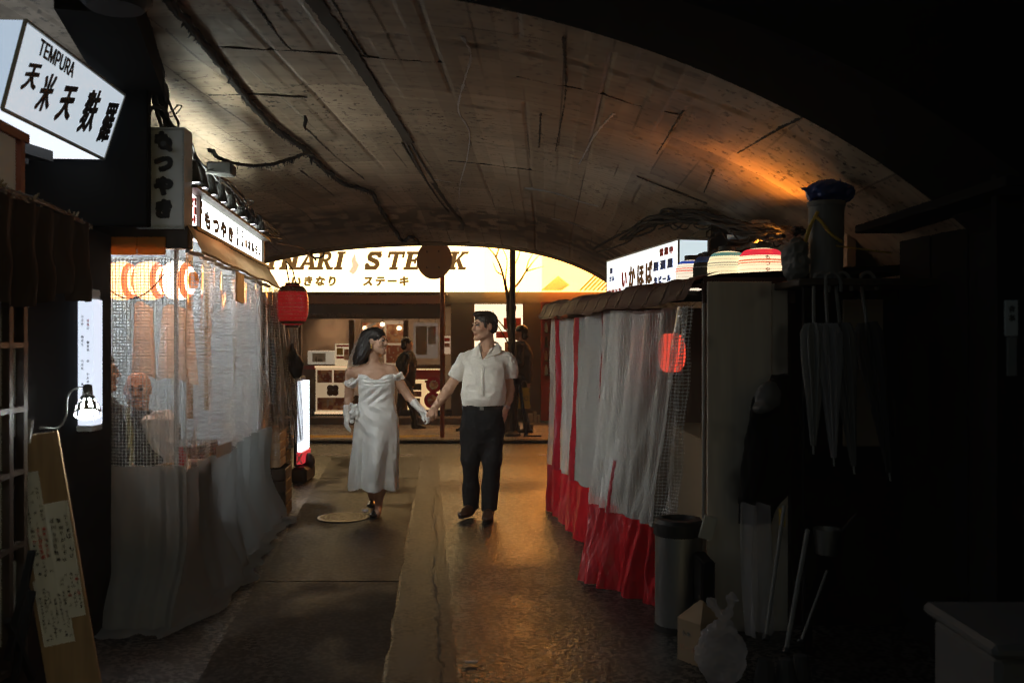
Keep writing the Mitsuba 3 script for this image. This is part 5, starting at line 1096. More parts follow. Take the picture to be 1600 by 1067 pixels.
one('striped_cloth', sheet_mesh(str_fn, 0, 1, 0, 1, 24, 24), 'striped', 'large grey and white striped cloth hanging behind the net curtain', 'cloth', smooth=True)
S = SDF(P(462, 570, 8.9) - .35, P(462, 570, 8.9) + .35, .012); c = P(462, 572, 8.9); S.ell(c, (.055, .1, .12)); S.cap(c + [-.02, 0, .08], c + [-.03, 0, .2], .05, .02, .03); S.cap(c + [.02, 0, -.05], c + [.06, .0, .02], .04, .02, .03)
one('black_bag', wrinkle(S.mesh(1), .04, 12), 'black', 'crumpled black bag hung beside the striped cloth', 'bag', smooth=True)
def st2(s, t): return np.array([-2.20 + .10 * s + .03 * t + .015 * math.sin(16 * s + 3 * t), 9.0 + .1 * s, .78 - .30 * t + .02 * math.sin(7 * s)])
one('striped_towel', sheet_mesh(st2, 0, 1, 0, 1, 20, 20), 'striped', 'small black and white striped towel hanging over the crates', 'towel', smooth=True)
r_ = np.random.RandomState(12)
for i, (x, y, z, s, mt, lb_) in enumerate((( -2.06, 8.35, .0, (.22, .4, .42), 'darkwood', 'dark wooden crate lowest in the pile past the stall curtain'), (-2.1, 8.35, .42, (.2, .36, .3), 'board', 'brown wooden crate on top of the dark one past the stall curtain'), (-2.2, 8.95, .0, (.22, .4, .5), 'charcoal', 'charcoal box behind the wooden crates'), (-2.2, 8.95, .5, (.18, .3, .2), 'cardboard', 'open cardboard box on the charcoal box'))):
    k = thing('storage_crate', lb_, 'crate', 'crates past the left stall'); m = MB(); Rz = rotz(.1)
    for q in range(4):
        zz = z + s[2] * (q + .5) / 4; h = s[2] / 4 - .012
        for (dx, dy, sx2, sy2) in ((s[0] / 2, 0, .014, s[1]), (-s[0] / 2, 0, .014, s[1]), (0, s[1] / 2, s[0] - .02, .014), (0, -s[1] / 2, s[0] - .02, .014)): m.box(np.array([x, y, zz]) + Rz @ np.array([dx, dy, 0]), (sx2, sy2, h), Rz, .002)
    obj('slat', m, mt, k, kind='stuff'); obj('bottom', MB().box((x, y, z + .012), (s[0] - .03, s[1] - .03, .02), Rz), mt, k)
fp_ = sheet_mesh(lambda s, t: np.array([-1.98 - .12 * s + .22 * t * (1 - s), 7.95 + .35 * s - .1 * t, .05 - .03 * t + .03 * (n2(s * 6, t * 5, 81) + .5)]), 0, 1, 0, 1, 20, 14); one('ground_tarp', fp_, 'grey', 'grey tarp scrap lying on the asphalt at the stall\'s far corner', 'tarp', smooth=True)
lsn = thing('standing_light_sign', 'slim white lit standing sign seen nearly edge on, red at its foot', 'sign')
c = P(471, 660, 10.3); x_, y_ = c[0], 10.3
obj('panel', MB().span((x_ - .012, y_ - .15, .33), (x_ + .028, y_ + .28, 1.08), .006), 'signwhite', lsn, emit=(1.7, 1.9, 2.1), w=1)
k = obj('red_panel', MB().span((x_ - .02, y_ - .155, .20), (x_ + .04, y_ + .285, .325), .004), 'red', lsn, emit=(.5, .03, .04), w=.3); m = MB()
for q in (1, -1): m.bar((x_ - .02 + .03 - .03 * q, y_ - .158, .21), (x_ + .01 + .03 * q, y_ - .158, .315), .012, .003, up=(0, 1, 0))
obj('white_cross', m, 'white', k); obj('frame', MB().span((x_ - .05, y_ - .14, .18), (x_ - .014, y_ + .28, 1.12), .006), 'black', lsn); obj('base', MB().span((x_ - .08, y_ - .18, .0), (x_ + .09, y_ + .3, .17), .03), 'black', lsn)
S = SDF(P(484, 725, 10.4) - .2, P(484, 725, 10.4) + .2, .01); S.ell(P(483, 722, 10.4), (.06, .08, .1)); one('dark_helmet_bag', wrinkle(S.mesh(1), .03, 15), 'jacket', 'round dark bag on the ground against the standing lit sign', 'bag', smooth=True)
# ---------------------------------------------------------------- right side: red and white curtains, sign, lanterns, clutter
def rx_(y): return .36 + (8.6 - y) * .178
NR = unit([-1, -.178, 0])
def rtop(y): return 1.70 + .015 * math.sin(3 * y)
def rfar(s, t):
    y = 8.6 - 2.25 * s; f = .012 * n2(s * 45, t * 24, 94) + .030 * math.sin(44 * s + 2 * math.sin(5 * s) + .6 * t) * (1 - .3 * t) + .05 * n2(s * 7, t * 2, 91) + (.04 + .10 * s) * t ** 2 + .04 * n2(s * 9, t * 9, 92) * sst(.75, 1, t)
    return np.array([rx_(y), y, rtop(y) * (1 - t) + .001]) + NR * f
def rnear(s, t):
    y = 6.55 - 1.5 * s; tt = t ** 1.25
    top = np.array([rx_(y) - .03, y, rtop(y)]); bot = np.array([.42, 6.06, .015]) * (1 - s) + np.array([.84, 5.40, .03]) * s
    p = top * (1 - tt) + bot * tt; p[2] = rtop(y) * (1 - t) + .001
    f = .014 * n2(s * 34, t * 24, 99) + .034 * math.sin(40 * s + 1.5 * math.sin(7 * s) + 1.2 * t) * (1 - .55 * t) + .07 * n2(s * 6 + t, t * 2.2, 95) + .03 * n2(s * 12, t * 8, 96) * sst(.7, 1, t) + .022 * math.sin(23 * s) * sst(.7, 1, t)
    return p + unit([-1, -.5, 0]) * f
cr1 = thing('red_edged_curtain', 'far clear curtain with dark red stripes and a red hem on the right', 'curtain', 'clear curtains with red hems')
cr2 = thing('red_edged_curtain', 'near clear curtain swept outwards over its wide bright red hem on the right', 'curtain', 'clear curtains with red hems')
def off(fn, o): 
    def g(s, t):
        e = 1e-3; p = fn(s, t); n = unit(np.cross(fn(s + e, t) - p, fn(s, t + e) - p)); n = n if n @ NR > 0 else -n
        return p + n * o
    return g
obj('film', sheet_mesh(rfar, 0, 1, 0, .76, 170, 50), 'film_frost', cr1, smooth=True); obj('red_hem', sheet_mesh(rfar, 0, 1, .76, 1, 170, 36), 'red', cr1, smooth=True)
obj('thread_grid', thread_mesh(off(rfar, .0015), 0, 1, .01, .76, .0085, .0115, .0018, .0, 150, 30), 'thread', cr1, kind='stuff')
for (a, b) in ((.10, .175), (.33, .455), (.68, .72)): obj('red_stripe', sheet_mesh(off(rfar, .004), a, b, 0, .765, 14, 60), 'redstripe', cr1, smooth=True)
obj('film', sheet_mesh(rnear, 0, .83, 0, .735, 170, 60), 'film_frost', cr2, smooth=True); obj('red_hem', sheet_mesh(rnear, 0, 1, .735, 1, 170, 44), 'red', cr2, smooth=True)
obj('thread_grid', thread_mesh(off(rnear, .0015), 0, 1, .01, .735, .0125, .0115, .0018, .0, 150, 30), 'thread', cr2, kind='stuff')
obj('clear_side', sheet_mesh(rnear, .83, 1, 0, .735, 40, 60), 'film_clear', cr2, smooth=True); obj('red_stripe', sheet_mesh(off(rnear, .004), .30, .325, .55, .74, 8, 40), 'redstripe', cr2, smooth=True)
rst = thing('awning_stall', 'low stall under a brown scalloped awning on the right of the alley', 'stall')
def awn(s, t):
    y = 8.75 - 3.72 * s; sc = .016 * abs(math.sin(s * 15.7)); lip = sst(.55, 1, t)
    return np.array([rx_(y) + .10 - .20 * t + .012 * n2(s * 20, t * 3, 97), y - .02, 1.86 - .04 * t - (.105 + sc) * lip ** 1.5 + .05 * n2(s * 8, t, 98)])
obj('awning', sheet_mesh(awn, 0, 1, 0, 1, 200, 16), 'awning_brown', rst, smooth=True)
for s in np.linspace(.04, .97, 13): obj('awning_seam', MB().tube([awn(s, t) + np.array([-.002, 0, .003]) for t in np.linspace(.1, 1, 8)], .0035, 5), 'brownlight', rst)
obj('roof', MB().add([[rx_(8.75) + .10, 8.73, 1.855], [rx_(5.03) + .1, 5.03, 1.855], [2.6, 5.03, 1.93], [2.6, 8.73, 1.93], [rx_(8.75) + .10, 8.73, 1.82], [rx_(5.03) + .1, 5.03, 1.82], [2.6, 5.03, 1.89], [2.6, 8.73, 1.89]], [[0, 1, 2, 3], [4, 7, 6, 5], [0, 4, 5, 1], [1, 5, 6, 2]]), 'soot', rst)
for (x, y) in ((.42, 8.55), (1.02, 5.1), (2.4, 5.1), (2.4, 8.5)): obj('post', MB().tube([(x, y, 0), (x, y, 1.82)], .012, 10), 'steel_dull', rst, smooth=30)
obj('back_wall', MB().span((2.45, 5.1, 0), (2.5, 8.7, 1.85)), 'brownwall', rst); obj('end_wall', MB().span((.5, 8.66, .0), (2.5, 8.70, 1.80)), 'brownlight', rst); obj('counter', MB().span((1.35, 5.6, 0), (1.75, 8.3, .8), .01), 'tan', rst)
obj('end_flap', MB().span((1.0, 5.015, 1.70), (1.48, 5.03, 1.835)), 'awning_brown', rst)
hl = thing('hanging_bulb', 'warm bulb hanging inside the right stall behind the frosted curtain', 'bulb'); obj('glass', MB().sphere((1.45, 6.6, 1.55), (.04, .04, .05)), 'white', hl, emit=(5, 4.2, 3.2), w=1, smooth=True); obj('cord', MB().tube([(1.45, 6.6, 1.6), (1.45, 6.6, 1.85)], .005, 6), 'black', hl)
lantern('red_paper_lantern', 'red lantern glimpsed inside the right stall through the near curtain', np.array([.99, 5.95, 1.43]), .085, .24, (1.3, .10, .05), paper='red')
# light box sign over the awning
ls_ = thing('lit_box_sign', 'lit white box sign with coloured brushed letters above the right awning', 'sign')
p0, p1 = np.array([.86, 8.7, 0]), np.array([1.19, 6.85, 0]); dd = unit(p1 - p0); nn = np.array([-dd[1], dd[0], 0]); nn = nn if nn[0] > 0 else -nn
za, zb = 1.875, 2.225; bk = nn * .22
q = [p0 + [0, 0, za], p1 + [0, 0, za], p1 + [0, 0, zb + .005], p0 + [0, 0, zb]]; q2 = [x + bk for x in q]
fp2 = obj('front_panel', MB().add(q, [[0, 3, 2, 1]] if np.cross(q[1] - q[0], q[3] - q[0]) @ nn > 0 else [[0, 1, 2, 3]]), 'signwhite', ls_, emit=(.95, 1.0, 1.0), w=2)
obj('end_panel', MB().add([q[1], q[2], q2[2], q2[1]], [[0, 3, 2, 1]] if np.cross(q[2] - q[1], q2[1] - q[1])[1] > 0 else [[0, 1, 2, 3]]), 'signwhite', ls_, emit=(.62, .74, .78), w=1)
obj('top_panel', MB().add([q[2], q[3], q2[3], q2[2]], [[0, 1, 2, 3]]), 'signwhite', ls_, emit=(4.5, 5.2, 5.6), w=3)
m = MB()
for a, b in ((q[0], q[1]), (q[1], q[2]), (q[2], q[3]), (q[3], q[0]), (q2[1], q2[2]), (q[2], q2[2]), (q[1], q2[1])): m.bar(a, b, .012, .012)
obj('edge_trim', m, 'lightgrey', ls_); obj('back_panel', MB().add(q2, [[0, 1, 2, 3]]), 'grey', ls_)
Ls = np.linalg.norm(p1 - p0)
def stext(s, u, z, size, mt, vert=False, ax=1.0, fat=.003):
    for i, c in enumerate(s):
        o = q[0] * [1, 1, 0] + dd * (u * Ls + (0 if vert else i * size * ax * 1.1)) - nn * .002 + np.array([0, 0, z - (i * size * 1.08 if vert else 0)])
        obj('letter', MB().poly(affinity.scale(glyph(c), size * ax, size, origin=(0, 0)).buffer(fat), .004, o, dd, (0, 0, 1)), mt, fp2)
stext('酒', .06, 2.10, .055, 'inkblue', ax=1.5); stext('ビル', .05, 2.03, .05, 'inkblue', ax=1.5); stext('やきとり', .03, 1.905, .06, 'inkred', ax=1.6, fat=.004)
stext('い', .24, 1.93, .20, 'inkred', ax=1.0); stext('か', .35, 1.92, .23, 'inkbrown', ax=.95, fat=.004); stext('ほ', .47, 1.91, .24, 'inkbrown', ax=.95, fat=.004); stext('ば', .59, 1.92, .23, 'inkbrown', ax=.9, fat=.004)
stext('居酒屋', .70, 2.03, .085, 'inkblue', ax=1.7); stext('生ビール', .71, 1.935, .06, 'inkblue', ax=1.5); stext('営業中', .78, 2.135, .065, 'inkred', ax=1.5)
obj('vault_side_board', MB().span((1.43, 6.9, 1.93), (1.55, 8.6, 2.35)), 'charcoal', ls_)
# paper lanterns lying behind the board on the stall roof
W = (1.25, .95, .58)
lantern('striped_lantern', 'white lantern with a blue top nearest the lit box sign', np.array([1.12, 6.0, 1.91]), .095, .19, (1.0, .85, .65), 'striped paper lanterns on the right stall roof', (20, 11, 4), bands=((.87, .97, 'inkblue', (.03, .06, .30)), (.70, .73, 'inkred', (.9, .15, .08)), (.62, .65, 'inkred', (.9, .15, .08))))
lantern('striped_lantern', 'unlit dark blue lantern between the white and green lanterns', np.array([1.19, 5.78, 1.915]), .10, .20, None, 'striped paper lanterns on the right stall roof', paper='jacket', bands=((.78, .96, 'inkblue', None), (.62, .66, 'grey', None)))
lantern('striped_lantern', 'cream lantern with a green top left of the red-topped lantern', np.array([1.245, 5.55, 1.91]), .115, .215, (1.05, .86, .50), 'striped paper lanterns on the right stall roof', (150, 50, 6), bands=((.86, .96, 'bluebag', (.10, .22, .16)), (.66, .69, 'grey', (.35, .3, .2)), (.60, .62, 'grey', (.35, .3, .2))), w=1.5)
k = lantern('striped_lantern', 'brightest lantern, red and blue topped, with red writing on a white panel', np.array([1.415, 5.45, 1.915]), .132, .22, W, 'striped paper lanterns on the right stall roof', (230, 74, 8), bands=((.80, .97, 'red', (.72, .03, .05)), (.67, .70, 'inkred', (.9, .2, .08)), (.60, .63, 'inkred', (.9, .2, .08))), text='もつやき', w=2)
# black messy bundle over the right side
rb = thing('cable_bundle', 'tangled black cables draped over the right sign and lanterns', 'cable bundle'); r_ = np.random.RandomState(21)
base = [(935, 392, 10.5), (975, 372, 9.3), (1015, 352, 8.3), (1045, 341, 7.6), (1085, 338, 7.0), (1120, 350, 6.5), (1160, 362, 6.0), (1205, 366, 5.6), (1250, 368, 5.2)]
for i in range(11):
    pts = [P(a + r_.randn() * 5, b + r_.randn() * 6 - 2, y) for a, b, y in base[r_.randint(0, 3):]]; obj('strand', cable('', '', pts, .007 + .008 * r_.rand(), n=100, fuzz=.005, seed=60 + i), 'tar', rb, smooth=True)
for i in range(16):
    j = r_.randint(3, 8); a, b, y = base[j]; c = P(a + r_.randn() * 10, b + 4, y); q_ = [c, c + [r_.randn() * .07, -.08, -.05], c + [r_.randn() * .10 + .05, -.16, -.04 - .06 * r_.rand()], c + [.12, -.22, -.02]]
    obj('loose_wire', cable('', '', q_, .005, n=24), 'tar', rb, smooth=True)
dp = [P(1065, 412, 6.3), P(1095, 400, 6.1), P(1125, 392, 5.9), P(1165, 385, 5.6), P(1190, 372, 5.4), P(1225, 368, 5.2)]
one('dusty_rope', cable('', '', dp, .012, n=120, fuzz=.008, seed=90), 'tar', 'dusty dark rope trailing over the tops of the striped lanterns', 'rope', smooth=True)
one('fluorescent_fixture', MB().span((1.50, 6.0, 2.21), (1.62, 6.7, 2.26), .008), 'lightgrey', 'pale fixture on the wall right of the lit box sign', 'fixture')
one('side_wall_panel', MB().span((1.92, 5.5, 1.93), (1.97, 8.7, 2.6)), 'tan', 'stained tan wall panel behind the striped lanterns', 'wall')
# board that closes the near end
pb_ = thing('plywood_sheet', 'tall stained plywood sheet standing at the near end of the right stall', 'board'); obj('sheet', MB().span((1.012, 4.97, .0), (1.345, 4.99, 1.81), .003), 'plywood', pb_); obj('side_batten', MB().span((1.348, 4.975, .0), (1.43, 5.0, 1.80), .003), 'plywood', pb_)
bn = thing('waste_bin', 'slim stainless steel waste bin with a black top against the plywood', 'bin'); c = np.array([.872, 5.03, 0]); obj('body', MB().lathe([(0, .0), (.122, .0), (.122, .49), (0, .49)], 36, c), 'steel_dull', bn, smooth=30); obj('base_ring', MB().lathe([(.122, .0), (.128, .0), (.128, .03), (.122, .03)], 36, c), 'black', bn, smooth=30)
obj('lid', MB().lathe([(.124, .49), (.130, .495), (.130, .555), (.118, .575), (.085, .58), (.08, .55), (0, .55)], 36, c), 'black', bn, smooth=30)
one('price_card', MB().box((1.0, 4.90, .55), (.075, .012, .12), rotz(.2) @ roty(.3), .003), 'offwhite', 'cream card stuck behind the black bin top', 'card')
one('black_crate', MB().span((.93, 4.72, .0), (1.0, 4.95, .42), .01), 'soot', 'black crate between the bin and the plywood', 'crate')
cb = thing('cardboard_carton', 'open cardboard carton with orange print at the foot of the plywood', 'carton'); c = np.array([.885, 4.52, 0]); Rz = rotz(.62)
obj('body', MB().box(c + [0, 0, .10], (.15, .15, .20), Rz, .003), 'cardboard', cb); m = MB()
m.add([c + Rz @ np.array([-.075, -.075, .2]), c + Rz @ np.array([.075, -.075, .2]), c + Rz @ np.array([.0, -.02, .285]), c + Rz @ np.array([-.075, .075, .2]), c + Rz @ np.array([.075, .075, .2]), c + Rz @ np.array([0, .0, .285])], [[0, 1, 2, 2], [4, 3, 5, 5], [3, 0, 2, 5], [1, 4, 5, 2]]); obj('top_flap', m, 'cardboard', cb)
fx2, nx2 = Rz @ np.array([1, 0, 0]), Rz @ np.array([0, -1, 0]); sx2, nsx = Rz @ np.array([0, -1.0, 0]), Rz @ np.array([-1.0, 0, 0])
obj('print', MB().poly(text_jp('ビール', .038), .002, c + nsx * .0755 - sx2 * .062 + np.array([0, 0, .05]), sx2, (0, 0, 1)), 'salmon', cb); obj('print', MB().poly(text_jp('小串', .03), .002, c + nsx * .0755 - sx2 * .045 + np.array([0, 0, .12]), sx2, (0, 0, 1)), 'grey', cb)
S = SDF((.7, 4.0, -.01), (1.2, 4.6, .55), .008); c = np.array([.92, 4.23, 0]); S.ell(c + [0, 0, .12], (.105, .10, .125)); S.cap(c + [0, 0, .2], c + [.02, 0, .29], .05, .015, .05); S.cap(c + [.02, 0, .28], c + [.055, 0, .38], .012, .020, .02); S.cap(c + [.02, 0, .28], c + [-.04, .01, .345], .012, .02, .02); S.half((0, 0, .004), (0, 0, -1), (.7, 4, -.1), (1.2, 4.6, .02))
one('plastic_bag', wrinkle(S.mesh(1), .05, 18, 4, ridged=True), 'film_bag', 'knotted translucent plastic bag on the ground at the bottom right of centre', 'bag', smooth=True)
# dark cabinet and shelf behind, bucket, bags
dk = thing('dark_cabinet', 'black cabinet filling the right side behind the umbrellas', 'cabinet'); obj('body', MB().span((1.46, 5.06, 0), (2.6, 5.6, 1.80), .01), 'soot', dk); obj('door_panel', MB().span((1.74, 5.04, .95), (1.95, 5.057, 1.72), .004), 'tan', dk); obj('handle', MB().span((2.0, 5.02, 1.0), (2.02, 5.055, 1.2), .004), 'black', dk)
sh = thing('plank_shelf', 'dark plank shelf carrying the white bucket', 'shelf'); obj('plank', MB().span((1.36, 4.55, 1.765), (2.1, 5.0, 1.80), .004), 'darkwood', sh)
for x in (1.40, 2.02): obj('upright', MB().span((x, 4.6, 0), (x + .04, 4.64, 1.765)), 'soot', sh)
bk_ = thing('bucket', 'tall white plastic bucket tied with yellow rope at the upper right', 'bucket'); c = np.array([1.545, 4.72, 1.80]); obj('body', MB().lathe([(0, 0), (.078, 0), (.086, .36), (.092, .362), (.092, .385), (.084, .385), (.08, .36), (0, .36)], 32, c), 'grey', bk_, smooth=30)
m = MB(); m.tube(spline([c + [-.06, -.06, .33], c + [-.1, -.04, .24], c + [-.12, -.02, .14], c + [-.10, -.03, .22], c + [-.07, -.06, .30], c + [-.01, -.095, .22], c + [.05, -.08, .18]], 40), .008, 7); m.tube([c + [.02, -.09, .16], c + [.3, -.05, .13]], .004, 6); obj('rope', m, 'yellow', bk_, smooth=True)
S = SDF(c + [-.2, -.2, .3], c + [.25, .2, .6], .009); S.ell(c + [.02, 0, .43], (.11, .085, .055)); S.cap(c + [-.05, 0, .43], c + [-.12, 0, .45], .03, .01, .03); one('blue_plastic_bag', wrinkle(S.mesh(1), .05, 16, 7, ridged=True), 'bluebag', 'crumpled blue plastic bag on top of the white bucket', 'bag', smooth=True)
S = SDF((1.2, 4.5, 1.7), (1.6, 5.0, 2.1), .009); S.ell((1.395, 4.72, 1.90), (.06, .07, .11)); one('grey_plastic_bag', wrinkle(S.mesh(1), .05, 18, 9, ridged=True), 'grey', 'grey plastic bag squeezed left of the white bucket', 'bag', smooth=True)
def umbrella(label, top, L, tilt, mt, sd):
    k = thing('umbrella', label, 'umbrella', 'closed umbrellas hanging on the right'); d = unit([tilt, -.05, -1]); x = unit(np.cross([0, 1, 0], d)); R = np.stack([x, np.cross(d, x), d], 1); n = 48; g = []
    for z in np.linspace(0, 1, 26):
        r = np.interp(z, [0, .08, .3, .5, 1], [.035, .052, .048, .034, .010]); g.append([top + R @ np.array([r * (1 + .33 * math.cos(8 * a + 4 * z + sd)) * math.cos(a), r * (1 + .33 * math.cos(8 * a + 4 * z + sd)) * math.sin(a), .20 + z * L]) for a in np.arange(n) * 2 * np.pi / n])
    m = MB(); m.gridpts(np.array(g).transpose(1, 0, 2), True); obj('canopy', m, mt, k, smooth=True)
    hk = [top + R @ np.array(q) for q in ((-.07, 0, .05), (-.07, 0, .0), (-.05, 0, -.035), (-.02, 0, -.035), (0, 0, 0), (0, 0, .22))]; obj('handle', MB().tube(spline(hk, 24), .009, 8), 'grey', k, smooth=True); obj('shaft', MB().tube([top, top + R @ np.array([0, 0, .24 + L])], .005, 6), 'steel_dull', k)
for i, (px, y, mt) in enumerate(((1272, 4.58, 'grey'), (1290, 4.55, 'film_bag'), (1306, 4.60, 'dimgrey'), (1345, 4.66, 'charcoal'))):
    umbrella(('pale grey closed umbrella leftmost of those under the white bucket', 'translucent closed umbrella second under the white bucket', 'grey closed umbrella third under the white bucket', 'black closed umbrella before the tan door panel')[i], P(px, 440, y), .58 + .05 * i, .05 * i - .02, mt, i)
ct = thing('black_coat', 'black coat hanging over the right edge of the plywood', 'coat'); S = SDF((1.05, 4.4, .4), (1.6, 4.95, 1.5), .009); S.loft([(.58, 1.21, 4.8, .09, .05), (.75, 1.25, 4.78, .13, .07), (1.0, 1.29, 4.77, .13, .08), (1.2, 1.31, 4.77, .1, .07), (1.34, 1.34, 4.78, .05, .05)]); S.chain([(1.24, 4.76, 1.2), (1.19, 4.72, .95), (1.15, 4.72, .72)], [.05, .045, .05], .03); obj('fabric', wrinkle(S.mesh(1), .07, 9, 3, (1, 1, .5)), 'soot', ct, smooth=True)
S = SDF((1.05, 4.4, 1.1), (1.5, 4.9, 1.5), .009); S.ell((1.245, 4.66, 1.235), (.062, .05, .075)); S.ell((1.21, 4.63, 1.18), (.045, .05, .03)); one('beanie_hat', wrinkle(S.mesh(1), .03, 18, 5), 'dimgrey', 'dark grey knitted beanie hung above the black coat', 'hat', smooth=True)
for i, (a, b) in enumerate((((1222, 815, 4.5), (1197, 992, 4.2)), ((1258, 850, 4.4), (1229, 1012, 4.2)), ((1287, 905, 4.4), (1252, 1000, 4.25)))):
    k = thing('broom_handle', ('white metal broom stick leftmost of the three at the bottom right', 'white broom stick in the middle of the three at the bottom right', 'short thin broom stick rightmost of the three at the bottom right')[i], 'broom', 'broom sticks at the bottom right'); A_, B_ = P(*a), P(*b); obj('stick', MB().tube([A_ + (A_ - B_) * .15, B_], (.009, .011, .006)[i], 8), 'grey', k, smooth=30); obj('collar', MB().tube([B_, B_ + (B_ - A_) * .04], .016, 8), 'black', k, smooth=30)
    obj('bristles', MB().lathe([(0, 0), (.03, 0), (.05, -.10), (0, -.10)], 12, B_ * [1, 1, 0] + [-.01, -.02, .12]), 'charcoal', k)
def cl_fn(s, t): return np.array([1.10 + .13 * s + .02 * math.sin(15 * s) * t, 4.62 - .1 * t + .05 * math.sin(11 * s + 3 * t), .72 - .6 * t])
one('clear_sheet', sheet_mesh(cl_fn, 0, 1, 0, 1, 30, 20), 'film_bag', 'crumpled clear plastic sheet leaning on the plywood\'s foot', 'plastic sheet', smooth=True)
pt = thing('metal_pot', 'dull metal pot hanging among the dark things at the right', 'pot'); c = P(1292, 842, 4.6); obj('body', MB().lathe([(0, -.07), (.05, -.07), (.065, .05), (.06, .05), (.05, -.06)], 24, c), 'steel_dull', pt, smooth=30); obj('handle', MB().tube([c + [.06, 0, .03], c + [.15, .02, .12]], .007, 6), 'black', pt)
one('tin_box', MB().box(P(1222, 808, 4.6) + [0, 0, 0], (.025, .03, .085), None, .003), 'yellow', 'narrow yellow packet above the broom sticks', 'packet')
# black wooden wall at the far right, name plate, bin
rw = thing('dark_shop_wall', 'nearly black wooden shop wall along the right edge', 'wall'); obj('boards', MB().span((2.05, 1.5, 0), (2.3, 5.05, 3.2)), 'soot', rw)
for i in range(9): obj('board', MB().span((2.02, 1.6 + i * .38, .1), (2.048, 1.6 + i * .38 + .365, 2.6), .004), 'soot', rw)
obj('upper_shelf', MB().span((1.75, 3.4, 2.05), (2.02, 4.9, 2.09), .004), 'soot', rw)
npk = thing('name_plate', 'narrow vertical white plate with grey letters on the dark right wall', 'sign'); y = 3.6; c = P(1581, 528, y)
obj('upper_part', MB().span((c[0] - .024, y, 1.52), (c[0] + .024, y + .012, 1.655), .002), 'lightgrey', npk); obj('lower_part', MB().span((c[0] - .016, y, 1.37), (c[0] + .020, y + .012, 1.517), .002), 'grey', npk); obj('lettering', MB().poly(text_jp('食事', .034, True), .002, (c[0] - .017, y - .0005, 1.605), (1, 0, 0), (0, 0, 1)), 'charcoal', npk)
obj('post', MB().span((c[0] - .05, y + .0125, 0), (c[0] + .05, y + .06, 2.4), .004), 'soot', npk)
lbn = thing('lidded_bin', 'grey plastic bin with a rimmed lid at the bottom right corner', 'bin'); c = np.array([1.68, 3.18, 0]); obj('body', MB().span((1.49, 2.95, 0), (1.95, 3.4, .53), .02), 'dimgrey', lbn); obj('lid', MB().span((1.465, 2.92, .53), (1.98, 3.43, .575), .015), 'dimgrey', lbn); obj('lid_handle', MB().tube([(1.68, 3.1, .58), (1.70, 3.1, .61), (1.8, 3.1, .61), (1.82, 3.1, .58)], .014, 8), 'grey', lbn, smooth=30)
# ---------------------------------------------------------------- the couple
MY = 8.2
man = thing('person', 'man in a cream short-sleeved shirt and dark trousers holding the woman\'s hand', 'person')
M_ = lambda px, py, d=0.0: P(px, py, MY + d)
lo, hi = M_(655, 815, -.3) * [1, 0, 1] + [0, MY - .32, -.02], M_(815, 475, .3) * [1, 0, 1] + [0, MY + .30, .05]
S = SDF(lo, hi, .0045)
hc = M_(756, 510, .0); yaw = .95
p, R = head_sdf(S, hc, yaw, 1.04, True, -.02)
S.cap(M_(764, 560, .02), M_(760, 522, .02), .062, .057, .02)                                   # neck
S.cap(M_(764, 557, .03), M_(733, 561, .03), .046, .036, .03); S.cap(M_(764, 557, .03), M_(789, 561, .03), .046, .036, .03)
cxs = lambda py: M_(757, py)[0]
S.loft([(M_(0, 640)[2], cxs(640), MY + .01, .14, .10), (M_(0, 600)[2], cxs(600), MY + .01, .145, .10), (M_(0, 570)[2], cxs(570) + .015, MY + .01, .155, .112), (M_(0, 560)[2], cxs(560) + .02, MY + .02, .12, .105), (M_(0, 550)[2], cxs(560) + .02, MY + .02, .09, .082)])
for (hx, kx, ax_) in ((744, 737, 735), (770, 768, 764)): S.chain([M_(hx, 655, .02), M_(kx, 717, .0), M_(ax_, 792, .0)], [.085, .05, .038], .03)
# his left arm (right in the picture), hanging with a watch
sh_, el, wr = M_(790, 565, .02), M_(796, 608, .05), M_(790.5, 638, -.02)
S.chain([sh_, el], [.042, .044], .02); S.chain([el, (el + wr) / 2 + [.004, 0, 0], wr], [.044, .040, .028], .015)
hand_sdf(S, wr, unit(M_(783.5, 662, -.05) - wr), unit([.75, -.65, 0]), 1, .19, curl=(.30, .38, .45, .55), r=.0092, thumb=.45)
# his right arm, reaching to her hand
sh2, el2, wr2 = M_(729, 565, .02), M_(700, 609, .03), M_(680, 636, -.03)
S.chain([sh2, el2], [.042, .045], .02); S.chain([el2, el2 * .55 + wr2 * .45 + [.0, 0, -.004], wr2], [.045, .041, .028], .015)
hand_sdf(S, wr2, unit(M_(668, 655, -.03) - wr2), unit([-.25, -.95, .15]), -1, .175, curl=(.95, 1.0, 1.05, 1.1), r=.0095, thumb=.5)
obj('body', S.mesh(2), 'skin', man, smooth=True)
face_parts(man, p, R, 1.04)
S = SDF(hc - .19, hc + .19, .004)
E_ = lambda a, r, k=.01, op='u': S.ell(p(*a), np.array(r) * 1.04, R, k, op)
E_((0, -.024, .048), (.0825, .1, .080)); E_((0, -.055, .0), (.074, .066, .075), .02); E_((0, .05, .100), (.062, .045, .022), .025)
E_((0, .105, -.028), (.078, .075, .096), .012, 's'); E_((0, .06, -.085), (.1, .085, .055), .012, 's')
for sx in (-1, 1): E_((sx * .08, -.010, -.008), (.022, .027, .036), .006, 's'); E_((sx * .068, .032, .012), (.0105, .012, .028), .006)
S.half(p(0, 0, -.075), R @ np.array([0, -.25, -1.0]), hc - .19, hc + .19, .01)
hm = wrinkle(S.mesh(1), .010, 75, 5, (1, 1, .5), ridged=True); obj('hair', hm, 'hair_brown', man, smooth=True)
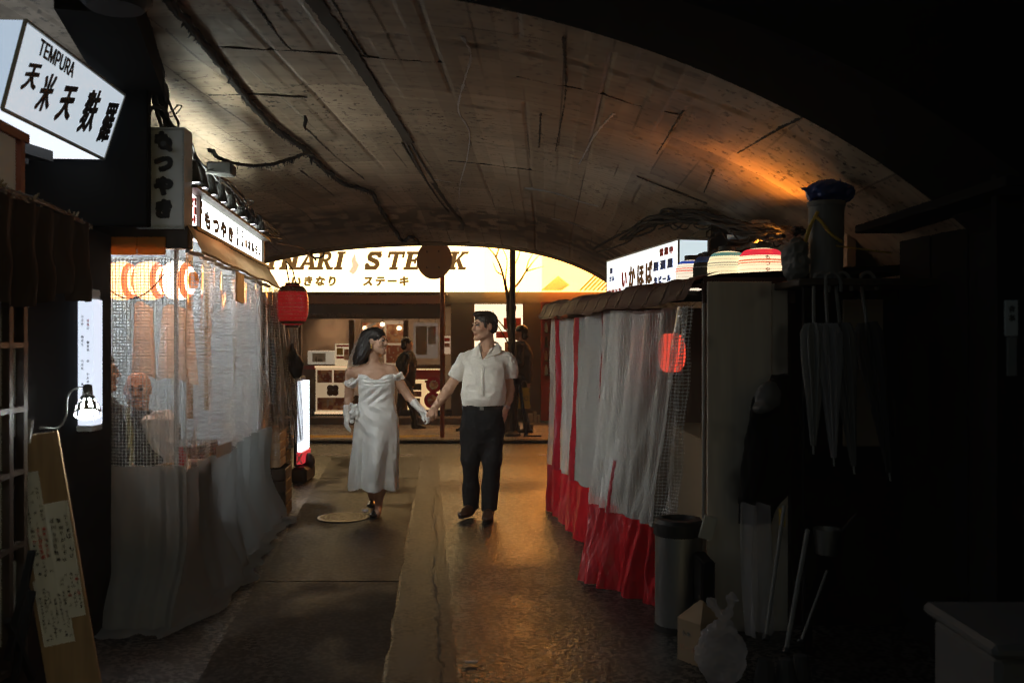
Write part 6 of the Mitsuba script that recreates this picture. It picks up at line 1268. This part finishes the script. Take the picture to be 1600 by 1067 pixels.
# shirt
S = SDF(lo, hi, .005); z_ = lambda py: M_(0, py)[2]; x_ = lambda px: (px - CX) * MY / F
SR = [(632, 754.5, .005, .182, .140), (622, 754.5, 0, .186, .150), (605, 756, 0, .182, .150), (585, 758, .005, .178, .138), (568, 760, .01, .185, .125), (558, 761, .02, .178, .105), (550, 762, .025, .135, .085), (543, 763, .03, .085, .07), (540, 763, .03, .07, .062)]
S.loft([(z_(a), x_(b), MY + c, d, e) for a, b, c, d, e in SR], .02)
def sfront(px, py, off=.004):
    "a point on the front of the shirt"
    q = np.array(SR[::-1]); cx, cy, rx, ry = [np.interp(py, q[:, 0], q[:, i]) for i in (1, 2, 3, 4)]
    u = min(.97, abs((px - cx) * MY / F / rx)); return M_(px, py, cy - ry * (1 - u ** 2.3) ** (1 / 2.3) - off)
S.cap(M_(735, 561, .02), M_(724, 565, .02), .062, .06, .04); S.cap(M_(788, 561, .02), M_(795, 566, .025), .062, .058, .04)
S.cap(M_(759, 533, -.03), M_(755, 553, -.065), .058, .036, .004, 's'); S.cap(M_(755, 553, -.065), M_(754.5, 561, -.095), .034, .012, .004, 's'); S.cap(M_(763, 540, .02), M_(758, 520, .0), .062, .085, .006, 's')
V, Fc = S.mesh(2)
ph = (V[:, 0] - x_(757)) ; V[:, 1] += np.where(V[:, 1] < MY, .010 * np.sin(V[:, 2] * 30 + ph * 22) * np.clip((z_(575) - V[:, 2]) / .2, 0, 1) * np.exp(-(ph / .16) ** 4), 0)
obj('shirt', wrinkle(wrinkle((V, Fc), .045, 6, 3, (1, 1, .55), True), .012, 22, 6), 'linen', man, smooth=True)
def sleeve(a, b, c, ra, rb, sd, squash=1.0):
    S = SDF(np.minimum(a, c) - .16, np.maximum(a, c) + .16, .005); S.chain([a, b, c], [ra, (ra + rb) / 2 + .004, rb], .02)
    d = unit(c - b); S.half(c - d * .012, d, np.minimum(a, c) - .16, np.maximum(a, c) + .16); S.cap(c - d * .03, c + d * .03, rb - .010, rb - .006, .0, 's')
    obj('sleeve', wrinkle(wrinkle(S.mesh(1), .03, 9, sd, (1, 1, .5), True), .010, 25, sd), 'linen', man, smooth=True)
sleeve(M_(792, 562, .02), M_(796, 575, .03), M_(797, 592, .045), .064, .062, 4)
sleeve(M_(726, 563, .02), M_(717, 577, .02), M_(709, 592, .02), .066, .062, 8)
def plate(poly, th=.006): 
    m = MB(); q = np.array(poly); n = unit(np.cross(q[1] - q[0], q[2] - q[0])); n = n if n[1] < 0 else -n; k = len(q)
    m.add(np.vstack([q + n * th, q]), [[0, i, i + 1] for i in range(1, k - 1)] + [[k, k + i + 1, k + i] for i in range(1, k - 1)] + [[i, (i + 1) % k, k + (i + 1) % k] for i in range(k)] + [[i, k + (i + 1) % k, k + i] for i in range(k)]); return m
obj('collar', plate([M_(748, 539, -.035), sfront(739, 546, .012), sfront(736.5, 555, .010), sfront(746, 558, .012), sfront(753.5, 560, .010), sfront(748.5, 549, .018)]), 'linen', man)
obj('collar', plate([M_(777, 536, .0), sfront(784, 544, .012), sfront(781, 552, .010), sfront(768, 557, .012), sfront(756, 560, .010), sfront(766, 548, .020)]), 'linen', man)
m = MB(); m.tube(spline([M_(748, 541, -.04), M_(750, 537, -.0), M_(763, 534, .075), M_(776, 536, .05), M_(778, 539, -.0)], 24), .010, 8); obj('collar_stand', m, 'linen', man, smooth=True)
pk = [sfront(x, y, .006) for x, y in ((755, 561), (754.5, 575), (753.5, 590), (753, 605), (753, 620), (753.5, 631))]
m = MB(); q = spline(pk, 30); m.gridpts(np.stack([q + [-.013, .008, 0], q + [-.012, -.001, 0], q + [.012, -.001, 0], q + [.013, .008, 0]], 1)[:, ::-1]); pkk = obj('placket', m, 'linen', man, smooth=True)
for t in (.1, .32, .54, .76, .95): i = int(t * 29); obj('button', MB().lathe([(0, .003), (.0045, .003), (.0045, -.002)], 12, q[i] + [0, -.004, 0], rotx(math.pi / 2)), 'offwhite', pkk)
# belt and trousers
S = SDF(lo, hi, .005)
S.loft([(z_(716), x_(753.5), MY, .06, .03), (z_(704), x_(753.5), MY, .125, .075), (z_(690), x_(754), MY, .165, .112), (z_(668), x_(754.5), MY, .184, .135), (z_(645), x_(754.5), MY, .180, .130), (z_(632), x_(754.5), MY, .170, .122), (z_(627), x_(754.5), MY, .150, .105)], .03)
S.chain([M_(737, 672, .01), M_(735.5, 717, -.01), M_(735.5, 760, .02), M_(736.5, 800, .03)], [.094, .077, .068, .066], .03)
S.chain([M_(771, 672, .01), M_(769.5, 717, -.03), M_(766, 760, -.03), M_(764.5, 800, -.06)], [.094, .08, .068, .066], .03)
S.half((0, 0, z_(794.5)), (0, 0, -1), lo - .1, np.array([hi[0], hi[1], z_(794)]))
obj('trousers', wrinkle(wrinkle(S.mesh(2), .022, 5, 11, (1, 1, .6), True), .009, 15, 12, (1, 1, .6), True), 'trousers', man, smooth=True)
m = MB(); a = np.linspace(0, 2 * np.pi, 49)[:-1]; rg = np.array([[[x_(754.5) + (.177 + o) * math.copysign(abs(math.cos(t)) ** .87, math.cos(t)), MY + (.128 + o) * math.copysign(abs(math.sin(t)) ** .87, math.sin(t)), z] for (o, z) in ((-.004, z_(639)), (.003, z_(639)), (.003, z_(632.5)), (-.004, z_(632.5)))] for t in a])
m.gridpts(rg, True); bl = obj('belt', m, 'blackleather', man, smooth=30); obj('buckle', MB().box((x_(753.5), MY - .134, z_(636)), (.035, .008, .034), None, .003), 'steel_dull', bl)
shoe(man, M_(738, 803.5, .06) * [1, 1, 0] + [.0, 0, .0], (-.32, -1, 0), 'leather', .29, .050, lift=.028)
shoe(man, M_(763.5, 809, -.02) * [1, 1, 0] + [0, 0, .004], (-.02, -1, 0), 'leather', .29, .050, lift=.004)
wt = obj('watch', MB().lathe([(.0315, -.006), (.0335, -.006), (.0335, .006), (.0315, .006)], 24, wr + unit(el - wr) * .012, np.stack([unit(np.cross([0, 1, 0], unit(el - wr))), np.cross(unit(el - wr), unit(np.cross([0, 1, 0], unit(el - wr)))), unit(el - wr)], 1), sq=(1.05, .95)), 'steel', man, smooth=30)
obj('watch_face', MB().lathe([(0, .006), (.015, .006), (.017, 0)], 18, wr + unit(el - wr) * .012 + [.015, -.027, 0], rotz(.5) @ rotx(math.pi / 2)), 'steel', wt, smooth=30)

# ---- the woman
WY = 8.3
woman = thing('person', 'woman in a pale satin dress, veil and white gloves, her head turned aside', 'person')
W_ = lambda px, py, d=0.0: P(px, py, WY + d)
lo, hi = W_(525, 815, 0) * [1, 0, 1] + [0, WY - .36, -.02], W_(680, 500, 0) * [1, 0, 1] + [0, WY + .32, .05]
S = SDF(lo, hi, .0045)
hc = W_(588.5, 533, -.01); p, R = head_sdf(S, hc, -1.22, .95, False, .03)
S.cap(W_(583, 578, .02), W_(584, 545, .01), .047, .046, .02)
for a, b in (((583, 573), (549, 583)), ((583, 573), (611, 579))): S.cap(W_(*a, .02), W_(*b, .02), .042, .047, .035)
wx = lambda px: (px - CX) * WY / F; wz = lambda py: W_(0, py)[2]
S.loft([(wz(650), wx(588), WY + .01, .15, .105), (wz(628), wx(588.5), WY + .01, .135, .09), (wz(603), wx(588), WY, .146, .098), (wz(590), wx(586), WY, .147, .092), (wz(578), wx(583), WY + .015, .135, .072), (wz(570), wx(583), WY + .02, .09, .055)], .03)
for q in (576, 600): S.ell(W_(q, 603, -.048), (.052, .040, .048), None, .03)
S.cap(W_(566, 577, -.035), W_(581, 580.5, -.055), .008, .007, .02); S.cap(W_(599, 577, -.035), W_(586, 580.5, -.055), .008, .007, .02)          # collar bones
# her right arm (left in the picture)
a1, a2, a3 = W_(548, 583, .02), W_(545, 622, .05), W_(541.5, 648, -.03)
S.chain([a1, a2], [.049, .038], .02); S.chain([a2, (a2 + a3) / 2, a3], [.037, .032, .023], .012)
# her left arm to the clasped hands
b1, b2, b3 = W_(612, 579, .02), W_(638, 619, .03), W_(660, 642, -.07)
S.chain([b1, b2], [.049, .038], .02); S.chain([b2, (b2 + b3) / 2, b3], [.037, .031, .024], .012)
# legs
S.chain([W_(575, 690, .05), W_(577, 735, .06), W_(583, 772, .15), W_(585, 788, .17)], [.07, .05, .042, .028], .02)
S.chain([W_(597, 690, .0), W_(597, 735, -.07), W_(593, 768, -.02), W_(591, 793, .02)], [.075, .052, .046, .029], .02)
S.chain([W_(591, 793, .02), W_(590, 801, -.10)], [.03, .024], .015); S.cap(W_(590.5, 800, -.06), W_(588.5, 805, -.13), .026, .022, .015)
S.chain([W_(585, 788, .17), W_(584, 797, .10)], [.028, .022], .015)
obj('body', S.mesh(2), 'skin_woman', woman, smooth=True)
face_parts(woman, p, R, .95, False)
# hair: close over the head, full and long behind
S = SDF(hc - [.30, .26, .30], hc + [.2, .26, .2], .0045)
E_ = lambda a, r, k=.012, op='u': S.ell(p(*a), np.array(r) * .95, R, k, op)
E_((0, -.022, .042), (.0825, .104, .085)); E_((0, -.075, -.01), (.075, .07, .09), .03)
S.chain([W_(574, 528, .02), W_(567, 546, .0), W_(560, 560, -.01), W_(554, 568, -.01)], [.068, .058, .042, .016], .03); S.chain([W_(579, 540, .07), W_(571, 558, .07), W_(565, 572, .075)], [.066, .056, .026], .03); S.chain([W_(575, 541, -.05), W_(565, 556, -.045), W_(558, 567, -.04)], [.04, .038, .016], .03)
E_((0, .115, -.03), (.076, .078, .10), .012, 's'); E_((0, .07, -.09), (.12, .085, .06), .012, 's')
for sx in (-1, 1): E_((sx * .082, -.008, -.010), (.024, .022, .034), .006, 's')
V, Fc = S.mesh(2); Vs = V * 1.0; Vs[:, 0] -= (V[:, 2] - 1.5) * .55; Hs = wrinkle(wrinkle((Vs, Fc), .014, 34, 4, (1, 1, .10), True), .005, 110, 7, (1, 1, .12))[0]; Hs[:, 0] += (V[:, 2] - 1.5) * .55; obj('hair', (Hs, Fc), 'hair', woman, smooth=True)
rr = np.random.RandomState(5); m = MB()
for i in range(46):
    j = rr.randint(len(Hs)); a = Hs[j]
    if a[2] > hc[2] + .06: continue
    b = a + [-.02 - .03 * rr.rand(), rr.randn() * .012, -.05 - .05 * rr.rand()]; m.tube(spline([a, (a + b) / 2 + rr.randn(3) * .006, b], 8), np.linspace(.0016, .0006, 8), 5)
obj('loose_strands', m, 'hair', woman, kind='stuff')
er = obj('earring', MB().sphere(p(-.081, -.008, -.040), (.008, .008, .012)), 'gold', woman, smooth=True); obj('earring_drop', MB().sphere(p(-.083, -.008, -.060), (.0055, .0055, .010)), 'gold', er, smooth=True)
# veil
vl = spline([W_(582, 506.5, .0), W_(573, 511, .02), W_(564, 524, .03), W_(555, 543, .03), W_(548, 562, .04), W_(547, 585, .08), W_(550, 620, .12)], 40); g = []
for i, c in enumerate(vl):
    t = i / 39; w = .02 + .07 * min(1, t * 2.5); g.append([c + np.array([-.012 + .012 * math.sin(4 * u * 3 + 5 * t) * t + (.04 * u if t < .5 else .09 * u), w * (u * 2 - 1) * .9 + .04, .012 * math.sin(3 * u)]) for u in np.linspace(0, 1, 12)])
m = MB(); m.gridpts(np.array(g)); obj('veil', m, 'veil', woman, smooth=True)
# dress
rows = np.array([[581, 560, 616, .088], [588, 559.5, 616.8, .112], [597, 559.3, 617.2, .128], [606, 560, 617, .125], [618, 561, 616.2, .112], [628, 560.5, 616.5, .110], [640, 557.5, 619.5, .122], [654, 554.5, 622, .138], [675, 552.5, 621.5, .145], [700, 550.5, 620.5, .155], [725, 548.5, 620, .17], [745, 547, 620.5, .18], [762, 546, 621.5, .185]])
TH = np.linspace(0, 2 * np.pi, 321)[:-1]; PYS = np.concatenate([np.linspace(584, 640, 70), np.linspace(641, 762, 130)]); g = []
for py in PYS:
    xl, xr, ry = [np.interp(py, rows[:, 0], rows[:, i]) for i in (1, 2, 3)]; t = (py - 584) / 178
    cx, rx = (wx(xl) + wx(xr)) / 2, (wx(xr) - wx(xl)) / 2; row = []
    for th in TH:
        c, s = math.cos(th), math.sin(th); front = max(0.0, -s)
        X = cx + rx * math.copysign(abs(c) ** .9, c); Y = WY + ry * math.copysign(abs(s) ** .9, s)
        u = (X - cx) / rx; sk = sst(640, 740, py); bd = 1 - sst(618, 640, py); f = 0.0
        # bodice: cowl folds and diagonal drapes to the knot at her right hip; skirt: long soft folds
        f += bd * front * (.007 * math.sin(1.15 * (py - 590) + 5 * u * u) * math.exp(-((py - 594) / 7.0) ** 2) + .0055 * math.sin(.42 * (py + 21 * u) + .7 * math.sin(3 * u)) * sst(598, 612, py))
        f += (1 - bd) * front * (1 - sk * .8) * .006 * math.sin(.30 * (py - 26 * u * (1 - .2 * u)) + 1.1 * math.sin(4 * u))
        f += sk * (.028 * math.sin(6.5 * th + 1.2 + .9 * math.sin(2 * th) + .012 * (py - 690)) + .010 * math.sin(13 * th + 2 * math.sin(3 * th) - .02 * (py - 700))) + .012 * n2(u * 2.6 + .01 * py, py * .03, 101) * (.4 + sk)
        # the leading thigh and knee press the cloth forward, the cloth trails behind
        f += front * .05 * math.exp(-((u - .25) / .34) ** 2) * math.exp(-((py - 712) / 34) ** 2)
        z = wz(py) - sk * .012 * math.sin(6.5 * th + 2.0) * t
        if py < 592:
            dip = .050 * math.exp(-((u - .05) / .42) ** 2) * front; z -= dip * (1 - (py - 584) / 8 * .9)
        row.append([X + c * f * .8, Y + s * f - .03 * sk * (u - .2), z])
    g.append(row)
g = np.array(g)
inn = g[::-1][:1].copy(); ctr = inn.mean(1, keepdims=True); inn = ctr + (inn - ctr) * [.985, .985, 1] + [0, 0, .004]; top_in = g[:1].copy(); c0 = top_in.mean(1, keepdims=True); top_in = c0 + (top_in - c0) * [.96, .94, 1] - [0, 0, .012]
inside = np.array([ctr[0] + (g[k] - ctr[0] * [1, 1, 0] - [0, 0, 0]) * [.985, .985, 1] + 0 * ctr[0] for k in (-1, -20, -40)]) if False else None
G = np.concatenate([top_in, g, inn], 0); m = MB(); m.gridpts(G.transpose(1, 0, 2), True); V, Fc = m.out()
obj('dress', wrinkle((V, Fc[:, ::-1]), .010, 14, 9, (1, 1, .6), True), 'satin', woman, smooth=True)
def band(pts, r0, w, sd):
    "draped off-shoulder band round the arm"
    g = []; c, ax = np.array(pts[0]), unit(pts[1]); x = unit(np.cross(ax, [0, 1, 0])); y = np.cross(ax, x)
    for i in range(41):
        a = i / 40 * 2 * np.pi; rr = r0 * (1 + .04 * math.sin(5 * a)); o = c + (x * math.cos(a) + y * math.sin(a)) * rr; ww = w * (1 + .2 * math.sin(a + sd)); g.append([o - ax * ww * (q - .5) + (x * math.cos(a) + y * math.sin(a)) * (.005 * math.sin(q * 9.4 + 2 * a) - .012 * (2 * q - 1) ** 2) for q in np.linspace(0, 1, 9)])
    m = MB(); m.gridpts(np.array(g)); return m
obj('shoulder_band', band([W_(548.5, 597, .025), unit([-.30, 0, -1])], .056, .075, 0), 'satin', woman, smooth=True); obj('shoulder_band', band([W_(622, 590, .022), unit([.6, 0, -1])], .055, .062, 2), 'satin', woman, smooth=True)
def drape(a, b, w, sg):
    q = spline([a, (np.array(a) + b) / 2 + [0, -.02, -sg], b], 16); m = MB(); m.gridpts(np.stack([q + [0, .01, w / 2], q + [0, -.006, w / 4], q + [0, -.004, 0], q + [0, -.008, -w / 4], q + [0, .01, -w / 2]], 1)); return m
obj('strap', drape(W_(562, 589.5, -.075), W_(546, 602, -.03), .032, .010), 'satin', woman, smooth=True); obj('strap', drape(W_(614.5, 587, -.08), W_(625, 588, -.03), .04, .006), 'satin', woman, smooth=True)
# knot at the hip
S = SDF(W_(554, 645, -.08) - .16, W_(554, 645, -.08) + .16, .006); kc = W_(556.5, 637, -.06); S.ell(kc, (.026, .026, .03)); S.chain([kc, kc + [-.025, -.03, -.05], kc + [-.03, -.03, -.12]], [.016, .026, .010], .01); S.chain([kc, kc + [.02, -.03, -.06], kc + [.012, -.04, -.10]], [.014, .022, .008], .01); S.chain([kc, kc + [-.035, -.01, .03], kc + [-.03, -.02, -.03]], [.012, .014, .010], .01)
obj('hip_knot', wrinkle(S.mesh(1), .03, 30, 3, ridged=True), 'satin', woman, smooth=True)
# gloves
def glove(cuff, wrist, d, back, side, L, curl, sd, inner):
    S = SDF(np.minimum(cuff, wrist + unit(d) * .2) - .09, np.maximum(cuff, wrist + unit(d) * .2) + .09, .0032); S.chain([cuff, wrist], [.036, .028], .008); hand_sdf(S, wrist, d, back, side, L, curl=curl, r=.0088, thumb=.45)
    ax = unit(wrist - cuff); S.half(cuff, -ax, np.minimum(cuff, wrist) - .09, np.maximum(cuff, wrist) + .09); V, Fc = S.mesh(1); t = (V - cuff) @ ax; Ln = np.linalg.norm(wrist - cuff)
    rad = V - cuff - t[:, None] * ax; V = V + rad / (np.linalg.norm(rad, axis=1, keepdims=True) + 1e-9) * (.0028 * np.sin(t * 330 + 6 * rad[:, 0] * 40) * (t < Ln + .02))[:, None]
    return obj('glove', (V, Fc), 'glove', woman, smooth=True)
glove(W_(542.5, 634, .0), a3, W_(540.5, 676, -.10) - a3, unit([-.8, -.6, .1]), -1, .165, (.35, .4, .5, .6), 1, None)
glove(W_(645, 627, -.03), b3, W_(671, 655, -.10) - b3, unit([.2, .9, .5]), -1, .155, (.7, .75, .8, .85), 2, None)
# pumps
for (h, d, lf) in ((W_(590.5, 797, .05) * [1, 1, 0], (-.06, -1, 0), .004), (W_(584.5, 790, .19) * [1, 1, 0] + [0, 0, .035], (.0, -1, 0), .03)):
    d = unit(d); S = SDF(h - [.3, .36, .05], h + [.3, .3, .2], .0045); s_ = np.cross(d, [0, 0, 1.0]); R2 = np.stack([d, s_, [0, 0, 1]], 1)
    S.ell(h + d * .175 + [0, 0, .020 + lf], (.068, .036, .022), R2, .01); S.cap(h + d * .02 + [0, 0, .055 + lf], h + d * .16 + [0, 0, .020 + lf], .027, .030, .01); S.cap(h + d * .0 + [0, 0, .06 + lf], h + d * .0 + [0, 0, .006 + lf], .018, .007, .008)
    S.ell(h + d * .085 + [0, 0, .075 + lf], (.085, .024, .038), R2 , .006, 's'); obj('pump', S.mesh(1), 'blackleather', woman, smooth=True)

# ---- the passers-by beyond
pb1 = thing('person', 'passer-by in dark clothes walking behind the woman on the far pavement', 'person'); passerby(pb1, P(629, 675, 15.9)[0], 15.9, 1.53, .15, ('jacket', 'jacket'), .27, lean=.10, hair='hair_brown')
pb2 = thing('person', 'passer-by in a long dark coat behind the man\'s shoulder on the far pavement', 'person'); passerby(pb2, P(813, 690, 15.2)[0], 15.2, 1.72, math.pi - .1, ('jacket_brown', 'charcoal'), .10)
pb3 = thing('person', 'passer-by almost hidden behind the man, one shoe showing past his knee', 'person'); passerby(pb3, P(759, 676, 15.6)[0], 15.6, 1.52, math.pi, ('jacket', 'charcoal'), .38)
tb = thing('shopping_bag', 'pale yellow paper bag held beside the passer-by right of the man', 'bag'); c = P(819, 622, 14.75); Rb = rotz(.35)
m = MB(); hw, hh = .085, .16; m.add([c + Rb @ np.array(q) for q in ((-hw, -.04, -hh), (hw, -.04, -hh), (hw * .9, -.015, hh), (-hw * .9, -.015, hh), (-hw, .04, -hh), (hw, .04, -hh), (hw * .9, .015, hh), (-hw * .9, .015, hh))], [[0, 1, 2, 3], [4, 7, 6, 5], [0, 3, 7, 4], [1, 5, 6, 2], [0, 4, 5, 1]]); obj('body', m, 'yellow', tb)
obj('handle', MB().tube(spline([c + [-.05, -.02, hh], c + [-.03, -.02, hh + .09], c + [.03, -.02, hh + .09], c + [.05, -.02, hh]], 16), .005, 6), 'tan', tb); m = MB(); m.poly(Point(0, 0).buffer(.035).difference(Point(0, 0).buffer(.025)), .002, c + Rb @ np.array([.02, -.034, .0]), Rb @ np.array([1, 0, 0]), (0, 0, 1)); obj('print', m, 'brownlight', tb)
# ---------------------------------------------------------------- beams of five of the can spotlights on the left, turned along the alley (the lamps themselves stand in 05)
for i, y, aim, I in ((1, 5.52, (-.55, 8.3, 1.2), 3.2), (2, 5.78, (.75, 6.6, .75), 3.0), (3, 6.08, (-.55, 8.3, 1.2), 3.2), (4, 6.42, (.55, 7.6, .75), 3.0), (5, 6.8, (-.3, 8.3, 1.0), 1.6)):
    c = rowp(y, 2.34, .07)
    scene['light_can_%d' % i] = {'type': 'spot', 'to_world': T().look_at([float(v) for v in c], list(aim), [0, 0, 1]), 'intensity': {'type': 'rgb', 'value': [I * LAMP, I * 1.02 * LAMP, I * .94 * LAMP]}, 'cutoff_angle': 28.0, 'beam_width': 6.0}
if HAZE:
    scene['haze_air'] = {'type': 'homogeneous', 'albedo': {'type': 'rgb', 'value': [.95, .95, .95]}, 'sigma_t': {'type': 'rgb', 'value': [HAZE] * 3}}
    scene['haze'] = {'type': 'cube', 'to_world': T().translate([0, 10, 2.0]).scale([40, 22, 3.9]), 'bsdf': {'type': 'null'}, 'interior': {'type': 'ref', 'id': 'haze_air'}}
    scene['camera']['medium'] = {'type': 'ref', 'id': 'haze_air'}; tag('haze', 'thin warm haze filling the alley and street', None, None, 'stuff')
